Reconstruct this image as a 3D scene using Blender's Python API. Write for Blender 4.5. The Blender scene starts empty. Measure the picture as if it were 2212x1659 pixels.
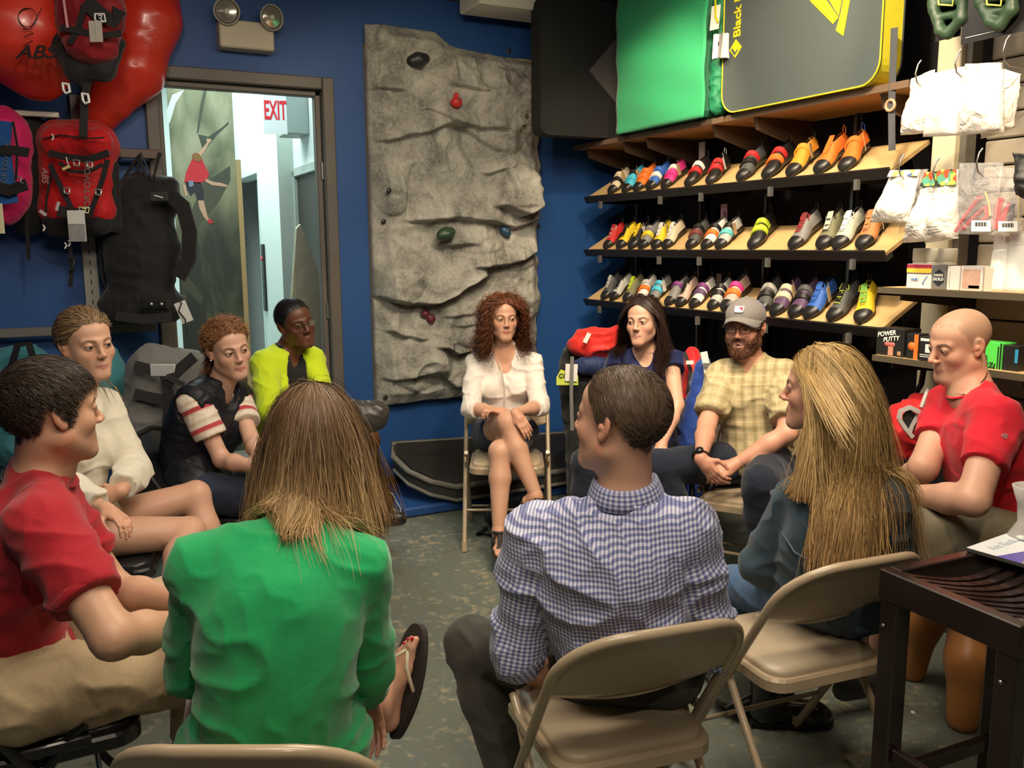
import bpy, math, random
import numpy as np
from mathutils import Vector, Matrix
random.seed(4); rng = np.random.default_rng(7)
SC = bpy.context.scene
COL = SC.collection
CAM_H = 1.6; FPX = 1900.0; YAW = math.radians(26.8); PITCH = math.radians(9.0); ROLL = math.radians(0.35)
CAM = np.array([0.0, 0.0, CAM_H])
_h = np.array([math.sin(YAW), math.cos(YAW), 0.0])
_r0 = np.array([math.cos(YAW), -math.sin(YAW), 0.0])
_up = np.array([0, 0, 1.0])
FWD = _h * math.cos(PITCH) - _up * math.sin(PITCH)
_u0 = _up * math.cos(PITCH) + _h * math.sin(PITCH)
RGT = _r0 * math.cos(ROLL) - _u0 * math.sin(ROLL)
UPV = _u0 * math.cos(ROLL) + _r0 * math.sin(ROLL)
cd = bpy.data.cameras.new('camera'); cam = bpy.data.objects.new('camera', cd); COL.objects.link(cam)
cd.sensor_width = 36.0; cd.lens = 36.0 * FPX / 2212.0; cd.clip_start = 0.05
cam.matrix_world = Matrix(((RGT[0], UPV[0], -FWD[0], 0), (RGT[1], UPV[1], -FWD[1], 0), (RGT[2], UPV[2], -FWD[2], CAM_H), (0, 0, 0, 1)))
SC.camera = cam
SC.view_settings.view_transform = 'Standard'; SC.view_settings.look = 'None'
SC.view_settings.gamma = 1.0; SC.view_settings.use_curve_mapping = False
SC.view_settings.exposure = 0.0
w = bpy.data.worlds.new('world'); SC.world = w; w.use_nodes = True
w.node_tree.nodes['Background'].inputs[0].default_value = (0.9, 0.93, 1.0, 1)
w.node_tree.nodes['Background'].inputs[1].default_value = 0.05
def at(px, py, d):
 return CAM + d * (FWD + RGT * ((px - 1106) / FPX) + UPV * ((829.5 - py) / FPX))
def ray(px, py): return FWD + RGT * ((px - 1106) / FPX) + UPV * ((829.5 - py) / FPX)
def at_y(px, py, Y): r = ray(px, py); return CAM + r * (Y / r[1])
def at_x(px, py, X): r = ray(px, py); return CAM + r * (X / r[0])
def at_z(px, py, Z): r = ray(px, py); return CAM + r * ((Z - CAM_H) / r[2])
def area(name, loc, size, power, color, target=None, size_y=None, spread=None):
 l = bpy.data.lights.new(name, 'AREA'); l.energy = power; l.color = color; l.size = size
 if size_y: l.shape = 'RECTANGLE'; l.size_y = size_y
 if spread: l.spread = spread
 o = bpy.data.objects.new(name, l); COL.objects.link(o); o.location = loc
 t = Vector(target) if target is not None else Vector((loc[0], loc[1], 0))
 o.rotation_euler = (t - Vector(loc)).to_track_quat('-Z', 'Y').to_euler()
 return o
def spot(name, loc, target, power, color, angle=60, blend=0.6, r=0.05):
 l = bpy.data.lights.new(name, 'SPOT'); l.energy = power; l.color = color; l.spot_size = math.radians(angle)
 l.spot_blend = blend; l.shadow_soft_size = r
 o = bpy.data.objects.new(name, l); COL.objects.link(o); o.location = loc
 o.rotation_euler = (Vector(target) - Vector(loc)).to_track_quat('-Z', 'Y').to_euler()
 return o
WARM = (1.0, 0.78, 0.52); NEUT = (1.0, 0.86, 0.68); COOL = (0.82, 1.0, 0.96)
area('light_room_front', (0.5, 0.9, 3.0), 1.6, 46, NEUT, (1.4, 2.6, 0.6), 0.8)
area('light_room_center', (1.6, 2.6, 3.02), 1.3, 50, NEUT, None, 1.3)
area('light_room_left', (-0.6, 3.0, 3.02), 0.8, 5, NEUT, None, 0.8)
spot('spot_center_chair', (1.7, 2.3, 3.0), (2.15, 4.2, 0.9), 80, WARM, 60)
spot('spot_rock', (1.4, 3.6, 3.0), (2.1, 5.3, 1.7), 26, WARM, 85)
spot('spot_cap_man', (2.2, 2.3, 3.0), (2.9, 3.4, 0.9), 52, WARM, 60)
spot('spot_shelf_near', (2.1, 2.2, 3.0), (3.3, 3.3, 1.8), 90, WARM, 75)
spot('spot_shelf_far', (2.2, 3.6, 3.0), (3.3, 4.5, 1.6), 60, WARM, 75)
spot('spot_green', (2.3, 2.6, 3.05), (3.2, 3.5, 2.4), 40, WARM, 60)
spot('spot_bags', (2.05, 1.3, 2.95), (2.85, 2.0, 1.9), 130, WARM, 55)
spot('spot_bald_man', (1.6, 0.6, 3.0), (2.6, 1.5, 1.0), 45, WARM, 60)
spot('spot_green_sweater', (0.1, -0.5, 2.9), (0.45, 1.4, 0.9), 40, NEUT, 60)
spot('spot_left_packs', (0.2, 2.6, 3.0), (-0.1, 5.2, 1.9), 24, NEUT, 75)
area('light_hall', (1.0, 8.0, 3.35), 0.9, 62, COOL, None, 2.2)
area('light_hall_near', (0.8, 6.3, 3.35), 0.6, 22, COOL)
SC.view_settings.exposure = 0.42
def V3(a): return np.array(a, float)
def nrm(v): v = np.asarray(v, float); return v / (np.linalg.norm(v) + 1e-12)
def tag(o, label=None, cat=None, group=None, kind=None):
 if label: o['label'] = label
 if cat: o['category'] = cat
 if group: o['group'] = group
 if kind: o['kind'] = kind
 return o
def empty(name, loc=(0, 0, 0), rotz=0.0, label=None, cat=None, group=None):
 o = bpy.data.objects.new(name, None); COL.objects.link(o); o.location = loc; o.rotation_euler = (0, 0, rotz)
 o.empty_display_size = 0.05
 return tag(o, label, cat, group)
def link(name, me, mat=None, parent=None, loc=None, rot=None):
 o = bpy.data.objects.new(name, me); COL.objects.link(o)
 if mat is not None:
  for m in (mat if isinstance(mat, (list, tuple)) else [mat]): me.materials.append(m)
 if parent is not None: o.parent = parent
 if loc is not None: o.location = loc
 if rot is not None: o.rotation_euler = rot
 return o
def mesh_np(name, verts, faces, smooth=True, col=None, fab=None, loopsizes=None):
 me = bpy.data.meshes.new(name)
 verts = np.asarray(verts, np.float32); faces = np.asarray(faces, np.int32)
 k = faces.shape[1]
 me.vertices.add(len(verts)); me.vertices.foreach_set('co', verts.ravel())
 me.loops.add(faces.size); me.loops.foreach_set('vertex_index', faces.ravel())
 me.polygons.add(len(faces)); me.polygons.foreach_set('loop_start', np.arange(0, faces.size, k, dtype=np.int32))
 me.polygons.foreach_set('loop_total', np.full(len(faces), k, np.int32))
 me.update(calc_edges=True)
 if smooth: me.polygons.foreach_set('use_smooth', np.ones(len(faces), bool))
 if col is not None:
  a = me.attributes.new('Col', 'FLOAT_COLOR', 'POINT')
  c = np.ones((len(verts), 4), np.float32); c[:, :3] = col; a.data.foreach_set('color', c.ravel())
 if fab is not None:
  a = me.attributes.new('fab', 'FLOAT_VECTOR', 'POINT'); a.data.foreach_set('vector', np.asarray(fab, np.float32).ravel())
 return me
class MB:
 def __init__(s): s.v = []; s.f = []; s.m = []; s.sm = []
 def add(s, vs, fs, mi=0, smooth=False):
  o = len(s.v); s.v += [tuple(float(c) for c in v) for v in vs]
  for f in fs: s.f.append([i + o for i in f]); s.m.append(mi); s.sm.append(smooth)
  return s
 def box(s, lo, hi, mi=0, M=None, bev=0.0):
  x0, y0, z0 = lo; x1, y1, z1 = hi
  if bev <= 0:
   vs = [(x0,y0,z0),(x1,y0,z0),(x1,y1,z0),(x0,y1,z0),(x0,y0,z1),(x1,y0,z1),(x1,y1,z1),(x0,y1,z1)]
   fs = [(3,2,1,0),(4,5,6,7),(0,1,5,4),(1,2,6,5),(2,3,7,6),(3,0,4,7)]
  else:
   b = min(bev, (x1-x0)/2.01, (y1-y0)/2.01, (z1-z0)/2.01); vs = []; fs = []
   def ring(z, ins):
    i = ins
    return [(x0+b,y0+i,z),(x1-b,y0+i,z),(x1-i,y0+b,z),(x1-i,y1-b,z),(x1-b,y1-i,z),(x0+b,y1-i,z),(x0+i,y1-b,z),(x0+i,y0+b,z)]
   c = b*0.3
   vs = ring(z0, b) ; vs += ring(z0+b, 0); vs += ring(z1-b, 0); vs += ring(z1, b)
   for k in range(3):
    for i in range(8): j=(i+1)%8; fs.append((k*8+i,k*8+j,k*8+8+j,k*8+8+i))
   fs.append(tuple(range(7,-1,-1))); fs.append(tuple(range(24,32)))
  if M is not None: vs = [tuple(M @ Vector(v)) for v in vs]
  return s.add(vs, fs, mi)
 def tube(s, pts, r, n=10, mi=0, closed=False, caps=True, flat=None):
  P = [V3(p) for p in pts]; m = len(P); rs = r if hasattr(r, '__len__') else [r]*m
  T = []
  for i in range(m):
   a = P[(i-1) % m] if (closed or i > 0) else P[0]; b = P[(i+1) % m] if (closed or i < m-1) else P[-1]
   T.append(nrm(b-a))
  ref = V3((0,0,1)) if abs(T[0][2]) < 0.9 else V3((1,0,0))
  nn = nrm(np.cross(T[0], ref)); vs = []
  for i in range(m):
   nn = nrm(nn - T[i]*np.dot(nn, T[i])); bb = np.cross(T[i], nn)
   fa, fb = flat if flat else (1, 1)
   for k in range(n):
    a = 2*math.pi*k/n; vs.append(P[i] + rs[i]*(math.cos(a)*nn*fa + math.sin(a)*bb*fb))
  fs = []
  for i in range(m if closed else m-1):
   j = (i+1) % m
   for k in range(n): l=(k+1)%n; fs.append((i*n+k, i*n+l, j*n+l, j*n+k))
  s.add(vs, fs, mi, True)
  if caps and not closed: s.add([vs[k] for k in range(n)][::-1], [tuple(range(n))], mi); s.add(vs[-n:], [tuple(range(n))], mi)
  return s
 def lathe(s, prof, n=20, mi=0, c=(0,0,0), axis='z', smooth=True, M=None):
  vs = []; m = len(prof)
  for (r, z) in prof:
   for k in range(n):
    a = 2*math.pi*k/n; v = Vector((r*math.cos(a), r*math.sin(a), z))
    if M is not None: v = M @ v
    vs.append((v[0]+c[0], v[1]+c[1], v[2]+c[2]))
  fs = [(i*n+k, i*n+(k+1)%n, (i+1)*n+(k+1)%n, (i+1)*n+k) for i in range(m-1) for k in range(n)]
  return s.add(vs, fs, mi, smooth)
 def prism(s, poly, z0, z1, mi=0, M=None, smooth=False):
  n = len(poly); vs = [(x, y, z0) for x, y in poly] + [(x, y, z1) for x, y in poly]
  fs = [tuple(range(n-1, -1, -1)), tuple(range(n, 2*n))] + [(i, (i+1)%n, n+(i+1)%n, n+i) for i in range(n)]
  if M is not None: vs = [tuple(M @ Vector(v)) for v in vs]
  return s.add(vs, fs, mi, smooth)
 def mesh(s, name='mesh'):
  me = bpy.data.meshes.new(name); me.from_pydata(s.v, [], s.f)
  me.polygons.foreach_set('material_index', s.m); me.polygons.foreach_set('use_smooth', s.sm); me.update()
  return me
 def build(s, name, mat, parent=None, loc=None, rot=None, **kw):
  o = link(name, s.mesh(name), mat, parent, loc, rot)
  if kw: tag(o, **kw)
  return o
def copy_tree(o, parent=None):
 c = o.copy(); COL.objects.link(c); c.parent = parent
 for ch in list(o.children): copy_tree(ch, c)
 return c
def frame_M(loc, x, y, z):
 return Matrix(((x[0],y[0],z[0],loc[0]),(x[1],y[1],z[1],loc[1]),(x[2],y[2],z[2],loc[2]),(0,0,0,1)))
def text_obj(name, body, size, mat, parent, M, extrude=0.0006, bold=False, ax='CENTER', shear=0.0, sx=1.0):
 cu = bpy.data.curves.new(name, 'FONT'); cu.body = body; cu.size = size; cu.extrude = extrude
 cu.align_x = ax; cu.align_y = 'CENTER'; cu.shear = shear
 if bold: cu.offset = size*0.022
 o = bpy.data.objects.new(name, cu); COL.objects.link(o); bpy.context.view_layer.update()
 me = bpy.data.meshes.new_from_object(o.evaluated_get(bpy.context.evaluated_depsgraph_get())); bpy.data.objects.remove(o)
 if not me.materials: me.materials.append(mat)
 else: me.materials[0] = mat
 o = bpy.data.objects.new(name, me); COL.objects.link(o)
 if sx != 1.0: M = M @ Matrix.Diagonal((sx, 1, 1, 1))
 if parent is not None:
  o.parent = parent; bpy.context.view_layer.update(); o.matrix_parent_inverse = parent.matrix_world.inverted()
 o.matrix_world = M
 return o
MATS = {}
def principled(name):
 m = bpy.data.materials.new(name); m.use_nodes = True
 return m, m.node_tree, m.node_tree.nodes['Principled BSDF']
def mat(name, col, rough=0.6, metal=0.0, bump=0.0, bscale=60.0, var=0.0, vscale=8.0, spec=None, emit=None, estr=0.0, trans=0.0, alpha=1.0, sheen=0.0, coat=0.0, bdist=0.002):
 if name in MATS: return MATS[name]
 m, nt, b = principled(name); N = nt.nodes; L = nt.links
 b.inputs['Roughness'].default_value = rough; b.inputs['Metallic'].default_value = metal
 if spec is not None: b.inputs['Specular IOR Level'].default_value = spec
 if sheen: b.inputs['Sheen Weight'].default_value = sheen
 if coat: b.inputs['Coat Weight'].default_value = coat; b.inputs['Coat Roughness'].default_value = 0.15
 if trans: b.inputs['Transmission Weight'].default_value = trans
 if alpha < 1: b.inputs['Alpha'].default_value = alpha
 c4 = (*col, 1)
 tc = N.new('ShaderNodeTexCoord')
 if var:
  nz = N.new('ShaderNodeTexNoise'); nz.inputs['Scale'].default_value = vscale; nz.inputs['Detail'].default_value = 4
  L.new(tc.outputs['Object'], nz.inputs['Vector'])
  mx = N.new('ShaderNodeMix'); mx.data_type = 'RGBA'
  mx.inputs[6].default_value = tuple(max(0, c*(1-var)) for c in col) + (1,); mx.inputs[7].default_value = tuple(min(1, c*(1+var)) for c in col) + (1,)
  L.new(nz.outputs['Fac'], mx.inputs[0]); L.new(mx.outputs[2], b.inputs['Base Color'])
 else: b.inputs['Base Color'].default_value = c4
 if bump:
  nb = N.new('ShaderNodeTexNoise'); nb.inputs['Scale'].default_value = bscale; nb.inputs['Detail'].default_value = 3
  L.new(tc.outputs['Object'], nb.inputs['Vector'])
  bp = N.new('ShaderNodeBump'); bp.inputs['Strength'].default_value = bump; bp.inputs['Distance'].default_value = bdist
  L.new(nb.outputs['Fac'], bp.inputs['Height']); L.new(bp.outputs['Normal'], b.inputs['Normal'])
 if emit: b.inputs['Emission Color'].default_value = (*emit, 1); b.inputs['Emission Strength'].default_value = estr
 MATS[name] = m
 return m
def vcol_mat(name, rough=0.5, bump=0.0, bscale=300.0, sss=0.0, spec=None, sheen=0.0, aniso=0.0, bdist=0.001, attr='Col'):
 if name in MATS: return MATS[name]
 m, nt, b = principled(name); N = nt.nodes; L = nt.links
 a = N.new('ShaderNodeAttribute'); a.attribute_name = attr
 L.new(a.outputs['Color'], b.inputs['Base Color']); b.inputs['Roughness'].default_value = rough
 if spec is not None: b.inputs['Specular IOR Level'].default_value = spec
 if sheen: b.inputs['Sheen Weight'].default_value = sheen
 if sss:
  b.inputs['Subsurface Weight'].default_value = sss; b.inputs['Subsurface Radius'].default_value = (1, .35, .2); b.inputs['Subsurface Scale'].default_value = 0.01
 if bump:
  tc = N.new('ShaderNodeTexCoord'); nb = N.new('ShaderNodeTexNoise'); nb.inputs['Scale'].default_value = bscale; nb.inputs['Detail'].default_value = 4
  L.new(tc.outputs['Object'], nb.inputs['Vector'])
  bp = N.new('ShaderNodeBump'); bp.inputs['Strength'].default_value = bump; bp.inputs['Distance'].default_value = bdist
  L.new(nb.outputs['Fac'], bp.inputs['Height']); L.new(bp.outputs['Normal'], b.inputs['Normal'])
 MATS[name] = m
 return m
_perm = rng.random((64, 64, 64)).astype(np.float32)
def vnoise(P, s=1.0, off=0.0):
 P = np.asarray(P, np.float64)*s + 31.7 + off; i = np.floor(P).astype(int); f = P - i; f = f*f*(3-2*f)
 r = 0.0
 for dx in (0, 1):
  for dy in (0, 1):
   for dz in (0, 1):
    w_ = (f[..., 0] if dx else 1-f[..., 0])*(f[..., 1] if dy else 1-f[..., 1])*(f[..., 2] if dz else 1-f[..., 2])
    r = r + w_*_perm[(i[..., 0]+dx) & 63, (i[..., 1]+dy) & 63, (i[..., 2]+dz) & 63]
 return r*2-1
def fbm(P, s=1.0, o=3, off=0.0):
 r = 0; a = 1.0; t = 0
 for k in range(o): r = r + a*vnoise(P, s*2**k, off+k*7.3); t += a; a *= .5
 return r/t
def cap(a, b, ra, rb=None, k=0.02, op='+', cuta=False, cutb=False, fl=None):
 return dict(t='cap', a=V3(a), b=V3(b), ra=ra, rb=ra if rb is None else rb, k=k, op=op, ca=cuta, cb=cutb, fl=fl)
def ell(c, R, r, k=0.02, op='+'):
 return dict(t='ell', c=V3(c), R=np.asarray(R, float), r=V3(r), k=k, op=op)
I3 = np.eye(3)
class Grid:
 def __init__(s, lo, hi, h):
  s.lo = V3(lo); s.h = h; s.n = np.maximum(3, np.ceil((V3(hi)-s.lo)/h).astype(int)+1)
  s.ax = [(s.lo[i] + h*np.arange(s.n[i])).astype(np.float32) for i in range(3)]
  s.D = np.full(tuple(s.n), 0.5, np.float32)
 def apply(s, p):
  k = p['k']; m = k + 3*s.h
  if p['t'] == 'cap':
   rr = max(p['ra'], p['rb'])*(max(1, p['fl'][1]) if p['fl'] else 1); lo = np.minimum(p['a'], p['b'])-rr-m; hi = np.maximum(p['a'], p['b'])+rr+m
  else:
   e = np.sqrt(((p['R'].T*p['r'])**2).sum(1)); lo = p['c']-e-m; hi = p['c']+e+m
  i0 = np.clip(np.floor((lo-s.lo)/s.h).astype(int), 0, s.n); i1 = np.clip(np.ceil((hi-s.lo)/s.h).astype(int)+1, 0, s.n)
  if np.any(i1 <= i0): return
  x = s.ax[0][i0[0]:i1[0], None, None]; y = s.ax[1][None, i0[1]:i1[1], None]; z = s.ax[2][None, None, i0[2]:i1[2]]
  if p['t'] == 'cap':
   a = p['a']; ba = p['b']-a; L2 = float(ba@ba)+1e-12
   px, py, pz = x-a[0], y-a[1], z-a[2]
   t0 = (px*ba[0]+py*ba[1]+pz*ba[2])/L2; t = np.clip(t0, 0, 1)
   qx, qy, qz = px-t*ba[0], py-t*ba[1], pz-t*ba[2]
   if p['fl'] is None: d = np.sqrt(qx*qx+qy*qy+qz*qz)
   else:
    ax, sc = p['fl']; qa = (qx*ax[0]+qy*ax[1]+qz*ax[2]); q2 = qx*qx+qy*qy+qz*qz
    d = np.sqrt(np.maximum(q2-qa*qa+(qa/sc)**2, 0))
    if sc > 1: d = d
   d = d - (p['ra']+t*(p['rb']-p['ra']))
   L = math.sqrt(L2)
   if p['cb']: d = np.maximum(d, (t0-1)*L)
   if p['ca']: d = np.maximum(d, -t0*L)
  else:
   c = p['c']; R = p['R']; r = p['r']; px, py, pz = x-c[0], y-c[1], z-c[2]
   u = [(px*R[i, 0]+py*R[i, 1]+pz*R[i, 2]) for i in range(3)]
   k0 = np.sqrt(sum((u[i]/r[i])**2 for i in range(3))); k1 = np.sqrt(sum((u[i]/r[i]**2)**2 for i in range(3)))+1e-9
   d = k0*(k0-1)/k1
   d = np.where(k0 < 0.3, -min(r)*.7, d)
  S = s.D[i0[0]:i1[0], i0[1]:i1[1], i0[2]:i1[2]]
  if p['op'] == '-': d = -d; hh = np.maximum(k-np.abs(S-d), 0); o = np.maximum(S, d)+hh*hh/(4*k+1e-9)
  else: hh = np.maximum(k-np.abs(S-d), 0); o = np.minimum(S, d)-hh*hh/(4*k+1e-9)
  s.D[i0[0]:i1[0], i0[1]:i1[1], i0[2]:i1[2]] = o
 def mesh(s):
  D = s.D; S = (D < 0); nx, ny, nz = D.shape
  c = np.zeros((nx-1, ny-1, nz-1), np.int8)
  for dx in (0, 1):
   for dy in (0, 1):
    for dz in (0, 1): c += S[dx:nx-1+dx, dy:ny-1+dy, dz:nz-1+dz]
  act = (c > 0) & (c < 8); ijk = np.argwhere(act)
  if len(ijk) == 0: return np.zeros((0, 3)), np.zeros((0, 4), int)
  idx = np.full(act.shape, -1, np.int32); idx[act] = np.arange(len(ijk))
  acc = np.zeros((len(ijk), 3), np.float32); cnt = np.zeros(len(ijk), np.float32)
  i, j, k = ijk.T
  for ax in range(3):
   o1, o2 = [q for q in range(3) if q != ax]
   for e1 in (0, 1):
    for e2 in (0, 1):
     off = [0, 0, 0]; off[o1] = e1; off[o2] = e2
     a = D[i+off[0], j+off[1], k+off[2]]; of2 = off[:]; of2[ax] = 1
     b = D[i+of2[0], j+of2[1], k+of2[2]]
     m = (a < 0) != (b < 0); t = a/(a-b+1e-12)
     t = np.where(m, t, 0)
     for q in range(3): acc[:, q] += np.where(m, off[q]+(t if q == ax else 0), 0)
     cnt += m
  V = (ijk + acc/np.maximum(cnt, 1)[:, None])*s.h + s.lo
  F = []
  for ax in range(3):
   sl0 = [slice(0, n) for n in D.shape]; sl1 = list(sl0); sl0[ax] = slice(0, D.shape[ax]-1); sl1[ax] = slice(1, D.shape[ax])
   o1, o2 = (ax+1) % 3, (ax+2) % 3
   A = S[tuple(sl0)]; B = S[tuple(sl1)]; e = np.argwhere(A != B)
   ok = (e[:, o1] > 0) & (e[:, o2] > 0) & (e[:, o1] < D.shape[o1]-1) & (e[:, o2] < D.shape[o2]-1); e = e[ok]
   if len(e) == 0: continue
   def g(d1, d2):
    q = e.copy(); q[:, o1] -= d1; q[:, o2] -= d2; return idx[q[:, 0], q[:, 1], q[:, 2]]
   quad = np.stack([g(1, 1), g(0, 1), g(0, 0), g(1, 0)], 1)
   fl = A[e[:, 0], e[:, 1], e[:, 2]]
   quad[~fl] = quad[~fl][:, ::-1]
   F.append(quad)
  F = np.concatenate(F); F = F[(F >= 0).all(1)]
  return V, F
def bounds(prims):
 lo = np.full(3, 1e9); hi = -lo
 for p in prims:
  if p['op'] == '-': continue
  if p['t'] == 'cap':
   r = max(p['ra'], p['rb'])*(max(1, p['fl'][1]) if p['fl'] else 1); lo = np.minimum(lo, np.minimum(p['a'], p['b'])-r); hi = np.maximum(hi, np.maximum(p['a'], p['b'])+r)
  else: e = np.sqrt(((p['R'].T*p['r'])**2).sum(1)); lo = np.minimum(lo, p['c']-e); hi = np.maximum(hi, p['c']+e)
 return lo, hi
def sdf_mesh(prims, h, box=None):
 lo, hi = box if box is not None else bounds(prims)
 g = Grid(V3(lo)-2.5*h, V3(hi)+2.5*h, h)
 for p in prims: g.apply(p)
 return g.mesh()
def vnormals(V, F):
 a = V[F[:, 0]]; n = np.cross(V[F[:, 2]]-a, V[F[:, -1]]-V[F[:, 1]]); N = np.zeros_like(V)
 for k in range(F.shape[1]): np.add.at(N, F[:, k], n)
 return N/(np.linalg.norm(N, axis=1, keepdims=True)+1e-12)
def smooth_mesh(V, F, it=1, lam=0.5):
 for _ in range(it):
  S = np.zeros_like(V); C = np.zeros(len(V))
  for k in range(F.shape[1]):
   a = F[:, k]; b = F[:, (k+1) % F.shape[1]]
   np.add.at(S, a, V[b]); np.add.at(C, a, 1)
  V = V*(1-lam) + lam*S/np.maximum(C, 1)[:, None]
 return V
def sub_mesh(V, F, keep):
 F = F[keep[F].all(1)]; u, inv = np.unique(F, return_inverse=True)
 return V[u], inv.reshape(F.shape)
def soft(prims, h, name, m, parent, wr=0.0, wf=10.0, col=None, fab=None, label=None, inv=None):
 V, F = sdf_mesh(prims, h)
 if wr: V = V + vnormals(V, F)*(wr*fold(V, wf))[:, None]
 C = col(V) if callable(col) else None
 fb = fab(V) if callable(fab) else None
 if inv is not None: V = (V - inv[0]) @ inv[1]
 o = link(name, mesh_np(name, V, F, True, C, fb), m, parent)
 return tag(o, label)
def fold(P, f=10.0, off=0.0):
 q = P + 0.05*np.stack([vnoise(P, f*.5, off+3), vnoise(P, f*.5, off+9), vnoise(P, f*.5, off+15)], -1)
 a = (1-np.abs(vnoise(q*np.array([1, 1, 1.9]), f, off)))**4; b = (1-np.abs(vnoise(q*np.array([1.4, .8, 1]), f*2.1, off+5)))**3
 return 1.25*a+.55*b - .75
# ================================================================== the setting
YB = 5.4; XR = 3.83; ZC = 3.12; XL = -2.6; YF = -2.2
M_blue = mat('blue_paint', (0.012, 0.075, 0.27), 0.55, bump=0.25, bscale=180, var=0.06, vscale=2.5)
M_frame = mat('grey_metal_frame', (0.115, 0.10, 0.088), 0.5, var=0.25, vscale=6)
M_hall = mat('hall_white', (0.72, 0.79, 0.76), 0.55)
M_hallg = mat('hall_shade_and_frame', (0.40, 0.46, 0.42), 0.55)  # shade tone of the jog wall, also the colour of the hall door frame
M_teal = mat('elevator_teal', (0.42, 0.62, 0.62), 0.4)
M_blk = mat('black_paint', (0.012, 0.012, 0.013), 0.5)
M_dark = mat('dark_backing', (0.012, 0.011, 0.014), 0.8)
M_wood = mat('birch_ply', (0.62, 0.42, 0.19), 0.5, var=0.12, vscale=3)
M_woodedge = mat('ply_edge', (0.50, 0.33, 0.15), 0.6)
M_white = mat('white_matt', (0.78, 0.76, 0.70), 0.6)
M_chrome = mat('chrome', (0.75, 0.75, 0.75), 0.2, 1.0)
M_cream = mat('cream_paint', (0.60, 0.55, 0.40), 0.5)
def floor_mat():
 m, nt, b = principled('floor_vinyl'); N = nt.nodes; L = nt.links
 tc = N.new('ShaderNodeTexCoord'); n1 = N.new('ShaderNodeTexNoise'); n1.inputs['Scale'].default_value = 5; n1.inputs['Detail'].default_value = 8; n1.inputs['Roughness'].default_value = .65; n1.inputs['Distortion'].default_value = .9
 n2 = N.new('ShaderNodeTexNoise'); n2.inputs['Scale'].default_value = 26; n2.inputs['Detail'].default_value = 5; n2.inputs['Distortion'].default_value = .6
 r = N.new('ShaderNodeValToRGB'); e = r.color_ramp.elements
 e[0].position = .30; e[0].color = (.055, .062, .048, 1); e[1].position = .72; e[1].color = (.40, .34, .24, 1)
 for p, c in ((.42, (.15, .15, .11, 1)), (.52, (.12, .145, .125, 1)), (.60, (.27, .24, .16, 1))):
  q = e.new(p); q.color = c
 mx = N.new('ShaderNodeMix'); mx.data_type = 'FLOAT'; mx.inputs[0].default_value = .45
 L.new(tc.outputs['Object'], n1.inputs['Vector']); L.new(tc.outputs['Object'], n2.inputs['Vector'])
 L.new(n1.outputs['Fac'], mx.inputs[2]); L.new(n2.outputs['Fac'], mx.inputs[3]); L.new(mx.outputs[0], r.inputs['Fac'])
 L.new(r.outputs['Color'], b.inputs['Base Color']); b.inputs['Roughness'].default_value = .42
 bp = N.new('ShaderNodeBump'); bp.inputs['Strength'].default_value = .15; bp.inputs['Distance'].default_value = .002
 L.new(n2.outputs['Fac'], bp.inputs['Height']); L.new(bp.outputs['Normal'], b.inputs['Normal'])
 return m
def struct(mb, name, m, label=None): return mb.build(name, m, kind='structure', label=label)
struct(MB().box((XL, YF, -.1), (XR, YB, 0)), 'floor', floor_mat())
struct(MB().box((XL, YF, ZC), (XR, YB, ZC+.1)), 'ceiling', mat('ceiling_dark', (0.10, 0.10, 0.11), 0.8))
dl, dr, dt = at_y(337, 400, YB)[0], at_y(712, 300, YB)[0], at_y(712, 181, YB)[2]
fw = 0.06
struct(MB().box((XL, YB, 0), (dl+.02, YB+.14, ZC)).box((dr-.02, YB, 0), (XR, YB+.14, ZC)).box((dl+.02, YB, dt-.02), (dr-.02, YB+.14, ZC)), 'wall_back', M_blue)
struct(MB().box((XR, YF, 0), (XR+.1, YB, ZC)), 'wall_right', M_dark)
struct(MB().box((XL-.1, YF, 0), (XL, YB, ZC)), 'wall_left', M_blue)
struct(MB().box((XL, YF-.1, 0), (XR, YF, ZC)), 'wall_front', mat('front_wall', (.35, .31, .26), .7))
fr = empty('door_1', (dl, YB, 0)); tag(fr, 'grey steel door frame in the blue wall, open to a bright hallway', kind='structure')
def framepart(lo, hi):
 o = MB().box(lo, hi, bev=.006).build('door_frame', M_frame, fr); o.location = (-dl, -YB, 0); return o
framepart((dl-.03, YB-.03, 0), (dl+.04, YB+.17, dt+.031))
framepart((dr-.04, YB-.03, 0), (dr+.03, YB+.17, dt+.031))
framepart((dl+.041, YB-.029, dt-.04), (dr-.041, YB+.17, dt+.03))
framepart((dl+.04, YB+.03, 0), (dl+.065, YB+.10, dt-.04)); framepart((dr-.075, YB+.03, 0), (dr-.04, YB+.10, dt-.04)); framepart((dl+.04, YB+.03, dt-.075), (dr-.04, YB+.10, dt-.04))
for z in (2.05, 1.2):
 MB().tube([((dr-.045)-dl, .0, z-.05), ((dr-.045)-dl, .0, z+.05)], .01, 8).build('hinge', mat('hinge_metal', (.3, .29, .27), .35, .8), fr, loc=(0, -.005+.03, 0))
HY = 10.2
struct(MB().box((-1.2, YB+.14, -.1), (3.4, HY, 0)), 'floor_2', mat('hall_floor', (.25, .25, .22), .5))
struct(MB().box((-1.2, YB+.14, 3.5), (3.4, HY, 3.6)), 'ceiling_2', M_hall)
struct(MB().box((-1.2, HY, 0), (3.4, HY+.1, 3.5)), 'wall_hall_end', M_hall)
struct(MB().box((-1.3, YB+.14, 0), (-1.2, HY, 3.5)), 'wall_hall_left', M_hall)
XE = 1.62; yj = at_x(606, 500, XE)[1]; xj2 = at_y(640, 500, yj)[0]
e0 = at_x(512, 384, XE); e1 = at_x(557, 372, XE); ze = e1[2]
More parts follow.
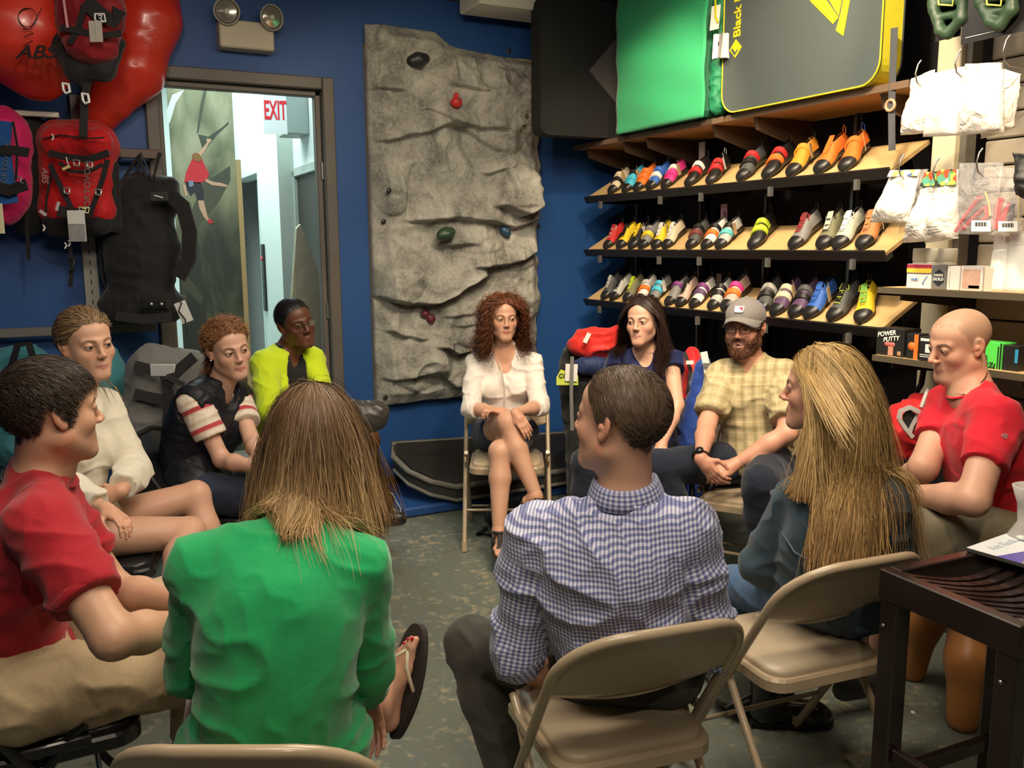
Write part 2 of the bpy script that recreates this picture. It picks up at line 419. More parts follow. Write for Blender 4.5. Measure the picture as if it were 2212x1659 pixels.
struct(MB().box((XE, e0[1]+.35, 0), (XE+.1, HY, 3.5)).box((XE, yj, 0), (XE+.6, e1[1], 3.5)).box((XE, e1[1], ze), (XE+.1, e0[1]+.35, 3.5)), 'wall_hall_elevator', M_hall)
struct(MB().box((XE+.003, yj-.001, 0), (xj2, yj+.3, 3.5)), 'wall_hall_jog', M_hallg)  # wall face in shade: the shade is put into its grey-green colour
ev = MB().box((0, 0, 0), (.04, 1.0, ze-.02), bev=.004).build('door_2', M_teal, kind='structure', label='pale teal elevator door down the hallway')
ev.location = (XE+.18, e1[1]+.002, 0)
struct(MB().box((XE-.006, e1[1]-.02, 0), (XE+.16, e1[1]+.02, ze+.04)).box((XE-.005, e1[1]+.021, ze-.002), (XE+.16, e0[1]+.3, ze+.039)), 'trim_1', mat('elevator_trim', (.66, .76, .74), .35))
d0 = at_x(632, 370, xj2); d1 = at_x(690, 350, xj2); zd = d0[2]
struct(MB().box((xj2, YB+.14, zd), (xj2+.1, yj, 3.5)).box((xj2, d0[1], 0), (xj2+.1, yj, zd)), 'wall_hall_right', M_hall)
dd = empty('door_3', (xj2+.02, YB+.2, 0)); tag(dd, 'dark brown door standing at the hallway exit', kind='structure')
MB().box((0, 0, 0), (.05, d0[1]-YB-.24, zd-.03), bev=.005).build('door_leaf', mat('dark_door', (.035, .03, .025), .5), dd)
MB().box((-.03, d0[1]-YB-.26, 0), (.06, d0[1]-YB-.2, zd), bev=.004).build('door_frame', M_hallg, dd)
MB().box((-.03, 0, zd-.05), (.06, d0[1]-YB-.2, zd+.02), bev=.004).build('door_frame', M_hallg, dd)
MB().box((-.02, .5, 1.72), (0, .62, 1.95)).build('door_plate', mat('dull_plate', (.25, .22, .18), .4, .6), dd)
struct(MB().box((dr+.03, YB-.015, 0), (XR, YB, .09)), 'baseboard_back', M_blk)
dct = MB().box((0, 0, 0), (.52, .3, .12), bev=.01).build('ceiling_duct', M_white, label='pale boxed duct at the ceiling above the rock panel', cat='duct')
p = at_y(1036, 0, 4.95); dct.location = (p[0], 4.95, p[2]-.015)
def image_coords_mat():
 m, nt, b = principled('cliff_print'); N = nt.nodes; L = nt.links
 tc = N.new('ShaderNodeTexCoord'); mp = N.new('ShaderNodeMapping'); mp.inputs['Scale'].default_value = (1.3, 1, .5); mp.inputs['Rotation'].default_value = (0, .55, 0)
 n1 = N.new('ShaderNodeTexNoise'); n1.inputs['Scale'].default_value = 3.2; n1.inputs['Detail'].default_value = 9; n1.inputs['Distortion'].default_value = .5
 r = N.new('ShaderNodeValToRGB'); e = r.color_ramp.elements
 e[0].position = .30; e[0].color = (.035, .045, .035, 1); e[1].position = .75; e[1].color = (.42, .40, .26, 1)
 q = e.new(.42); q.color = (.10, .12, .07, 1); q = e.new(.55); q.color = (.22, .23, .13, 1)
 L.new(tc.outputs['Object'], mp.inputs['Vector']); L.new(mp.outputs['Vector'], n1.inputs['Vector'])
 sp = N.new('ShaderNodeSeparateXYZ'); L.new(tc.outputs['Object'], sp.inputs[0])
 mr = N.new('ShaderNodeMapRange'); mr.inputs[1].default_value = .9; mr.inputs[2].default_value = 2.3; mr.inputs[3].default_value = -.22; mr.inputs[4].default_value = .07
 L.new(sp.outputs['Z'], mr.inputs[0])
 ad = N.new('ShaderNodeMath'); L.new(n1.outputs['Fac'], ad.inputs[0]); L.new(mr.outputs[0], ad.inputs[1]); L.new(ad.outputs[0], r.inputs['Fac'])
 L.new(r.outputs['Color'], b.inputs['Base Color']); b.inputs['Roughness'].default_value = .5
 return m
YM = 7.05
mu0 = at_y(361, 192, YM); mu1 = at_y(495, 205, YM)
mural = empty('climbing_poster', (mu0[0], YM, 0), 0, 'tall poster of a climber in red on a mossy cliff, standing in the hallway', 'poster')
pw = mu1[0]-mu0[0]+.02
MB().box((0, 0, 0), (pw, .03, mu0[2]+.02)).build('print', image_coords_mat(), mural)
MB().box((pw, -.02, 0), (pw+.035, .04, at_y(500, 345, YM)[2])).build('edge_strip', mat('tan_wood', (.5, .36, .16), .6), mural)
def mp(px, py): q = at_y(px, py, YM-.004); return (q[0]-mu0[0], q[2])
def flatpoly(name, pts, m, dy):
 P = [mp(*p) for p in pts]; a = sum(P[i][0]*P[(i+1) % len(P)][1]-P[(i+1) % len(P)][0]*P[i][1] for i in range(len(P)))
 if a > 0: P = P[::-1]
 vs = [(x, -dy, z) for x, z in P]; return MB().add(vs, [tuple(range(len(vs)))]).build(name, m, mural)
P_red = mat('print_red', (.62, .03, .04), .5); P_skin = mat('print_skin', (.62, .38, .24), .5); P_navy = mat('print_dark', (.02, .025, .035), .5); P_crk = mat('print_crack', (.075, .085, .055), .5); P_hair = mat('print_hair', (.30, .14, .05), .5); P_pale = mat('print_pale', (.6, .66, .6), .5)
flatpoly('printed_crack', [(360, 240), (372, 205), (398, 194), (380, 222), (368, 262), (361, 275)], P_pale, .001)
flatpoly('printed_crack', [(441, 192), (447, 192), (429, 285), (425, 290), (432, 230)], P_crk, .001)
flatpoly('printed_crack', [(428, 290), (450, 295), (480, 275), (494, 262), (494, 268), (470, 290), (446, 320), (440, 330)], P_crk, .001)
flatpoly('printed_crack', [(440, 395), (472, 375), (497, 358), (498, 390), (470, 440), (440, 475), (420, 500), (405, 480), (420, 440)], P_crk, .001)
flatpoly('printed_crack', [(385, 560), (425, 500), (432, 500), (400, 590), (440, 640), (436, 660), (395, 620)], P_crk, .001)
flatpoly('printed_climber_shirt', [(414, 346), (424, 330), (434, 338), (440, 352), (452, 376), (447, 388), (432, 396), (398, 394), (402, 372)], P_red, .002)
flatpoly('printed_climber_shorts', [(400, 393), (434, 394), (440, 412), (441, 434), (428, 434), (420, 415), (412, 424), (404, 410)], P_navy, .002)
flatpoly('printed_climber_arm', [(425, 333), (437, 320), (447, 308), (446, 299), (454, 300), (458, 303), (452, 309), (443, 325), (434, 338)], P_skin, .003)
flatpoly('printed_climber_arm', [(444, 386), (462, 393), (478, 395), (492, 400), (489, 404), (475, 402), (458, 400), (444, 392)], P_skin, .003)
flatpoly('printed_climber_leg', [(428, 433), (440, 433), (444, 450), (449, 470), (456, 477), (448, 478), (440, 468), (431, 450)], P_skin, .003)
flatpoly('printed_climber_leg', [(395, 400), (400, 398), (405, 422), (401, 424)], P_skin, .003)
flatpoly('printed_climber_shoe', [(448, 474), (455, 474), (462, 480), (452, 484)], P_red, .004)
flatpoly('printed_climber_hair', [(414, 336), (420, 330), (430, 332), (436, 341), (433, 349), (420, 347)], P_hair, .004)
flatpoly('printed_chalk_bag', [(407, 391), (418, 390), (418, 402), (409, 404)], mat('print_bluegrey', (.2, .26, .36), .5), .005)
es = at_x(652, 255, xj2)
ex = empty('exit_sign', (xj2-.11, es[1]-.02, es[2]), 0, 'white EXIT sign box with red letters above the hallway door', 'sign')
M_exb = mat('exit_grey', (.33, .38, .35), .5)
MB().box((-.06, -.20, -.15), (.11, .09, .17), bev=.008).build('housing', M_exb, ex)
MB().box((-.05, .09, -.14), (.11, .098, .16)).build('face', mat('exit_face', (.8, .82, .8), .5), ex)
p0, p1 = at_x(628, 222, xj2), at_x(648, 290, xj2)
fc = at_x(635, 260, xj2-.2)
sf = MB().box((-.17, -.008, -.165), (.0, .0, .165)).build('letter_panel', mat('exit_face', (.8, .82, .8), .5), ex, loc=(-.055, -.19, .01), rot=(0, 0, math.radians(-12)))
Mx = frame_M((xj2-.11-.055-.083, es[1]-.02-.19-.011+.018, es[2]+.01), nrm((1, -.21, 0)), (0, 0, 1), nrm((-.21, -1, 0)))
text_obj('letters', 'EXIT', .19, mat('exit_red', (.75, .02, .03), .5), ex, Mx, bold=True, sx=.42)
for dx, nm in ((-.03, 'lamp_head'), (.07, 'lamp_head')):
 MB().lathe([(0, -.05), (.035, -.045), (.045, .0), (.04, .02), (0, .025)], 14, M=Matrix.Rotation(math.pi/2, 4, 'X')).build('lamp_head', M_exb, ex, loc=(dx, -.1, .22))
b_ = at_x(534, 519, XE+.02)
sg = empty('level_plaque', (XE-.012, at_x(534, 519, XE-.01)[1]+.35, b_[2]), 0, 'small black plaque reading star S beside the elevator', 'sign')
yy = at_x(528, 519, XE)[1]; sg.location = (XE-.012, yy, at_x(528, 519, XE)[2])
MB().box((0, -.12, -.055), (.012, .12, .055), bev=.003).build('plate', M_blk, sg)
text_obj('letters', '\u2605S', .10, mat('plaque_white', (.7, .7, .68), .5), sg, frame_M((XE-.0135, yy, sg.location[2]-.0), (0, -1, 0), (0, 0, 1), (-1, 0, 0)))
cb = at_x(573, 600, XE)
cp = empty('elevator_call_panel', (XE-.02, cb[1], cb[2]), 0, 'narrow black elevator call strip with a red light', 'panel')
MB().box((0, -.05, -.30), (.02, .05, .30), bev=.006).build('plate', M_blk, cp)
MB().lathe([(.02, 0), (.02, .008), (0, .01)], 12, M=Matrix.Rotation(-math.pi/2, 4, 'Y')).build('button', mat('red_lamp', (.8, .03, .05), .4), cp, loc=(0, 0, .17))
wb = at_y(675, 640, 6.2)
MB().prism([(0, 0), (.34, 0), (.32, 1.2), (.14, 1.75), (.11, 1.72), (.03, 1.0)], 0, .06, M=Matrix(((1,0,0,0),(0,0,1,0),(0,1,0,0),(0,0,0,1))), smooth=False).build('wrapped_board', mat('kraft_wrap', (.42, .40, .27), .6, bump=.5, bscale=12, bdist=.02), None, (wb[0]-.2, 6.2, 0), label='tall pale wrapped board leaning in the hallway by the dark door', cat='board')
el = at_y(534, 75, YB-.12)
em = empty('emergency_light', (el[0], YB, el[2]), 0, 'twin-headed emergency light with cream box above the door frame', 'light')
bw = (at_y(593, 75, YB-.12)-at_y(475, 75, YB-.12))[0]
M_elb = mat('emergency_cream', (.55, .50, .38), .5)
MB().box((-bw/2, -.12, -.075), (bw/2, 0, .075), bev=.008).build('battery_box', M_elb, em)
for sx, yaw in ((-1, -.25), (1, .3)):
 hx = (at_y(490 if sx < 0 else 586, 25 if sx < 0 else 38, YB-.14)-el)
 M0 = Matrix.Translation((hx[0], -.14, hx[2]+.0)) @ Matrix.Rotation(yaw, 4, 'Z') @ Matrix.Rotation(math.pi/2+.1, 4, 'X')
 h = MB().lathe([(.0, -.07), (.03, -.065), (.055, -.03), (.072, .0), (.072, .012), (.064, .014), (.062, .004)], 24, M=M0).build('lamp_head', mat('lamp_grey', (.36, .35, .31), .45), em)
 MB().lathe([(.0, -.025), (.02, -.022), (.045, -.01), (.062, .004), (.05, .008), (0, .012)], 20, M=M0).build('lens', mat('lamp_reflector', (.55, .52, .45), .15, .7), em)
 MB().lathe([(.0, .011), (.014, .012), (.016, .018), (0, .024)], 12, M=M0).build('bulb', mat('bulb_glass', (.8, .78, .7), .1), em)
 MB().tube([(hx[0], -.07, hx[2]-.04), (hx[0]*.8, -.06, .07)], .012, 8).build('bracket', M_elb, em)
def smoothstep_(a, b, x): t = np.clip((x-a)/(b-a), 0, 1); return t*t*(3-2*t)
def rock_panel():
 x0 = at_y(806, 480, YB-.1)[0]; x1 = at_y(1168, 480, YB-.1)[0]
 zb = at_y(900, 872, YB-.12)[2]; zt = at_y(880, 58, YB-.12)[2]
 nx, nz = 150, 310; W = x1-x0; H = zt-zb
 u = np.linspace(0, 1, nx); v = np.linspace(0, 1, nz); U, Vv = np.meshgrid(u, v, indexing='ij')
 PX = 806+U*362; PY = 872-Vv*814
 P = np.stack([U*W, Vv*H, 0*U], -1)
 h = .075 + .05*fbm(P, 2.2, 4) + .035*(1-np.abs(vnoise(P, 3.1, 4))*2) + .012*fbm(P, 14, 3) + .02*(1-np.abs(fbm(P, 6, 3, 8))*3)
 def ledge(pts, A, L, fade=25):
  xs = [p[0] for p in pts]; ys = [p[1] for p in pts]
  yl = np.interp(PX, xs, ys) + 5*fbm(P, 9, 2, 3); d = yl-PY   # >0 above the line
  win = np.clip((PX-xs[0]+fade)/fade, 0, 1)*np.clip((xs[-1]+fade-PX)/fade, 0, 1)
  return A*win*(np.exp(-np.maximum(d, 0)/L)*smoothstep_(-4, 5, d) - .35*np.exp(np.minimum(d, 0)/14)*smoothstep_(5, -4, d))
 def q(x, y): return (780+.5425*x, .5425*y)
 LS = [([q(100,545), q(235,515), q(330,470), q(520,475)], .05, 60), ([q(480,660), q(570,625)], .04, 40),
          ([q(190,860), q(330,850), q(470,862), q(580,885), q(660,850)], .07, 75), ([q(440,1045), q(540,1042), q(640,1010), q(705,965)], .075, 75),
          ([q(60,1160), q(160,1192), q(260,1190), q(330,1160), q(440,1095)], .11, 90), ([q(360,305), q(455,315)], .05, 30),
          ([q(290,1380), q(345,1412), q(430,1395)], .07, 50), ([q(80,350), q(150,352)], .05, 40), ([q(520,800), q(600,832), q(650,800)], .10, 70),
          ([q(320,1250), q(400,1243)], .03, 18), ([q(350,1290), q(440,1288)], .03, 18), ([q(100,1300), q(200,1340)], .05, 30), ([q(300,960), q(380,955)], .05, 45),
          ([q(250,420), q(430,500), q(510,560)], .04, 55), ([q(100,1500), q(250,1480), q(340,1560)], .05, 60)]
 for a, b, c in LS: h = h + ledge(a, b*1.15, c)
 def blob(x, y, rx, ry, A, rot=0):
  cx, cy = q(x, y); dx = PX-cx; dy = PY-cy; c, s = math.cos(rot), math.sin(rot)
  e = ((dx*c+dy*s)/(rx*.5425))**2+((-dx*s+dy*c)/(ry*.5425))**2
  return A*np.clip(1-e, 0, 1)**.6
 for b in ((215,1430,110,130,.07,.4), (600,720,95,110,.07), (110,740,60,100,.05), (560,380,120,200,.05,.1), (130,1090,90,90,.05), (620,990,90,70,.05,-.5), (420,930,120,60,.03), (440,1340,110,50,.05), (120,300,70,110,-.03), (210,700,40,80,-.04), (230,1500,60,70,-.05), (480,200,40,120,-.03)): h = h + blob(*b)
 def vstep(x, y0, y1, A, side):
  cx, _ = q(x, 0); d = (PX-cx+6*fbm(P, 7, 2, 5))*side; win = np.clip((PY-y0*.5425)/20, 0, 1)*np.clip((y1*.5425-PY)/20, 0, 1)
  return A*win*(np.exp(-np.maximum(d, 0)/40)*smoothstep_(-4, 5, d)-.2*np.exp(np.minimum(d, 0)/12)*smoothstep_(5, -4, d))
 for a in ((160,680,860,.05,-1), (540,620,800,.06,1), (520,180,330,.05,1), (80,180,340,.035,-1), (360,160,300,.03,-1), (290,1380,1500,.05,-1)): h = h + vstep(*a)
 h = np.clip(h, .02, .33)
 fade = np.minimum(np.minimum(U, 1-U)*14, 1)*np.minimum(np.minimum(Vv, 1-Vv)*30, 1); h = h*(.35+.65*fade)
 topz = np.interp(U, [0, .1, .38, .46, .52, 1], [0, .005, 0, -.03, -.035, -.055])
 botz = np.interp(U, [0, .2, .3, .42, .55, 1], [0, .004, .012, .005, .02, .0]) + .006*vnoise(P*[1, 0, 0], 18)
 rj = .018*vnoise(P*[0, 1, 0], 5) + .012*vnoise(P*[0, 1, 0], 17)
 X = x0 + U*W + U**6*rj*1.8; Z = zb + Vv*H + (topz*H)*Vv**8 + botz*(1-Vv)**8
 top = np.stack([X, YB-.035-h, Z], -1).reshape(-1, 3); bot = top.copy(); bot[:, 1] = YB-.03
 g = np.arange(nx*nz).reshape(nx, nz)
 F = np.stack([g[:-1, :-1], g[1:, :-1], g[1:, 1:], g[:-1, 1:]], -1).reshape(-1, 4)
 rim = np.concatenate([g[:, 0], g[-1, 1:], g[-2::-1, -1], g[0, -2:0:-1]]); r2 = np.roll(rim, -1)
 n = nx*nz; S = np.stack([r2, rim, rim+n, r2+n], -1)
 m, nt, b = principled('rock_paint'); N = nt.nodes; L = nt.links
 tc = N.new('ShaderNodeTexCoord'); n1 = N.new('ShaderNodeTexNoise'); n1.inputs['Scale'].default_value = 5; n1.inputs['Detail'].default_value = 8; n1.inputs['Distortion'].default_value = .8
 r = N.new('ShaderNodeValToRGB'); e = r.color_ramp.elements; e[0].position = .33; e[0].color = (.13, .13, .12, 1); e[1].position = .68; e[1].color = (.52, .51, .46, 1); k = e.new(.5); k.color = (.34, .335, .30, 1)
 n2 = N.new('ShaderNodeTexNoise'); n2.inputs['Scale'].default_value = 60; n2.inputs['Detail'].default_value = 6
 L.new(tc.outputs['Object'], n1.inputs['Vector']); L.new(tc.outputs['Object'], n2.inputs['Vector'])
 mx = N.new('ShaderNodeMix'); mx.data_type = 'FLOAT'; mx.inputs[0].default_value = .3; L.new(n1.outputs['Fac'], mx.inputs[2]); L.new(n2.outputs['Fac'], mx.inputs[3])
 L.new(mx.outputs[0], r.inputs['Fac']); L.new(r.outputs['Color'], b.inputs['Base Color']); b.inputs['Roughness'].default_value = .85
 bp = N.new('ShaderNodeBump'); bp.inputs['Strength'].default_value = .6; bp.inputs['Distance'].default_value = .006; L.new(n2.outputs['Fac'], bp.inputs['Height']); L.new(bp.outputs['Normal'], b.inputs['Normal'])
 root = empty('climbing_wall_panel', (x0, YB, zb), 0, 'large grey artificial rock climbing panel mounted on the blue wall', 'climbing wall')
 V = np.concatenate([top, bot]) - np.array([x0, YB, zb])
 link('rock_face', mesh_np('rock_face', V, np.concatenate([F, S])), m, root)
 MB().box((.0, -.03, .0), (W-.02, 0, H-.10)).build('backing_board', M_woodedge, root)
 def depth(px, py):
  i = int(np.clip((px-806)/362, 0, 1)*(nx-1)); j = int(np.clip((872-py)/814, 0, 1)*(nz-1)); return h[i, j]
 for px, py in ((821, 67), (829, 478), (833, 858), (1163, 490), (840, 411), (1100, 110)):
  c = at_y(px, py, YB-.04-depth(px, py)); MB().lathe([(0, -.01), (.013, -.008), (.016, 0), (.012, .005), (0, .002)], 12, M=Matrix.Rotation(math.pi/2, 4, 'X')).build('bolt', mat('bolt_dark', (.05, .05, .045), .4, .6), root, loc=tuple(V3(c)-V3((x0, YB, zb))))
 H_ = [('black', 902, 130, (.02, .022, .026), [(0,0,.05), (-.035,-.01,.04), (.04,.01,.035)], 'two-lobed black climbing hold at the top of the rock panel'),
          ('red', 984, 218, (.60, .03, .03), [(0,-.01,.038), (.0,.035,.016)], 'bright red drop-shaped climbing hold on the rock panel'),
          ('olive', 1126, 265, (.12, .12, .035), [(.012,.035,.035), (-.008,-.01,.036), (-.028,-.05,.024)], 'mottled olive climbing hold near the right edge of the rock panel'),
          ('green', 962, 505, (.03, .065, .035), [(0,0,.045), (.03,.012,.032), (-.03,-.01,.034)], 'dark green climbing hold in the middle of the rock panel'),
          ('blue', 1091, 500, (.02, .075, .14), [(0,0,.032), (.012,-.018,.025), (-.018,.012,.024)], 'blue knobbly climbing hold on the right half of the rock panel'),
          ('maroon', 924, 683, (.14, .022, .032), [(-.02,.018,.03), (.015,-.016,.032)], 'dark maroon climbing hold low on the rock panel')]
 for nm, px, py, c, lobes, lb in H_:
  d = depth(px, py); o = at_y(px, py, YB-.035-d-.012)
  prims = [ell(o+V3((a, -.01, b_)), I3, (r*1.0, r*.95, r*.9), k=.012) for a, b_, r in lobes]
  V, F = sdf_mesh(prims, .008); V = V + vnormals(V, F)*(.004*fbm(V, 25, 2))[:, None]
  root2 = empty('climbing_hold', tuple(o), 0, lb, 'climbing hold', 'holds on the rock panel')
  link('hold_body', mesh_np('hold_body', V-o, F), mat('hold_'+nm, c, .45, bump=.4, bscale=70, var=.3 if nm == 'olive' else .1, vscale=25), root2)
  MB().lathe([(.0, .004), (.006, .003), (.008, -.002)], 10, M=Matrix.Rotation(math.pi/2, 4, 'X')).build('bolt', mat('bolt_steel', (.3, .3, .3), .35, .9), root2, loc=(0, -.01-lobes[0][2]*.95, 0))
rock_panel()
bm_ = [at_z(872, 1100, .06), at_z(1300, 1040, .06)]
fx = bm_[0][0]; fy = bm_[0][1]
MB().box((0, 0, 0), (1.95, YB-.03-fy, .06), bev=.012).build('floor_mat', mat('mat_blue', (.018, .07, .24), .38, bump=.3, bscale=9, bdist=.01), None, (fx, fy, 0), label='long blue vinyl gym mat on the floor under the rock panel', cat='mat')
def crash_pad():
 T_ = [at_y(x, y, Y) for x, y, Y in ((846, 957, 5.22), (850, 985, 5.10), (882, 1016, 4.92), (930, 1038, 4.80), (985, 1050, 4.74), (1120, 1030, 4.74), (1262, 1008, 4.74), (1300, 985, 4.85), (1300, 930, 5.22))]
 c = V3((T_[4][0], T_[4][1], .06)); r = empty('crash_pad', tuple(c), 0, 'black crash pad with worn grey edging lying on the blue mat', 'crash pad'); n = len(T_); cen = sum(T_)/n
 top = [p-c for p in T_]; bot = [V3((p[0], p[1], p[2]-.10))-c for p in T_]; bot = [V3((b[0], b[1], max(.004, b[2]))) for b in bot]
 MB().add(top+bot, [tuple(range(n)), tuple(range(2*n-1, n-1, -1))]+[(n+i, n+(i+1) % n, (i+1) % n, i) for i in range(n)]).build('pad_body', mat('pad_dark', (.028, .027, .024), .75, bump=.3, bscale=25), r)
 inn = [(p-c)*1+(cen-p)*.045+_up*.006 for p in T_]; MB().add(inn, [tuple(range(n))]).build('pad_top', mat('pad_top', (.014, .013, .012), .65, bump=.3, bscale=14, bdist=.006), r)
 MB().tube([tuple(p+(0, 0, -.006)) for p in top], .018, 8, closed=True).build('edging', mat('worn_grey', (.17, .165, .145), .8, var=.35, vscale=20), r)
 MB().tube([tuple(bot[k]*1+V3((0, -.004, .012))) for k in range(1, 7)], .012, 8).build('lower_edging', mat('worn_grey', (.17, .165, .145), .8), r)
crash_pad()
# ================================================================== folding chairs
M_tan = mat('tan_enamel', (0.40, 0.31, 0.205), 0.32, coat=.3)
M_tanpad = mat('tan_vinyl', (0.42, 0.335, 0.23), 0.42, bump=.1, bscale=40)
M_chblk = mat('black_enamel', (0.012, 0.012, 0.014), 0.25, coat=.4)
M_chblkpad = mat('black_vinyl', (0.014, 0.014, 0.016), 0.35)
def arc_pts(W, zt, yt, zb, yb, r=.15, n=7):
 h = W/2; pts = [(-h, yb, zb)]
 def yz(t): return yt + (yb-yt)*t, zt + (zb-zt)*t
 L = math.hypot(zt-zb, yt-yb)
 for i in range(n+1):
  a = math.pi - i*(math.pi/2)/n; x = -h + r + r*math.cos(a); s = r - r*math.sin(a)*1.0
  y, z = yz(s/L); pts.append((x, y, z))
 full = pts + [(-x, y, z) for x, y, z in pts[::-1]]
 out = [full[0]]
 for p, q in zip(full, full[1:]):
  m = max(1, int(math.dist(p, q)/.09))
  for i in range(1, m+1): out.append(tuple(p[k]+(q[k]-p[k])*i/m for k in range(3)))
 return out
def make_chair(name, frame, pad, dark=False):
 root = empty(name); tag(root, 'x', 'chair')
 ZT, YT, YBt = .80, -.27, .23; W = .455
 U = arc_pts(W, ZT, YT, .02, YBt, .15)
 U = [(x, y-.035*max(0, (z-.5)/.3)*(1-(x/(W/2))**2), z) for x, y, z in U]
 MB().tube(U, .0125, 12).build('frame_tube', frame, root)
 nx_, nz_ = 22, 10; mb = MB(); vs = []
 R = .15
 def yl(z): return YT + (YBt-YT)*(ZT-z)/(ZT-.02)
 for sgn in (0, 1):
  for i in range(nx_+1):
   x = (-1+2*i/nx_)*(W/2-.004); ax = abs(x); e = max(0, ax-(W/2-R)); top = ZT-.004 - (R-math.sqrt(max(0, R*R-e*e)))
   bot = .575 + .045*(ax/(W/2))**2*1.0
   for j in range(nz_+1):
    z = bot + (top-bot)*j/nz_; y = yl(z) - .035*max(0, (z-.5)/.3)*(1-(x/(W/2))**2) + (0.004 if sgn else -.004)
    if j == 0: y += .008 if sgn else .006
    vs.append((x, y, z))
 n1 = (nx_+1)*(nz_+1); fs = []
 for i in range(nx_):
  for j in range(nz_):
   a = i*(nz_+1)+j; fs.append((a, a+nz_+1, a+nz_+2, a+1)); b = a+n1; fs.append((b, b+1, b+nz_+2, b+nz_+1))
 for i in range(nx_): a = i*(nz_+1); fs.append((a, a+n1, a+n1+nz_+1, a+nz_+1))
 mb.add(vs, fs, 0, True); mb.build('back_panel', frame, root)
 lip = [((-1+2*i/16)*(W/2-.005), yl(.58)-.0325*max(0, (.58-.5)/.3)*(1-((-1+2*i/16))**2)+.004, .575+.045*((-1+2*i/16))**2) for i in range(17)]
 MB().tube(lip, .0055, 8).build('panel_lip', frame, root)
 def rr(w, y0, y1, r=.06, n=5):
  P = []
  for cx, cy, a0 in ((w-r, y1-r, 0), (-w+r, y1-r, 90), (-w+r, y0+r, 180), (w-r, y0+r, 270)):
   for k in range(n+1): a = math.radians(a0+90*k/n); P.append((cx+r*math.cos(a), cy+r*math.sin(a)))
  return P
 sp = rr(.20, -.18, .215); mb = MB(); prof = [(.97, .405), (1, .41), (1, .438), (.975, .446)]; vs = []; n = len(sp)
 for s, z in prof: vs += [(x*s, (y-.02)*s+.02, z) for x, y in sp]
 fs = [(k*n+i, k*n+(i+1) % n, (k+1)*n+(i+1) % n, (k+1)*n+i) for k in range(3) for i in range(n)] + [tuple(range(n-1, -1, -1)), tuple(range(3*n, 4*n))]
 mb.add(vs, fs, 0, False).build('seat_pan', frame, root)
 sp2 = rr(.183, -.165, .198, .055); vs = []; pr = [(1, .446), (1.0, .455), (.97, .463), (.85, .468), (.5, .471)]
 for s, z in pr: vs += [(x*s, (y-.02)*s+.02, z) for x, y in sp2]
 n = len(sp2); fs = [(k*n+i, k*n+(i+1) % n, (k+1)*n+(i+1) % n, (k+1)*n+i) for k in range(len(pr)-1) for i in range(n)] + [tuple(range((len(pr)-1)*n, len(pr)*n))]
 MB().add(vs, fs, 0, True).build('seat_pad', pad, root)
 for s in (-1, 1):
  x = s*(W/2+.020 if True else 0)
  MB().tube([(s*.219, .09, .50), (s*.219, .05, .47), (s*.219, -.29, .02)], .0115, 10).build('rear_leg', frame, root)
  MB().box((s*.2245-.006, -.05, .445), (s*.2245+.006, .10, .475), bev=.004).build('hinge_bracket', frame, root)
  MB().tube([(s*W/2, YBt-.002, .05), (s*W/2, YBt+.012, .0)], [.0155, .017], 10).build('foot_cap', pad if dark else frame, root)
  MB().tube([(s*.219, -.272, .045), (s*.219, -.305, .0)], [.014, .0155], 10).build('foot_cap', pad if dark else frame, root)
 MB().tube([(-W/2, yl(.19), .19), (W/2, yl(.19), .19)], .0075, 8).build('front_stretcher', frame, root)
 MB().tube([(-.219, -.222, .11), (.219, -.222, .11)], .0075, 8).build('rear_stretcher', frame, root)
 return root
tan0 = make_chair('folding_chair', M_tan, M_tanpad); blk0 = make_chair('folding_chair', M_chblk, M_chblkpad, True)
_used = {'tan': False, 'blk': False}
def chair(kind, x, y, face, label):
 src = tan0 if kind == 'tan' else blk0
 o = src if not _used[kind] else copy_tree(src); _used[kind] = True
 o.location = (x, y, 0); o.rotation_euler = (0, 0, math.radians(face-90)); tag(o, label, 'chair', 'folding chairs in the talking circle')
 return o
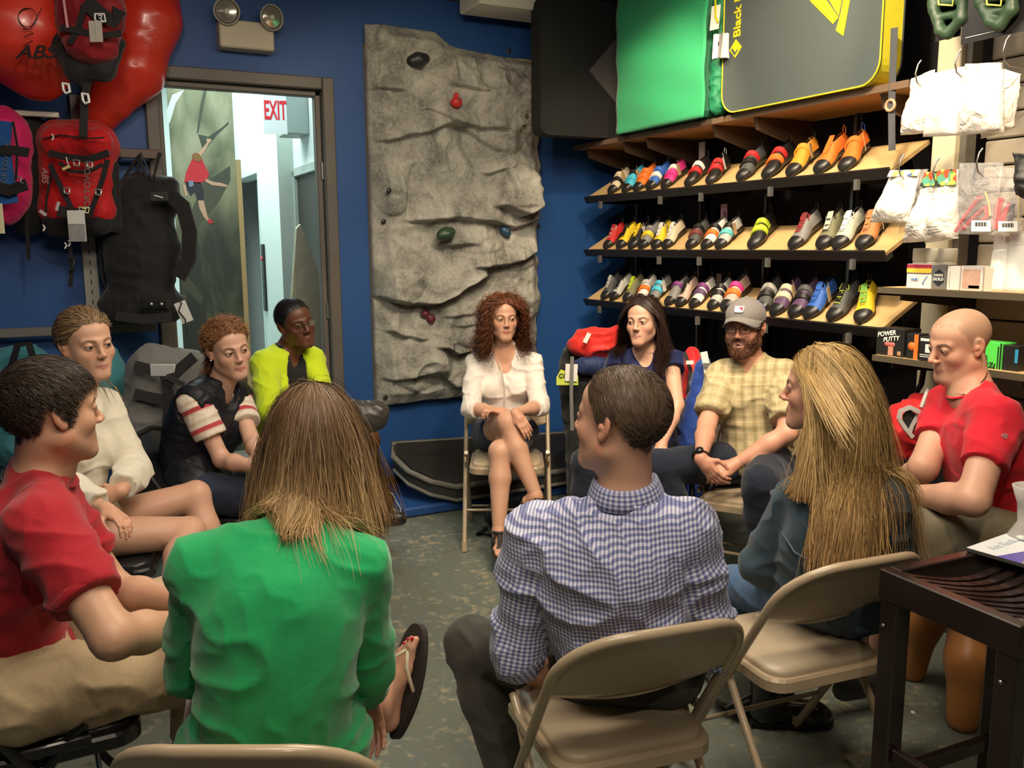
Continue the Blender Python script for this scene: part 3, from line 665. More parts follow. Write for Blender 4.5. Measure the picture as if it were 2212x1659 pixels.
# ================================================================== people
def T(c, R, s, v): return c + s*(np.asarray(v, float) @ R)
def cyl_sign(x): return -1.0 if x < 0 else 1.0
def cam_dir(yaw, pitch=0.0):
 y, p = math.radians(yaw), math.radians(pitch)
 d = _h*math.cos(y) + _r0*math.sin(y); return nrm(d*math.cos(p) + _up*math.sin(p))
def head_R(yaw, pitch, roll):
 f = cam_dir(yaw, pitch); rt = nrm(np.cross(f, _up)); u = np.cross(rt, f)
 a = math.radians(roll); rt2 = rt*math.cos(a) - u*math.sin(a); u2 = u*math.cos(a) + rt*math.sin(a)
 return np.array([rt2, f, u2])       # rows: person's right, forward, up
def head_prims(P):
 c, R, s = P['hc'], P['hR'], P['hs']; o = P['face']; L = []
 g = lambda v: T(c, R, s, v)
 E = lambda v, r, k=.015, op='+', RR=None: L.append(ell(g(v), R if RR is None else RR, np.array(r)*s, k*s, op))
 C = lambda a, b, ra, rb=None, k=.012, op='+': L.append(cap(g(a), g(b), ra*s, None if rb is None else rb*s, k*s, op))
 jw = o.get('jaw', 1.0); fw = o.get('cheek', 1.0)
 E((0, -.014, .030), (.0745, .097, .083)); E((0, .026, .042), (.060, .054, .048), .025)
 E((0, .016, -.035), (.060*fw, .070, .080), .03)
 for x in (-1, 1):
  C((x*.050*jw, .004, -.058), (x*.017*jw, .066, -.100), .021, .016, .03)       # jaw line
  E((x*.040*fw, .052, -.030), (.023, .026, .024), .025)                         # cheek
  C((x*.012, .084, .017), (x*.042, .067, .017), .0085, .009, .016)             # brow
 C((-.010*jw, .074, -.103), (.010*jw, .074, -.103), .016*o.get('chin', 1), None, .022) # chin
 E((0, .064, -.067), (.034, .025, .026), .022)                                      # muzzle
 for x in (-1, 1): E((x*.0315, .099, .000), (.018, .021, .0105), .016, '-')       # sockets
 nl, nw = o.get('nose', 1.0), o.get('nosew', 1.0)
 C((0, .083, .012), (0, .0905+.0135*nl, -.028), .0070, .0082*nw, .016)
 E((0, .0905+.0150*nl, -.0325), (.0088*nw, .0098, .0078), .008)
 for x in (-1, 1): E((x*.0108*nw, .0915+.006*nl, -.0365), (.0066*nw, .0100, .0066), .007); E((x*.0055*nw, .097+.009*nl, -.0420), (.0030, .0050, .0024), .002, '-')
 ey = .0760
 for x in (-1, 1):
  E((x*.0315, ey, .000), (.0150, .0142, .0130), .006)
  op = o.get('eye', 1.0)
  E((x*.0315, ey+.0125, -.0012), (.0130, .012, .0035*op), .0015, '-')
 lt = o.get('lips', 1.0)
 if o.get('smile'):
  E((0, .094, -.071), (.025, .020, .0080), .004, '-')
  C((-.029, .078, -.062), (0, .0915, -.0655), .0038, .0044, .006); C((.029, .078, -.062), (0, .0915, -.0655), .0038, .0044, .006)
  C((-.025, .079, -.072), (0, .090, -.0820), .0043, .0055, .006); C((.025, .079, -.072), (0, .090, -.0820), .0043, .0055, .006)
  for x in (-1, 1): E((x*.043, .062, -.045), (.018, .018, .017), .02)
 else:
  for x in (-1, 1):
   C((x*.0245, .0775, -.0685), (x*.004, .0890, -.0650), .0030, .0046*lt, .006)
   C((x*.0225, .0775, -.0705), (0, .0880, -.0750), .0032, .0058*lt, .006)
 for x in (-1, 1):
  a = math.radians(14); ex_ = np.array([[1, 0, 0], [0, math.cos(a), math.sin(a)], [0, -math.sin(a), math.cos(a)]])
  b = math.radians(22*x); rz = np.array([[math.cos(b), math.sin(b), 0], [-math.sin(b), math.cos(b), 0], [0, 0, 1]])
  RR = (ex_ @ rz) @ R
  E((x*.079, -.012, -.002), (.0075, .0185, .031), .006, '+', RR)
  E((x*.0865, -.008, .002), (.0060, .0115, .020), .004, '-', RR)
  E((x*.0815, -.004, -.004), (.0045, .007, .009), .004, '+', RR)
  E((x*.077, -.004, -.027), (.007, .009, .010), .006)
 return L
def neck_prims(P):
 c, R, s = P['hc'], P['hR'], P['hs']; g = P['neck_r']
 return [cap(T(c, R, s, (0, -.022, -.045)), P['N'] - .01*P['tU'], g, g*1.08, k=.03),
   cap(T(c, R, s, (0, .020, -.085)), P['N'] + P['tF']*.025, g*.72, g*.8, k=.03)]
def hand_prims(W, f, n, sd, curl=.5, s=1.0, spread=0.0, curls=None, thumb=.5):
 f = nrm(f); n = nrm(n - f*np.dot(n, f)); sd = nrm(np.cross(f, n)) * (1 if np.dot(np.cross(f, n), sd) > 0 else -1)
 R = np.array([sd, f, n]); L = []
 L.append(ell(W+s*(f*.048), R, V3((.037, .046, .0145))*s, .02))
 L.append(cap(W, W+f*.03*s, .025*s, .026*s, .02, fl=None))
 L[-1]['fl'] = None
 cs = curls if curls is not None else [curl]*4
 for i, (off, ln, r) in enumerate(((.027, .072, .0083), (.009, .081, .0086), (-.009, .075, .0082), (-.026, .058, .0072))):
  b = W + s*(f*(.084 - abs(i-1.2)*.004) + sd*off - n*.001); d = nrm(f + sd*(off*spread*8)); a = cs[i]*1.0
  kn = 0; p = b
  L.append(cap(W+s*(f*.04+sd*off*.8), b, r*1.15*s, r*1.12*s, .008))
  for seg, (fr_, add) in enumerate(((.45, .9), (.30, 1.1), (.25, .7))):
   kn += a*add; dd = d*math.cos(kn) + n*math.sin(kn); q = p + dd*ln*fr_*s
   L.append(cap(p, q, r*(1-.09*seg)*s, r*(.93-.09*seg)*s, .0035)); p = q
 tb = W + s*(f*.022 + sd*.026 + n*.006); d1 = nrm(f*.62+sd*.72+n*.35*thumb*2); t1 = tb+d1*.036*s
 d2 = nrm(f*.85+sd*.30*(1-thumb)+n*.45*thumb*2); t2 = t1+d2*.030*s; d3 = nrm(f*.95-sd*.1+n*.3*thumb); t3 = t2+d3*.022*s
 L += [cap(tb, t1, .013*s, .0105*s, .012), cap(t1, t2, .0098*s, .0088*s, .004), cap(t2, t3, .0088*s, .0072*s, .004)]
 return L
def foot_prims(A, f, u, s=1.0, side=1):
 f = nrm(f); u = nrm(u - f*np.dot(u, f)); sd = np.cross(f, u)*side; L = []
 L.append(cap(A-u*.0*s, A-u*.05*s-f*.035*s, .031*s, .029*s, .02))
 L.append(cap(A-u*.02*s, A-u*.055*s+f*.075*s, .028*s, .021*s, .03))
 L.append(ell(A-u*.062*s+f*.105*s, np.array([sd, f, u]), V3((.042, .05, .017))*s, .02))
 L.append(cap(A-u*.062*s-f*.03*s, A-u*.066*s+f*.09*s, .021*s, .015*s, .02))
 for i, (o, ln, r, f0) in enumerate(((.026, .046, .0115, .135), (.008, .040, .0085, .140), (-.006, .034, .008, .133), (-.019, .028, .0075, .124), (-.031, .022, .0075, .112))):
  b = A-u*.064*s+f*f0*s+sd*o*s; L.append(cap(b, b+f*ln*.55*s+u*.003*s, r*s, r*.95*s, .006)); L.append(cap(b+f*ln*.55*s+u*.003*s, b+f*ln*s-u*.003*s, r*.98*s, r*.85*s, .003))
 return L
def solve_len(par, tri, L, nm=''):
 px, py, d = tri; a = CAM - par; r = ray(px, py)
 A = r@r; B = 2*a@r; C_ = a@a-L*L; D = B*B-4*A*C_
 if D < 0:
  q = -B/(2*A); P = CAM+r*q; P = par + (P-par)/np.linalg.norm(P-par)*L
  e = np.linalg.norm(CAM+r*q-par)-L
  if e > .04: print('LEN short', nm, round(float(e), 3))
  return P
 q = [(-B-math.sqrt(D))/(2*A), (-B+math.sqrt(D))/(2*A)]; q = min(q, key=lambda v: abs(v-d))
 return CAM + r*q
def setup(name, sex, J, face, hd, hs=1.0, g=1.0, neck_r=None, free=()):
 P = dict(name=name, sex=sex, face=face, hs=hs, g=g); m = sex == 'm'
 P['neck_r'] = neck_r or (.056 if m else .047)
 A3 = lambda k: at(*J[k])
 P['hc'] = A3('head'); P['hR'] = head_R(*hd)
 for k in ('N', 'SL', 'SR', 'HL', 'HR'): P[k] = A3(k)
 LU, LF, LT, LS = (.30, .262, .435, .43) if m else (.272, .242, .41, .40)
 sc = J.get('limb', 1.0)
 for q in 'LR':
  P['E'+q] = solve_len(P['S'+q], J['E'+q], LU*sc, name+' E'+q); P['W'+q] = solve_len(P['E'+q], J['W'+q], LF*sc, name+' W'+q)
  P['K'+q] = solve_len(P['H'+q], J['K'+q], LT*sc, name+' K'+q)
  if 'A'+q in J: P['A'+q] = solve_len(P['K'+q], J['A'+q], LS*sc, name+' A'+q)
  else:
   k = P['K'+q]; d = nrm(V3((P['K'+q]-P['H'+q])[:2].tolist()+[0])); o = J.get('tuck', 0.0); P['A'+q] = V3((k[0]+d[0]*o, k[1]+d[1]*o, max(.085, k[2]-math.sqrt(max(.01, (LS*sc)**2-o*o)))))
 Hc = (P['HL']+P['HR'])/2; Sc = (P['SL']+P['SR'])/2
 P['Hc'], P['Sc'] = Hc, Sc
 U = nrm(Sc-Hc); Rt = P['SR']-P['SL']; Rt = nrm(Rt-U*np.dot(Rt, U)); F = np.cross(U, Rt)
 P['tU'], P['tR'], P['tF'] = U, Rt, F; P['tM'] = np.array([Rt, F, U])
 Rh = P['HR']-P['HL']; Rh = nrm(Rh - _up*np.dot(Rh, _up)); P['pR'] = Rh; P['pF'] = np.cross(_up, Rh)
 P['sw'] = np.linalg.norm(P['SR']-P['SL'])
 print(name, 'head z %.2f sh %.2f hip %.2f kn %.2f/%.2f torso %.2f sw %.2f neck %.2f' % (P['hc'][2], Sc[2], Hc[2], P['KL'][2], P['KR'][2], np.linalg.norm(Sc-Hc), P['sw'], np.linalg.norm(P['hc']-P['N'])))
 return P
def spine(P, t):
 return P['Hc']*(1-t)+P['Sc']*t - P['tF']*P.get('hunch', .03)*math.sin(math.pi*t)
def torso_prims(P, off=0.0, hem=None, k=.05):
 M = P['tM']; g = P['g']; m = P['sex'] == 'm'; sh = P['sw']/2; o = off; L = []
 pw = .160 if m else .165
 RP = np.array([P['pR'], P['pF'], _up]); 
 L.append(ell(P['Hc']+_up*.025, RP, V3((pw*g+o, .110*g+o, .105+o)), k))
 L.append(ell(spine(P, .38), M, V3(((.142 if m else .128)*g+o, (.108 if m else .098)*g+o, .150+o)), k))
 L.append(ell(spine(P, .70), M, V3((min(sh*.92, .17)*g+o, (.112 if m else .100)*g+o, .165+o)), k))
 L.append(ell(spine(P, .90)-P['tF']*.01, M, V3((sh*.95*min(g, 1.05)+o*.5, (.080 if m else .070)*g+o, .075+o)), k))
 for q, s in (('L', -1), ('R', 1)):
  S = P['S'+q]; r = (.058 if m else .049)*g
  L.append(cap(S, P['Sc']+(S-P['Sc'])*.5+P['tU']*.015, r+o*.8, .05*g+o*.7, k))
  L.append(cap(P['Sc']+(S-P['Sc'])*.62+P['tU']*.032, P['N']+P['tU']*.010-P['tF']*.012, .024*g+o*.5, (.036 if m else .030)*g+o*.4, k*.9))
  if m: L.append(ell(spine(P, .76)+P['tR']*s*.075*g+P['tF']*.065*g, M, V3((.075+o, .045+o, .065+o)), k))
  else: L.append(ell(spine(P, .68)+P['tR']*s*.072+P['tF']*.078*g, M, V3((.056+o, .052+o, .056+o)), .03))
 return L
ARM = dict(m=(.050, .043, .041, .028), f=(.042, .036, .034, .0235)); LEG = dict(m=(.088, .060, .056, .039), f=(.084, .056, .053, .034))
def arm_prims(P, q, off=0.0, t0=0.0, t1=2.0, cut=True, k=.02, g2=1.0):
 S, E, W = P['S'+q], P['E'+q], P['W'+q]; a, b, c, d = [v*P['g']*P.get('ag', 1)*g2 for v in ARM[P['sex']]]; L = []
 if t1 <= 1.0001:
  L.append(cap(S, S+(E-S)*t1, a+off, a+(b-a)*t1+off, k, cutb=cut))
 else:
  L.append(cap(S, E, a+off, b+off, k)); u = t1-1
  rm = c*1.04; 
  if u > .35: L.append(cap(E, E+(W-E)*.35, b*.96+off, rm+off, k)); L.append(cap(E+(W-E)*.35, E+(W-E)*u, rm+off, rm+(d-rm)*(u-.35)/.65+off, k, cutb=cut and t1 < 2))
  else: L.append(cap(E, E+(W-E)*u, b*.96+off, b+(rm-b)*u/.35+off, k, cutb=cut))
 return L
def leg_prims(P, q, off=0.0, t1=2.0, cut=True, k=.03):
 H, K, A = P['H'+q], P['K'+q], P['A'+q]; a, b, c, d = [v*(1+.5*(P['g']-1)) for v in LEG[P['sex']]]; L = []
 if t1 <= 1: L.append(cap(H, H+(K-H)*t1, a+off, a+(b-a)*t1+off, k, cutb=cut)); return L
 L.append(cap(H, K, a+off, b*1.0+off, k)); u = t1-1
 bk = nrm((H-K)/np.linalg.norm(H-K)+(A-K)/np.linalg.norm(A-K)+1e-6)  # towards the back of the knee
 cp = K+(A-K)*.32 + bk*.012
 ka = nrm(A-K); kb = bk-ka*np.dot(bk, ka); kb = nrm(kb) if np.linalg.norm(kb) > .05 else nrm(np.cross(ka, (.1, .9, .3)))
 L.append(ell(K-kb*.006, np.array([np.cross(ka, kb), kb, ka]), V3((.046, .042, .052))+off, .02))
 L.append(cap(K, cp, b*.92+off, c*1.06+off, .02))
 L.append(cap(cp, K+(A-K)*(1.0 if u > .99 else u), c*1.06+off, (d if u > .99 else c)+off, .02, cutb=cut and u < 1))
 return L
def smoothstep(a, b, x): t = np.clip((x-a)/(b-a), 0, 1); return t*t*(3-2*t)
HL_T = [0, 28, 50, 66, 76, 84, 104, 116, 135, 180]
def hairline(P, V):
 v = ((V-P['hc'])/P['hs']) @ P['hR'].T; th = np.degrees(np.arctan2(np.abs(v[:, 0])/.0755, (v[:, 1]+.014)/.097))
 hl = P['face'].get('hl') or [.082, .078, .055, .025, -.012, .018, .024, -.012, -.052, -.068]
 return np.interp(th, HL_T, hl) - v[:, 2], v
def skin_cols(P, V):
 f = P['face']; sk = V3(f['skin']); C = np.tile(sk, (len(V), 1)).astype(np.float32)
 C *= (1+.05*fbm(V, 18, 3))[:, None]
 bare, v = hairline(P, V)
 x, y, z = np.abs(v[:, 0]), v[:, 1], v[:, 2]
 inhead = (z > -.13) & (np.linalg.norm(v, axis=1) < .2)
 def mixc(c, m): m = (m*inhead)[:, None]; C[:] = C*(1-m) + np.asarray(c)*m
 red = sk*np.array([1.05, .72, .66]); bl = f.get('blush', .5)
 mixc(red, .6*bl*np.exp(-((x-.042)**2+(z+.030)**2)/.0006)*(y > .03)); mixc(red, bl*.45*np.exp(-(x**2+(z+.033)**2)/.0002)*(y > .09))
 mixc(red, .45*((x > .072)))
 lip = V3(f.get('lipc', sk*np.array([.85, .42, .42])))
 if f.get('smile'): m = np.exp(-(np.maximum(0, np.abs(np.hypot(x/1.0, (z+.072)*2.6)-.025)-.003)/.003)**2)*(y > .07)
 else: m = smoothstep(.028, .022, x)*smoothstep(.0115, .0085, np.abs(z+.0705)*1+x*.16)*(y > .065)
 mixc(lip, .75*m)
 if not f.get('smile'): mixc(lip*.35, .7*smoothstep(.026, .02, x)*np.exp(-((z+.0698-x*.03)/.0014)**2)*(y > .070))
 br = V3(f.get('brow', f['hair'])); zc = .0165+.0045*smoothstep(.012, .034, x)-.007*smoothstep(.038, .054, x); th = .0040*f.get('browt', 1)
 mixc(br, .80*smoothstep(th*1.5, th*.6, np.abs(z-zc))*smoothstep(.011, .016, x)*smoothstep(.054, .046, x)*(y > .03))
 e = np.hypot((x-.0315)/.0145, (z+.0012)/.0048); mixc(sk*f.get('lid', .16), .92*np.exp(-((e-1)/.26)**2)*(y > .06)*(.35+.65*(z > -.0015))); mixc(sk*.62, .35*np.exp(-((e-1.5)/.7)**2)*(y > .06))
 mixc(sk*.25, .8*np.exp(-((x-.0055)**2+(z+.0430)**2)/.000008)*(y > .085))
 if f.get('stubble'): mixc(V3(f['hair'])*.7+sk*.3, f['stubble']*smoothstep(-.025, -.055, z+.25*np.maximum(0, .03-x))*smoothstep(-.01, .02, y)*(1-.9*m))
 sc = V3(f.get('scalp', V3(f['hair'])*.6)); mixc(sc, f.get('scalpw', 1.0)*smoothstep(.006, -.006, bare+.006*vnoise(V, 90)))
 return C
def add_eyes(P, body):
 f = P['face']; c, R, s = P['hc'], P['hR'], P['hs']
 gz = nrm(R[1] + R[0]*f.get('gaze', (0, 0))[0] + R[2]*f.get('gaze', (0, 0))[1])
 ang = [0, 8, 14, 16, 24, 31, 34, 45, 65, 95]; col = [(.005,)*3]*3 + [V3(f.get('iris', (.09, .05, .02)))]*2 + [V3(f.get('iris', (.09, .05, .02)))*.4] + [(.42, .36, .32)]*4
 a = nrm(np.cross(gz, _up)); b = np.cross(a, gz); n = 20; r = .0128*s
 for x in (-1, 1):
  o = T(c, R, s, (x*.0315, .0758, -.0005)); V = []; Cc = []
  for t, cc in zip(ang, col):
   for k in range(n):
    ph = 2*math.pi*k/n; V.append(r*(math.cos(math.radians(t))*gz*(1.03 if t < 30 else 1) + math.sin(math.radians(t))*(a*math.cos(ph)+b*math.sin(ph)))); Cc.append(cc)
  F = [(i*n+k, i*n+(k+1) % n, (i+1)*n+(k+1) % n, (i+1)*n+k) for i in range(len(ang)-1) for k in range(n)]
  ob = link('eye', mesh_np('eye', V3(V)+o-P['org'], F, True, np.array(Cc)), vcol_mat('eye_mat', .08), body)
def finish(V, P): return V - P['org']
SKIN_H = .012
def build_body(P, label, hands={}, feet={}, headh=.0036, group=None):
 org = V3((P['Hc'][0], P['Hc'][1], 0)); P['org'] = org
 tor = torso_prims(P, -.004); body = tor + neck_prims(P)
 hpr = head_prims(P)
 for q in 'LR': body += arm_prims(P, q) + leg_prims(P, q)
 parts = []
 fine = []
 for q, h in hands.items():
  W = P['W'+q]; fa = nrm(W-P['E'+q]); fdir = fa if h.get('f') is None else nrm(h['f']); n = h.get('n', -_up)
  sd = h.get('s'); 
  if sd is None: sd = np.cross(fdir, n)*(-1 if q == 'R' else 1)
  hp = hand_prims(W+fdir*.008, fdir, V3(n), V3(sd), h.get('curl', .45), (1.0 if P['sex'] == 'm' else .9)*h.get('sc', 1), h.get('spread', 0.1), h.get('curls'), h.get('thumb', .5))
  wr = cap(P['E'+q]+(W-P['E'+q])*.6, W, ARM[P['sex']][3]*.98*P['g'], ARM[P['sex']][3]*.97, .02)
  fine.append(([wr]+hp, .0036 if P['hc'][1] > 0 and not h.get('curls') else .0032, .5))
 for q, h in feet.items():
  fp = foot_prims(P['A'+q], V3(h['f']), V3(h['u']), h.get('sc', .95), h.get('side', 1 if q == 'L' else -1))
  ank = cap(P['K'+q]+(P['A'+q]-P['K'+q])*.75, P['A'+q], LEG[P['sex']][3]*.98, LEG[P['sex']][3]*.95, .02)
  fine.append(([ank]+fp, .0042, .5)); P['footp'+q] = fp
 Vs, Fs, Cs = [], [], []
 nk = T(P['hc'], P['hR'], P['hs'], (0, -.01, -.118)); nu = nrm(T(P['hc'], P['hR'], 1, (0, 0, 1))-P['hc']+nrm(P['hc']-P['N']))
 cp = nk*.75+P['N']*.25
 V, F = sdf_mesh(body, SKIN_H); V = smooth_mesh(V, F, 1, .4)
 V, F = sub_mesh(V, F, ((V-cp)@nu < .008) | (np.linalg.norm(V-P['hc'], axis=1) > .24))
 V = V - vnormals(V, F)*(.0022*smoothstep(-.028, -.006, (V-cp)@nu)*(np.linalg.norm(V-P['hc'], axis=1) < .24))[:, None]
 Vs.append(V); Fs.append(F); Cs.append(skin_cols(P, V))
 lo = P['hc']-.135*P['hs']; hi = P['hc']+.135*P['hs']; lo[2] -= .085
 V, F = sdf_mesh(neck_prims(P)+hpr+[p for p in tor if p['t'] == 'cap'], headh*P['hs'], (lo, hi))
 V, F = sub_mesh(V, F, ((V-cp)@nu > -.027) & ((V > lo+.004) & (V < hi-.004)).all(1))
 V = smooth_mesh(V, F, 1, .35)
 Vs.append(V); Fs.append(F); Cs.append(skin_cols(P, V))
 for prims, h, _ in fine:
  V, F = sdf_mesh(prims, h); Vs.append(V); Fs.append(F)
  C = np.tile(V3(P['face']['skin']), (len(V), 1))*np.array([1.0, .93, .9]); C = C*(1+.06*fbm(V, 60, 2))[:, None]; Cs.append(C)
 off = 0; FF = []
 for V, F in zip(Vs, Fs): FF.append(F+off); off += len(V)
 me = mesh_np('person', finish(np.concatenate(Vs), P), np.concatenate(FF), True, np.concatenate(Cs))
 o = link('person', me, vcol_mat('skin', .46, bump=.12, bscale=420, sss=.12, spec=.4, bdist=.0006))
 o.location = org; tag(o, label, 'person', group); P['ob'] = o
 add_eyes(P, o)
 return o
def garment(P, name, prims, h, m, wr=.004, wf=9.0, fab=None, col=None, label=None, keep=None, extra=None):
 V, F = sdf_mesh(prims, h); V = smooth_mesh(V, F, 1, .5)
 if wr: N = vnormals(V, F); V = V + N*(wr*fold(V, wf, len(name)))[:, None]
 if extra is not None: V = extra(V, vnormals(V, F))
 if keep is not None: V, F = sub_mesh(V, F, keep(V))
 fb = fab(V) if fab else None; C = col(V) if callable(col) else None
 o = link(name, mesh_np(name, finish(V, P), F, True, C, fb), m, P['ob']); return tag(o, label)
def segdist(V, A, B):
 ba = B-A; t0 = ((V-A)@ba)/(ba@ba); t = np.clip(t0, 0, 1); q = V-A-t[:, None]*ba; return np.linalg.norm(q, axis=1), t0, q
def fab_coords(P, t00=.13):
 def f(V):
  v = (V-P['Hc']) @ P['tM'].T; ang = np.arctan2(v[:, 0], np.abs(v[:, 1])+.05); sg = np.where(v[:, 1] < 0, 1, -1)
  U = np.stack([v[:, 0]*1.08, v[:, 2], 0*v[:, 0]], 1)
  for q in 'LR':
   S, E, W = P['S'+q], P['E'+q], P['W'+q]
   for A, B, o in ((S, E, 0), (E, W, np.linalg.norm(E-S))):
    d, t, qv = segdist(V, A, B); dt = np.abs(v[:, 0]) - P['sw']*.44
    m = (d < .095) & (t > (t00 if o == 0 else -.05)) & ((np.abs(v[:, 0]) > P['sw']*.40) | (o > 0) | (t > .3))
    ax = nrm(B-A); e1 = nrm(np.cross(ax, P['tF'])); e2 = np.cross(ax, e1)
    a = np.arctan2(qv@e1, qv@e2)
    U[m, 0] = (a*.055)[m]; U[m, 1] = (t*np.linalg.norm(B-A)+o)[m]; U[m, 2] = 1
  return U
 return f
def neck_cut(P, r=.075, dn=.0, fwd=.012, k=.006):
 return [ell(P['N']+P['tU']*(.045+dn)+P['tF']*fwd, P['tM'], (r, r*.95, .075), k, '-')]
def v_cut(P, depth=.14, w=.03, fwd=.10, k=.006, up=.03):
 a = P['N']+P['tF']*(fwd*.5)+P['tU']*up; b = P['N']+P['tF']*(fwd+.03)-P['tU']*depth
 return [cap(a, b, w*1.9, w*.35, k, '-')]
class Field:
 def __init__(s, prims, h=.012):
  lo, hi = bounds(prims); s.g = Grid(V3(lo)-.06, V3(hi)+.06, h)
  for p in prims: s.g.apply(p)
  s.G = np.stack(np.gradient(s.g.D), -1)
 def push(s, P, m):
  q = (P-s.g.lo)/s.g.h; i = np.floor(q).astype(int); ok = ((i >= 1) & (i < s.g.n-2)).all(1); i = np.clip(i, 1, s.g.n-3); f = q-i; d = 0; n = 0
  for a in (0, 1):
   for b in (0, 1):
    for c in (0, 1):
     w_ = (f[:, 0] if a else 1-f[:, 0])*(f[:, 1] if b else 1-f[:, 1])*(f[:, 2] if c else 1-f[:, 2]); I = (i[:, 0]+a, i[:, 1]+b, i[:, 2]+c)
     d = d+w_*s.g.D[I]; n = n+w_[:, None]*s.G[I]
  n = n/(np.linalg.norm(n, axis=1, keepdims=True)+1e-9); k = ok & (d < m); return np.where(k[:, None], P+n*(m-d)[:, None], P)
def hair_strands(P, name, n, style, length, segs=12, r=.0009, region=None, m=None, c0=None, c1=None, cvar=.2, lift=.004, curl=0.0, cfreq=90, stiff=.75, lenvar=.25, clump=.35, layer=.016, bodies=None, seed=1, grad=1.0, label=None, part=0.0, off=0.0, faceout=.0, hl_off=0.0, flat=False, kind=None, rlift=.15, hug=0.0, up=1, rnd=.06, stop=None, field=None, cutz=None, cutn=.02, fmar=.006, colz=None, forbid=None):
 g = np.random.default_rng(seed); c, R, s = P['hc'], P['hR'], P['hs']
 N0 = n*6; u = g.normal(size=(N0, 3)); u /= np.linalg.norm(u, axis=1, keepdims=True)
 rad = V3((.0750, .0975, .0835)); v = u*rad + V3((0, -.014, .030))
 Wd = c + s*(v @ R); bare, _ = hairline(P, Wd); ok = bare + hl_off < .0
 if region is not None: ok &= region(v)
 v = v[ok][:n]; nn = len(v); v = V3((0, -.014, .030)) + (v-V3((0, -.014, .030)))*(1+(off+lift)/rad)
 if nn == 0: return
 lay = g.random(nn)**1.0; root_n = (v-V3((0, -.014, .030)))/rad**2; root_n /= np.linalg.norm(root_n, axis=1, keepdims=True)
 gl = np.array([0, 0, -1.0]) @ R.T     # gravity in head coordinates
 if bodies is None: bodies = []
 def collide(p, lo_):
  for cc, rr in (((0, -.014, .030), rad), ((0, .010, -.030), V3((.064, .068+faceout, .085))), ((0, .026, .042), V3((.061, .055, .049)))):
   q = (p-V3(cc))/(rr+lo_[:, None]); k = np.linalg.norm(q, axis=1, keepdims=True); ins = k[:, 0] < 1
   p = np.where(ins[:, None], V3(cc) + q/np.maximum(k, 1e-6)*(rr+lo_[:, None]), p)
  return p
 p = collide(v.copy(), np.full(nn, (off+lift)*.7)); pts = [p.copy()]; nz = np.stack([vnoise(v, 38, k*11+seed) for k in range(3)], 1)
 nf = g.normal(size=(nn, 3)); Ls = np.clip(length(v) if callable(length) else np.full(nn, length), .004, 2)*(1+lenvar*g.uniform(-1, 1, nn)*.6+lenvar*.4*nz[:, 0]); st = (Ls/segs)[:, None]
 d = style(v, gl, P); d = d/np.linalg.norm(d, axis=1, keepdims=True)
 Rw = R; alive = np.ones(nn, bool)
 for i in range(segs):
  t = style(p, gl, P) + clump*nz*.5 + nf*rnd; t /= np.linalg.norm(t, axis=1, keepdims=True)
  d = d*stiff + t*(1-stiff); d /= np.linalg.norm(d, axis=1, keepdims=True)
  if i == 0 and lift: d = d + root_n*rlift
  if hug:
   nq = (p-V3((0, -.014, .030)))/rad**2; nq /= np.linalg.norm(nq, axis=1, keepdims=True); dn = (d*nq).sum(1, keepdims=True); d = d-nq*np.maximum(dn, 0)*hug; d /= np.linalg.norm(d, axis=1, keepdims=True)
  p = p + d*st*(1 if stop is None else np.clip((np.linalg.norm(p-V3(stop), axis=1, keepdims=True)-.012)/.03, 0, 1))
  tt = (i+1)/segs
  lo_ = off + lift + layer*lay*min(1, tt*3)
  p = collide(p, lo_)
  if bodies:
   Wd = c + s*(p @ R)
   for A, B, ra, rb in bodies:
    dd, t0, qv = segdist(Wd, A, B); t0 = np.clip(t0, 0, 1); rr = ra+(rb-ra)*t0+.004+.6*layer*lay; ins = dd < rr
    Wd = np.where(ins[:, None], Wd + qv/np.maximum(dd, 1e-5)[:, None]*(rr-dd)[:, None], Wd)
   p = ((Wd-c)/s) @ R.T
  if field is not None:
   p = ((field.push(c + s*(p @ R), fmar+.9*layer*lay)-c)/s) @ R.T
  pts.append(p.copy())
 A = np.stack(pts, 1)
 if forbid is not None:
  fb_ = forbid(c + s*(A @ R)); first = np.where(fb_.any(1), fb_.argmax(1), segs); idx = np.minimum(np.arange(segs+1)[None, :], first[:, None]); A = np.take_along_axis(A, idx[..., None], 1)
 if field is not None:
  bad = ((np.abs(A[..., 0]) < .052) & (A[..., 1] > -.01) & (A[..., 2] < -.085)).any(1); kp = ~bad; A, v, lay, nz, nf, Ls = A[kp], v[kp], lay[kp], nz[kp], nf[kp], Ls[kp]; nn = len(v)
 if cutz is not None:
  zz = (c + s*(A @ R))[..., 2]; lim = ((cutz(v) if callable(cutz) else cutz) + cutn*nz[:, 0]*1.5 + cutn*.7*nf[:, 0])[:, None]; below = zz < lim
  first = np.where(below.any(1), below.argmax(1), segs); idx = np.minimum(np.arange(segs+1)[None, :], first[:, None]); A = np.take_along_axis(A, idx[..., None], 1)
 if up > 1:
  ts = np.linspace(0, segs, segs*up+1); i0 = np.minimum(ts.astype(int), segs-1); f = (ts-i0)[None, :, None]; f = f
  Pm = A[:, np.maximum(i0-1, 0)]; P0 = A[:, i0]; P1 = A[:, i0+1]; P2 = A[:, np.minimum(i0+2, segs)]
  A = .5*((2*P0)+(P1-Pm)*f+(2*Pm-5*P0+4*P1-P2)*f**2+(3*P0-Pm-3*P1+P2)*f**3); segs = segs*up
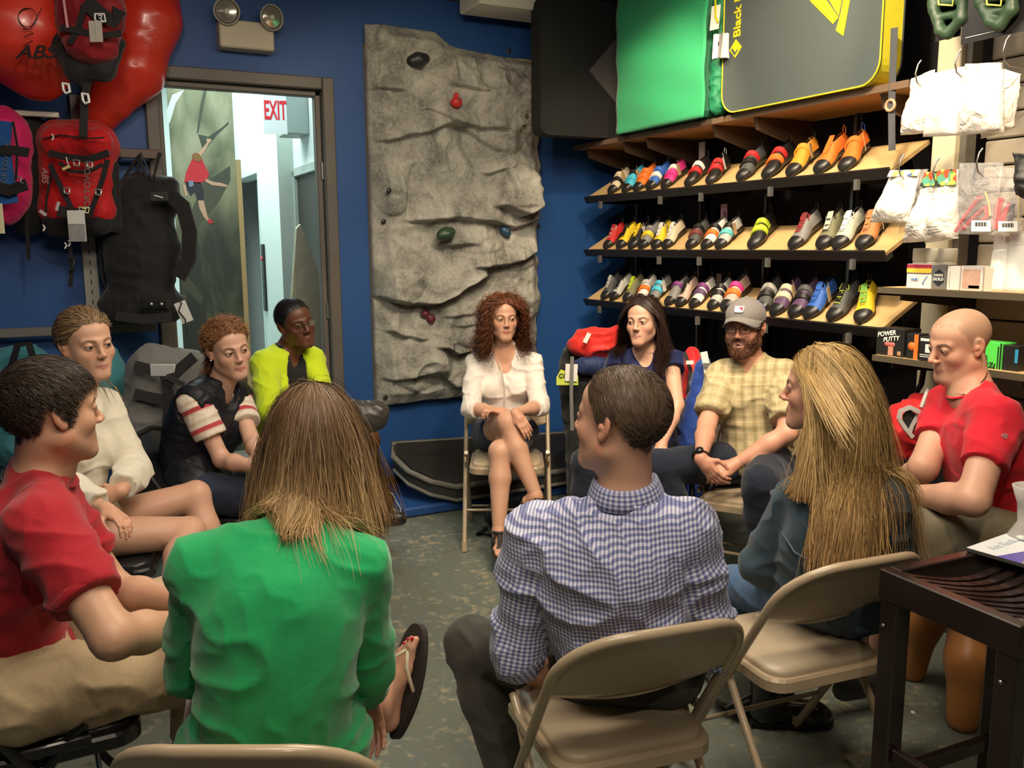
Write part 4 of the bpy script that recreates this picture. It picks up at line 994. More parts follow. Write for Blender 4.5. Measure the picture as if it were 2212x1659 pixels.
 if curl:
  ph = g.uniform(0, 6.28, nn)[:, None] + nz[:, :1]*3; tl = np.linspace(0, 1, segs+1)[None, :]; L = Ls[:, None]*tl
  amp = curl*np.minimum(1, tl*4)*(.7+.6*lay[:, None]); fr = cfreq*(.8+.4*g.random(nn))[:, None]
  tg = np.gradient(A, axis=1); tg /= np.linalg.norm(tg, axis=2, keepdims=True)+1e-9
  ref = np.array([.3, .8, .5]); e1 = np.cross(tg, ref); e1 /= np.linalg.norm(e1, axis=2, keepdims=True)+1e-9; e2 = np.cross(tg, e1)
  A = A + e1*(amp*np.cos(ph+fr*L))[..., None] + e2*(amp*np.sin(ph+fr*L))[..., None]
 Wd = c + s*(A @ R)
 tg = np.gradient(Wd, axis=1); tg /= np.linalg.norm(tg, axis=2, keepdims=True)+1e-9
 outw = Wd-(c+s*(V3((0, -.014, .0)) @ R)); outw[..., 2] *= .35; roll = g.normal(size=(nn, 1, 3))*(.25 if not flat else .1)*np.linalg.norm(outw, axis=2, keepdims=True); outw = outw+roll
 sd = np.cross(tg, outw); sd /= np.linalg.norm(sd, axis=2, keepdims=True)+1e-9
 tl = np.linspace(0, 1, segs+1); wd = r*(1.0-.75*np.maximum(0, (tl-.75)/.25))*(.7+.6*g.random(nn))[:, None]
 V = np.stack([Wd-sd*wd[..., None], Wd+sd*wd[..., None]], 2).reshape(-1, 3)
 b = (np.arange(nn)[:, None]*(segs+1)+np.arange(segs)[None, :]).ravel()*2
 F = np.stack([b, b+1, b+3, b+2], 1)
 c0 = V3(c0); c1 = V3(c1 if c1 is not None else c0); hb = .5+.5*vnoise(v, 55, 77); k = np.clip((tl[None, :]**grad)*(.55+.9*hb[:, None]), 0, 1)
 if colz is not None: k = np.clip(smoothstep(colz[0], colz[1], -Wd[..., 2])*(.45+1.1*hb[:, None]), 0, 1)
 vr = 1+cvar*(g.normal(size=nn)*.5+.8*vnoise(v, 90, 5))
 C = (c0*(1-k[..., None])+c1*k[..., None])*np.clip(vr, .35, 1.9)[:, None, None]; C = np.repeat(C.reshape(-1, 1, 3), 2, 1).reshape(-1, 3)
 o = link(name, mesh_np(name, finish(V, P), F, True, np.clip(C, 0, 1)), m or vcol_mat('hair_mat', .5, spec=.3), P['ob'])
 if kind: o['kind'] = kind
 return tag(o, label)
def hair_cap(P, off=.006, drop=None, m=None, h=.005, extra=None, name='hair_cap', wr=.002, bias=0.0, thin=.0):
 c, R, s = P['hc'], P['hR'], P['hs']
 prims = [ell(T(c, R, s, (0, -.014, .030)), R, V3((.0745+off, .097+off, .083+off))*s, .02), ell(T(c, R, s, (0, .026, .042)), R, V3((.060+off*.5, .054+off*.5, .048+off*.5))*s, .02)] + (extra or [])
 V, F = sdf_mesh(prims, h); bare, v = hairline(P, V); free = np.linalg.norm(v*[1, 1, 1], axis=1) > .14
 keep = (bare+bias < .003) | (free if extra else False)
 N = vnormals(V, F); V = V + N*(wr*fold(V, 22))[:, None]; V = V - N*(np.clip((bare+bias+.014)/.017, 0, 1)*off*.95*s*(~free if extra else 1))[:, None]
 V, F = sub_mesh(V, F, keep)
 C = np.tile(V3(P['face']['hair']), (len(V), 1))*(1+.35*vnoise(V, 70))[:, None]
 return link(name, mesh_np(name, finish(V, P), F, True, np.clip(C, 0, 1)), m or vcol_mat('hair_shell', .55, bump=.25, bscale=500, bdist=.0015), P['ob'])
def shoulder_bodies(P, o=0.0):
 sr = (.056 if P['sex'] == 'm' else .048)*P['g']+o
 return [(P['SL'], P['SR'], sr, sr), (P['N'], P['hc']-P['hR'][2]*.08, .052, .050), (P['Sc']-P['tU']*.02, spine(P, .35), .102*P['g']+o, .095*P['g']+o),
   (P['Sc']+(P['SL']-P['Sc'])*.5-P['tU']*.05, spine(P, .4)+(P['SL']-P['Sc'])*.4, .095+o, .09+o), (P['Sc']+(P['SR']-P['Sc'])*.5-P['tU']*.05, spine(P, .4)+(P['SR']-P['Sc'])*.4, .095+o, .09+o), (P['SL'], P['EL'], .055+o, .05+o), (P['SR'], P['ER'], .055+o, .05+o)]
def st_down(side=1.0, back=.5, out=.55):
 def f(p, gl, P):
  top = np.clip((p[:, 2]-.03)/.08, 0, 1)[:, None]; sx = np.sign(p[:, 0]+1e-5)[:, None]; front = np.clip((p[:, 1]-.01)/.06, 0, 1)[:, None]
  hd = (p[:, 2:3] > -.09)
  rad = p[:, :2]-np.array([[0, -.03]]); rad = rad/(np.linalg.norm(rad, axis=1, keepdims=True)+.01)
  q = np.concatenate([rad[:, :1]*top*out*1.2+sx*1.1*front*hd*(np.abs(p[:, :1]) < .074), rad[:, 1:]*top*out*(rad[:, 1:] < 0)*1.2-back*(front*1.2+top*.3)*hd, 0*sx], 1)
  return gl*1.0 + q
 return f
def st_to(pt, gw=.0):
 pt = V3(pt)
 def f(p, gl, P): d = pt-p; return d/(np.linalg.norm(d, axis=1, keepdims=True)+1e-6)*1.0 + gl*gw
 return f
def st_comb(vec, gw=.4):
 vec = V3(vec)
 def f(p, gl, P):
  sx = np.sign(p[:, :1]+1e-5); return np.tile(vec, (len(p), 1))*np.concatenate([sx, np.ones((len(p), 2))], 1) + gl*gw*(np.abs(p[:, :1])/.078)**1.5*1.2
 return f
def cloth_mat(name, col, rough=.8, weave=900, bump=.25, pat=None, sheen=.15, var=.06):
 if name in MATS: return MATS[name]
 m, nt, b = principled(name); N = nt.nodes; L = nt.links
 b.inputs['Roughness'].default_value = rough; b.inputs['Sheen Weight'].default_value = sheen; b.inputs['Specular IOR Level'].default_value = .25
 tc = N.new('ShaderNodeTexCoord'); nz = N.new('ShaderNodeTexNoise'); nz.inputs['Scale'].default_value = weave; nz.inputs['Detail'].default_value = 2
 L.new(tc.outputs['Object'], nz.inputs['Vector']); bp = N.new('ShaderNodeBump'); bp.inputs['Strength'].default_value = bump; bp.inputs['Distance'].default_value = .0015
 n3 = N.new('ShaderNodeTexNoise'); n3.inputs['Scale'].default_value = 22; n3.inputs['Detail'].default_value = 3; n3.inputs['Distortion'].default_value = 1.0; L.new(tc.outputs['Object'], n3.inputs['Vector'])
 b2 = N.new('ShaderNodeBump'); b2.inputs['Strength'].default_value = .16; b2.inputs['Distance'].default_value = .012; L.new(n3.outputs['Fac'], b2.inputs['Height'])
 L.new(nz.outputs['Fac'], bp.inputs['Height']); L.new(b2.outputs['Normal'], bp.inputs['Normal']); L.new(bp.outputs['Normal'], b.inputs['Normal'])
 if pat:
  a = N.new('ShaderNodeAttribute'); a.attribute_name = 'fab'; L.new(pat(nt, a.outputs['Vector']), b.inputs['Base Color'])
 else:
  mx = N.new('ShaderNodeMix'); mx.data_type = 'RGBA'; n2 = N.new('ShaderNodeTexNoise'); n2.inputs['Scale'].default_value = 140; n2.inputs['Detail'].default_value = 3
  L.new(tc.outputs['Object'], n2.inputs['Vector']); mx.inputs[6].default_value = tuple(c*(1-var*2) for c in col)+(1,); mx.inputs[7].default_value = tuple(min(1, c*(1+var*2)) for c in col)+(1,)
  L.new(n2.outputs['Fac'], mx.inputs[0]); L.new(mx.outputs[2], b.inputs['Base Color'])
 MATS[name] = m; return m
def _stripe(nt, v, axis, period, duty, soft=.08, shift=0.0):
 N = nt.nodes; L = nt.links; s = N.new('ShaderNodeSeparateXYZ'); L.new(v, s.inputs[0])
 a = N.new('ShaderNodeMath'); a.operation = 'MULTIPLY_ADD'; a.inputs[1].default_value = 1/period; a.inputs[2].default_value = 100+shift; L.new(s.outputs[axis], a.inputs[0])
 f = N.new('ShaderNodeMath'); f.operation = 'FRACT'; L.new(a.outputs[0], f.inputs[0])
 g = N.new('ShaderNodeMath'); g.operation = 'PINGPONG'; g.inputs[1].default_value = .5; L.new(f.outputs[0], g.inputs[0])
 r = N.new('ShaderNodeMapRange'); r.inputs[1].default_value = .5-duty/2-soft/2; r.inputs[2].default_value = .5-duty/2+soft/2; L.new(g.outputs[0], r.inputs[0]); return r.outputs[0]
def _mixn(nt, fac, a, b):
 m = nt.nodes.new('ShaderNodeMix'); m.data_type = 'RGBA'
 nt.links.new(fac, m.inputs[0])
 for i, q in ((6, a), (7, b)):
  if isinstance(q, tuple): m.inputs[i].default_value = (*q, 1)
  else: nt.links.new(q, m.inputs[i])
 return m.outputs[2]
def glasses(P, name, m, lens, w=.047, h=.03, r=.0013, rnd=.6, label=None):
 c, R, s = P['hc'], P['hR'], P['hs']; o = empty(name, (0, 0, 0)); o.parent = P['ob']; tag(o, label)
 G = lambda v: tuple(T(c, R, s, v)-P['org'])
 y = .104; mb = MB(); ml = MB()
 for x in (-1, 1):
  ring = []
  for k in range(24):
   a = 2*math.pi*k/24; ca, sa = math.cos(a), math.sin(a); e = rnd; px = abs(ca)**e*np.sign(ca)*w/2; pz = abs(sa)**e*np.sign(sa)*h/2
   ring.append(G((x*.0335+px, y-abs(x*.0335+px)*.12, -.002+pz)))
  mb.tube(ring, r*s, 6, closed=True); ml.add(ring, [tuple(range(24))])
  mb.tube([G((x*(.0335+w/2), y-.008, .006)), G((x*.077, .085, .008)), G((x*.083, -.0, .010)), G((x*.082, -.025, -.004))], r*s*.9, 6)
 mb.tube([G((-.0335+w/2, y-.002, .002)), G((0, y+.002, .005)), G((.0335-w/2, y-.002, .002))], r*s, 6)
 mb.build('frame', m, o); ml.build('lens', lens, o)
def shoe(P, q, m, f=None, name='shoe', sole=None):
 A = P['A'+q]; k = P['K'+q]-P['H'+q]; f = nrm(V3((k[0], k[1], 0))) if f is None else nrm(V3(f)); z = A[2]
 pr = [cap(A+_up*.02, A-_up*.035-f*.03, .045, .038, .02), cap(A-_up*.03-f*.03, A-_up*(z-.035)*0-_up*.045+f*.15, .040, .034, .03), cap(A-_up*.01, A+f*.09-_up*.035, .040, .034, .03)]
 V, F = sdf_mesh(pr, .012); V[:, 2] = np.maximum(V[:, 2], A[2]-.083)
 o = link(name, mesh_np(name, finish(V, P), F), m, P['ob'])
def cv(r, u, f): return RGT*r + UPV*u + FWD*f      # vector from camera-frame parts (right, up, away)
G_ = 'people seated in a circle'
SK1 = (.56, .33, .22)
M_lens = mat('spectacle_lens', (1, 1, 1), .02, trans=1.0, alpha=.25)
M_specs = mat('dark_spectacle_frame', (.02, .015, .013), .3)
def p_center():
 J = dict(head=(1087, 686, 4.74), N=(1090, 764, 4.80), SL=(1150, 785, 4.80), SR=(1030, 785, 4.80), EL=(1166, 878, 4.72), ER=(1016, 882, 4.70),
             WL=(1112, 892, 4.52), WR=(1092, 893, 4.5), HL=(1128, 938, 4.88), HR=(1054, 938, 4.88), KR=(1096, 912, 4.46), KL=(1079, 975, 4.46), AR=(1162, 1082, 4.34), AL=(1078, 1168, 4.46))
 face = dict(skin=(.60, .34, .23), hair=(.16, .048, .018), lipc=(.42, .11, .10), iris=(.08, .06, .03), gaze=(-.35, .0), jaw=.95, nose=.85, brow=(.16, .06, .03), scalp=(.10, .035, .015), blush=.7)
 P = setup('center', 'f', J, face, (168, -2, 0), .98, .98)
 build_body(P, 'woman with curly auburn hair and white shirt, legs crossed on a tan chair', group=G_,
  hands=dict(L=dict(f=cv(.55, -.75, -.25), n=cv(-.2, -.3, 1), curl=.28, s=cv(-.8, -.3, -.3)), R=dict(f=cv(-.9, .25, -.3), n=cv(0, -1, .2), curl=.7)),
  feet=dict(L=dict(f=V3((math.sin(YAW+3.05), math.cos(YAW+3.05), 0)), u=_up), R=dict(f=cv(.80, -.45, -.45), u=cv(.45, .75, -.35))))
 M = cloth_mat('white_linen', (.80, .74, .68), .8, weave=700, bump=.3)
 pr = torso_prims(P, .012)
 for q in 'LR': pr += arm_prims(P, q, .013, t1=1.12, g2=1.08)
 pr += [cap(P['N']+P['tU']*.022-P['tF']*.006, P['N']+P['tU']*.035, .062, .060, .02)]
 pr += v_cut(P, .135, .034, .085, up=.04) + neck_cut(P, .052, .03)
 garment(P, 'shirt', pr, .0078, M, .007, 10, fab=fab_coords(P))
 for q in 'LR':      # turned-up sleeve cuffs
  d = P['W'+q]-P['E'+q]; a = P['E'+q]+d*.04; b = P['E'+q]+d*.20
  garment(P, 'sleeve_cuff', [cap(a, b, .052, .050, .005, cuta=True, cutb=True)], .006, M, .002, 14)
 pl = [P['N']+P['tF']*.098-P['tU']*.03+P['tR']*.032, P['N']+P['tF']*.120-P['tU']*.09+P['tR']*.014, P['N']+P['tF']*.140-P['tU']*.15, spine(P, .5)+P['tF']*.128, spine(P, .36)+P['tF']*.128]
 MB().tube([tuple(p-P['org']) for p in pl], .0085, 8, flat=(1.0, .3)).build('placket', M, P['ob'])
 pr = torso_prims(P, .004)[:1]
 for q in 'LR': pr += leg_prims(P, q, .012, t1=.42)
 garment(P, 'shorts', pr, .007, cloth_mat('navy_cotton', (.012, .022, .06), .8), .003, 10)
 hair_cap(P, .007, wr=.003)
 b = shoulder_bodies(P, -.01); fl = Field(torso_prims(P, .014))
 hair_strands(P, 'hair', 3300, st_down(out=.65, back=.30), .29, 13, .0012, c0=(.15, .045, .018), c1=(.085, .034, .018), curl=.0085, cfreq=130, up=2, stiff=.5, lenvar=.5, clump=.5, layer=.038, off=.006, bodies=b, field=fl, cutz=1.0, cutn=.03, seed=3, faceout=.004, cvar=.35)
 hair_strands(P, 'hair_curls', 1600, st_down(out=.8, back=.1), .25, 13, .0011, c0=(.19, .06, .025), c1=(.14, .055, .026), curl=.010, cfreq=150, up=2, stiff=.45, lenvar=.6, clump=.8, layer=.052, off=.006, bodies=b, field=fl, cutz=.99, cutn=.03, seed=8, faceout=.006, cvar=.4)
 ml = mat('dark_brown_leather', (.022, .014, .012), .55); mc = mat('cork_sole', (.09, .055, .035), .8)
 for q, f, u in (('L', V3((math.sin(YAW+3.05), math.cos(YAW+3.05), 0)), _up), ('R', cv(.80, -.45, -.45), cv(.45, .75, -.35))): sandal(P, q, f, u, ml, mc, .95)
 return P
def sandal(P, q, f, u, ml, mc, s=1.0, thong=False, toe_big=None, wide=1.0, length=1.0, off=0.0):
 A = P['A'+q]; f = nrm(f); u = nrm(u-f*np.dot(u, f)); side = toe_big or (1 if q == 'L' else -1); sd = np.cross(f, u)*side
 M_ = Matrix(((sd[0], f[0], u[0], A[0]-P['org'][0]), (sd[1], f[1], u[1], A[1]-P['org'][1]), (sd[2], f[2], u[2], A[2]-P['org'][2]), (0, 0, 0, 1)))
 if np.linalg.det(np.array([sd, f, u])) < 0: pass
 out = []
 for k in range(36):
  a = 2*math.pi*k/36; y = .062+.132*math.sin(a)*length; t = (y+.07)/.264; w_ = (.036+.012*math.sin(min(1, max(0, t))*math.pi*1.05-.9)+.002)*wide; w_ *= 1.0
  cx = .004*math.sin(t*6); out.append((cx+w_*math.copysign(abs(math.cos(a))**.75, math.cos(a)), y))
 z = -.079
 MB().prism([(x*s*1.06, y*s) for x, y in out], (z-.014)*s, (z+off)*s, M=M_).prism([(x*s, y*s) for x, y in out], (z+off)*s, (z+off+.004)*s, 1, M=M_).build('sandal_sole', [mc, ml], P['ob'])
 def tr(p): return tuple(M_ @ Vector([c*s for c in p]))
 if thong:
  m_ = mat('cream_strap', (.68, .58, .42), .6)
  for x in (-1, 1): MB().tube([tr((.016, .150, -.066)), tr((.016+x*.006, .138, -.048)), tr((x*.034+.002, .105, -.044)), tr((x*.043, .062, -.066)), tr((x*.040, .045, -.08))], .0052*s, 8, flat=(1, .5)).build('strap', m_, P['ob'])
 else:
  MB().tube([tr((.017, .150, -.07)), tr((.015, .135, -.048)), tr((.006, .110, -.040)), tr((.0, .07, -.022)), tr((0, .040, -.002))], [.008*s, .010*s, .013*s, .014*s, .014*s], 8, flat=(1, .35)).build('strap', ml, P['ob'])
  ring = [tr((.036*math.cos(a), .012+.046*math.sin(a)-.01, -.006+.006*math.sin(a))) for a in [2*math.pi*k/20 for k in range(20)]]
  MB().tube(ring, .011*s, 8, closed=True, flat=(.35, 1)).build('ankle_strap', ml, P['ob'])
  for x in (-1, 1): MB().tube([tr((x*.02, .045, -.008)), tr((x*.040, .055, -.035)), tr((x*.042, .06, -.078))], .010*s, 8, flat=(1, .35)).build('strap', ml, P['ob'])
def p_left_man():
 J = dict(head=(112, 886, 2.07), N=(88, 1035, 2.12), SR=(95, 1140, 1.90), SL=(105, 1078, 2.27), HR=(40, 1500, 2.03), HL=(45, 1425, 2.32), ER=(245, 1378, 1.86), EL=(250, 1275, 2.36),
             WR=(415, 1345, 2.02), WL=(400, 1300, 2.34), KR=(440, 1440, 2.2), KL=(405, 1290, 2.6), tuck=.0)
 face = dict(skin=(.54, .31, .20), hair=(.030, .018, .012), lipc=(.36, .15, .12), nose=1.15, jaw=1.08, scalp=(.022, .014, .010), stubble=.22, blush=.5, hl=[.070, .066, .048, .030, -.028, -.022, .026, -.018, -.050, -.070])
 P = setup('left_man', 'm', J, face, (43, -1, 0), 1.02, 1.04); P['hunch'] = .05
 build_body(P, 'man with short dark hair in red t-shirt and khaki trousers, seen in profile', group=G_, hands=dict(R=dict(n=cv(0, -1, 0)), L=dict(n=cv(0, -1, 0))), headh=.0030)
 M = cloth_mat('red_knit', (.36, .012, .022), .85, weave=1100, bump=.25)
 pr = torso_prims(P, .016)
 for q in 'LR': pr += arm_prims(P, q, .020, t1=.66, g2=1.12)
 pr += [cap(P['N']+P['tU']*.0, P['N']+P['tU']*.035+P['tF']*.004, .074, .070, .02, cutb=True)] + neck_cut(P, .064, .015, .012)
 garment(P, 'tee_shirt', pr, .0072, M, .009, 7, fab=fab_coords(P))
 garment(P, 'sleeve_hem', [cap(P['SR']+(P['ER']-P['SR'])*.60, P['SR']+(P['ER']-P['SR'])*.665, .0735, .072, .003, cuta=True, cutb=True)], .005, M, .0)
 hemring(P, M, .068, .040, .010)
 pr = torso_prims(P, .015)[:1] + [cap(P['HR'], P['HL'], .11, .11, .05)]
 for q in 'LR': pr += leg_prims(P, q, .020)
 garment(P, 'trousers', pr, .0105, cloth_mat('khaki_twill', (.46, .35, .21), .85, weave=800), .007, 8)
 for q in 'LR': shoe(P, q, mat('brown_shoe', (.06, .03, .018), .5))
 hair_cap(P, .009, h=.005, wr=.003)
 hair_strands(P, 'hair', 10000, st_comb((.15, .75, .1), .8), lambda v: np.where(v[:, 2] > .06, .030, .015), 5, .00068, c0=(.026, .017, .012), c1=(.045, .029, .020), stiff=.4, lift=.0, layer=.008, cvar=.3, seed=5, off=.009, rlift=.12, clump=.3, hug=.85, rnd=.10)
 return P
def hemring(P, M, r=.068, up=.04, tube=.008, tilt=.0):
 ring = []
 for k in range(28):
  a = 2*math.pi*k/28; q = P['N']+P['tU']*(up-.018-.020*math.sin(a)-.0)+P['tR']*r*.98*math.cos(a)+P['tF']*(.012+r*.93*math.sin(a)); ring.append(tuple(q-P['org']))
 MB().tube(ring, tube, 8, closed=True, flat=(1.0, .5)).build('collar_rib', M, P['ob'])
def gingham(nt, v):
 a = _stripe(nt, v, 0, .0100, .5, .12); b = _stripe(nt, v, 1, .0100, .5, .12); ad = nt.nodes.new('ShaderNodeMath'); ad.operation = 'ADD'; nt.links.new(a, ad.inputs[0]); nt.links.new(b, ad.inputs[1])
 h = nt.nodes.new('ShaderNodeMath'); h.operation = 'MULTIPLY'; h.inputs[1].default_value = .5; nt.links.new(ad.outputs[0], h.inputs[0])
 r = nt.nodes.new('ShaderNodeValToRGB'); e = r.color_ramp.elements; e[0].color = (.60, .60, .70, 1); e[1].color = (.085, .10, .24, 1); q = e.new(.5); q.color = (.25, .27, .44, 1); nt.links.new(h.outputs[0], r.inputs['Fac']); return r.outputs['Color']
def p_gingham():
 J = dict(head=(1338, 906, 2.02), N=(1352, 1072, 2.07), SL=(1160, 1165, 2.12), SR=(1476, 1152, 2.04), EL=(1120, 1400, 2.2), ER=(1526, 1385, 2.1), WL=(1200, 1500, 2.3), WR=(1440, 1440, 2.2),
             HL=(1270, 1448, 2.27), HR=(1434, 1440, 2.22), KL=(1018, 1392, 2.42), KR=(1330, 1400, 2.5), AL=(1115, 1730, 2.35))
 face = dict(skin=(.60, .33, .23), hair=(.085, .055, .033), lipc=(.40, .16, .13), nose=1.2, jaw=1.0, scalp=(.085, .055, .035), blush=.8, hl=[.088, .085, .066, .050, .004, .012, .028, -.012, -.045, -.070])
 P = setup('gingham', 'm', J, face, (-51, 3, 0), 1.04, 1.0); P['hunch'] = .06
 build_body(P, 'man in blue and white checked shirt seen from behind, head turned left', group=G_, hands=dict(L=dict(n=cv(0, -1, 0)), R=dict(n=cv(0, -1, 0))), headh=.0030)
 M = cloth_mat('gingham_cotton', (.5, .5, .6), .75, weave=900, bump=.2, pat=gingham)
 pr = torso_prims(P, .024)
 for q in 'LR': pr += arm_prims(P, q, .026, t1=1.14, g2=1.1)
 pr += neck_cut(P, .060, .010, .006)
 garment(P, 'shirt', pr, .0064, M, .013, 7, fab=fab_coords(P), keep=lambda V: ((V-P['Hc'])@P['tU'] > .105) | (np.abs((V-P['Hc'])@P['tR']) > .20))
 for q in 'LR':
  d = P['W'+q]-P['E'+q]; garment(P, 'rolled_cuff', [cap(P['E'+q]+d*.02, P['E'+q]+d*.17, .066, .063, .005, cuta=True, cutb=True)], .006, M, .002, 12, fab=fab_coords(P))
 collar(P, M, .062, .050, True)
 ys = []
 for i in range(21):
  t = -1+2*i/20; ys.append(P['Sc']-P['tU']*(.035-.012*(1-t*t))+P['tR']*t*P['sw']*.52-P['tF']*(.098+.0*abs(t)-.045*t*t))
 pr = torso_prims(P, .018)[:1]
 for q in 'LR': pr += leg_prims(P, q, .018)
 garment(P, 'trousers', pr, .0105, cloth_mat('charcoal_twill', (.050, .047, .038), .85), .007, 8)
 bl = [tuple(P['Hc']+_up*.095+P['pR']*.155*math.cos(a)+P['pF']*.118*math.sin(a)-P['org']) for a in [2*math.pi*k/30 for k in range(30)]]
 MB().tube(bl, .017, 8, closed=True, flat=(.35, 1)).build('belt', mat('black_leather', (.012, .011, .011), .4), P['ob'])
 for q in 'LR': shoe(P, q, mat('black_shoe', (.012, .011, .011), .35))
 hair_cap(P, .008, h=.005, wr=.002)
 hair_strands(P, 'hair', 10000, st_comb((.50, -.62, -.15), .75), lambda v: np.clip(.008+.35*np.maximum(0, v[:, 2]), .008, .035), 5, .00064, c0=(.070, .044, .028), c1=(.105, .070, .045), stiff=.4, lift=.0, layer=.004, cvar=.25, seed=6, off=.0085, rlift=.0, clump=.2, hug=1.0, rnd=.05)
 return P
def collar(P, M, r=.062, h=.045, closed=True, gap=50):
 nk = nrm((P['hc']-P['hR'][1]*.02)-P['N']); ax = nrm(nk*.5+P['tU']*.5); x = nrm(P['tR']-ax*np.dot(P['tR'], ax)); y = np.cross(ax, x)
 c = P['N']+ax*.012+y*.004; vs = []; fb = []; n = 48; prof = [(.0, -.022), (.001, .0), (.003, h*.62), (.0075, h*.70), (.013, h*.58), (.022, h*.1), (.027, -.012)]
 a0, a1 = math.radians(90+gap/2), math.radians(450-gap/2)
 for i in range(n+1):
  a = a0+(a1-a0)*i/n; fr = abs(i/n-.5)*2; fd = max(0, (fr-.72)/.28)
  for j, (dr, z) in enumerate(prof):
   rr = r+dr+fd*.012*(j/6); zz = z - fd*(.030+.035*(j/6)) - (.0 if j < 4 else fd*.02)
   vs.append(c+x*rr*math.cos(a)+y*rr*.98*math.sin(a)+ax*zz - P['org']); fb.append((a*r, z if j < 4 else .1-z, 1))
 m = len(prof); F = [(i*m+j, (i+1)*m+j, (i+1)*m+j+1, i*m+j+1) for i in range(n) for j in range(m-1)]
 o = link('collar', mesh_np('collar', V3(vs), np.array(F), True, None, np.array(fb)), M, P['ob']); s = o.modifiers.new('s', 'SOLIDIFY'); s.thickness = .0022; return o
def p_green():
 J = dict(head=(678, 950, 1.87), N=(648, 1120, 1.80), SL=(440, 1225, 1.70), SR=(772, 1222, 1.76), EL=(415, 1440, 1.88), ER=(795, 1432, 1.92), WL=(500, 1470, 2.1), WR=(790, 1500, 2.07),
             HL=(500, 1610, 1.84), HR=(690, 1612, 1.84), KL=(520, 1480, 2.2), KR=(700, 1440, 2.2))
 face = dict(skin=(.58, .33, .23), hair=(.13, .075, .035), scalp=(.09, .055, .03))
 P = setup('green', 'f', J, face, (-10, -12, 3), 1.0, 1.06); P['hunch'] = .07
 P['KR'] = at(745, 1440, 2.12); P['AR'] = at(845, 1465, 2.22); P['KL'] = at(640, 1460, 2.2); P['AL'] = at(833, 1545, 2.13)
 P['KL'] = at(560, 1480, 2.25)
 P['KR'] = at(700, 1430, 2.28); P['AR'] = P['KR']*1.0 + V3((0.03, .08, -.40))
 P['KL'] = at(470, 1490, 2.15)
 P['AL'] = at(806, 1528, 2.12)
 f = cv(.20, .93, .10); u = cv(-.74, .14, -.66)
 build_body(P, 'woman with shoulder-length blonde-brown hair in a green sweater, seen from behind', group=G_,
               hands=dict(R=dict(f=cv(.25, -.93, .1), n=cv(-.45, -.1, -.7), curl=.35, s=cv(-.6, -.2, .6), curls=[.45, .35, .28, .25], spread=.35, thumb=.3), L=dict(n=cv(0, -1, 0))),
               feet=dict(L=dict(f=f, u=u, side=1)))
 sandal(P, 'L', f, u, mat('dark_rubber', (.030, .022, .020), .75), mat('dark_rubber', (.03, .022, .02), .75), 1.02, thong=True, toe_big=1, wide=1.05, length=1.05)
 sd = np.cross(f, u)
 for o_, fw_, r in ((.026, .186, .0062), (.008, .180, .0045), (-.006, .166, .004)):
  c = P['AL']-u*.0525+f*fw_*.95+sd*o_*.95-P['org']; MB().lathe([(0, 0.003), (r, .001), (r*.9, -.002)], 10, M=frame_M(tuple(c), sd, f, u)).build('toenail', mat('red_polish', (.5, .01, .03), .15), P['ob'])
 M = cloth_mat('green_knit', (.012, .36, .115), .9, weave=1300, bump=.3, sheen=.35)
 pr = torso_prims(P, .015)
 for q in 'LR': pr += arm_prims(P, q, .016, t1=1.94, g2=1.06)
 pr += neck_cut(P, .068, .030)
 pr += [ell(P['Hc']-_up*.005, np.array([P['pR'], P['pF'], _up]), V3((.195, .15, .10)), .05)]
 garment(P, 'sweater', pr, .0075, M, .008, 7, fab=fab_coords(P))
 pr = [ell(P['Hc']-_up*.01, np.array([P['pR'], P['pF'], _up]), V3((.175, .13, .10)), .05)]
 for q in 'LR': pr += leg_prims(P, q, .012, t1=.9)
 garment(P, 'skirt', pr, .009, cloth_mat('pale_cotton', (.55, .55, .52), .85), .004, 8)
 hair_cap(P, .007, h=.005, wr=.002)
 b = None; fl = Field(torso_prims(P, .018)+arm_prims(P, 'L', .018, t1=.8)+arm_prims(P, 'R', .018, t1=.8))
 blk = [ell(T(P['hc'], P['hR'], 1, (0, -.045, -.05)), P['hR'], V3((.074, .055, .105)), .05), ell(T(P['hc'], P['hR'], 1, (0, -.014, .02)), P['hR'], V3((.083, .103, .088)), .05)]
 V, F = sdf_mesh(blk, .006); V += vnormals(V, F)*(.004*fold(V, 24))[:, None]
 link('hair_core', mesh_np('hair_core', finish(V, P), F, True, np.tile(V3((.10, .06, .032)), (len(V), 1))), vcol_mat('hair_shell', .5), P['ob'])
 hair_strands(P, 'hair', 9500, st_down(out=.45, back=.25), .40, 16, .0008, c0=(.135, .075, .036), c1=(.52, .33, .15), stiff=.72, lenvar=.16, clump=.30, layer=.016, off=.005, field=fl, colz=(-1.20, -1.02), cutz=.985, cutn=.022, seed=11, grad=1.3, cvar=.30, rlift=0, flat=True, curl=.0022, cfreq=26)
 hair_strands(P, 'hair_highlights', 1500, st_down(out=.5, back=.25), .40, 15, .0006, c0=(.20, .13, .07), c1=(.55, .37, .18), stiff=.7, lenvar=.35, clump=.35, layer=.022, field=fl, colz=(-1.24, -1.05), cutz=.985, cutn=.022, seed=12, grad=1.2, cvar=.3, curl=.004, cfreq=30, off=.006)
 return P
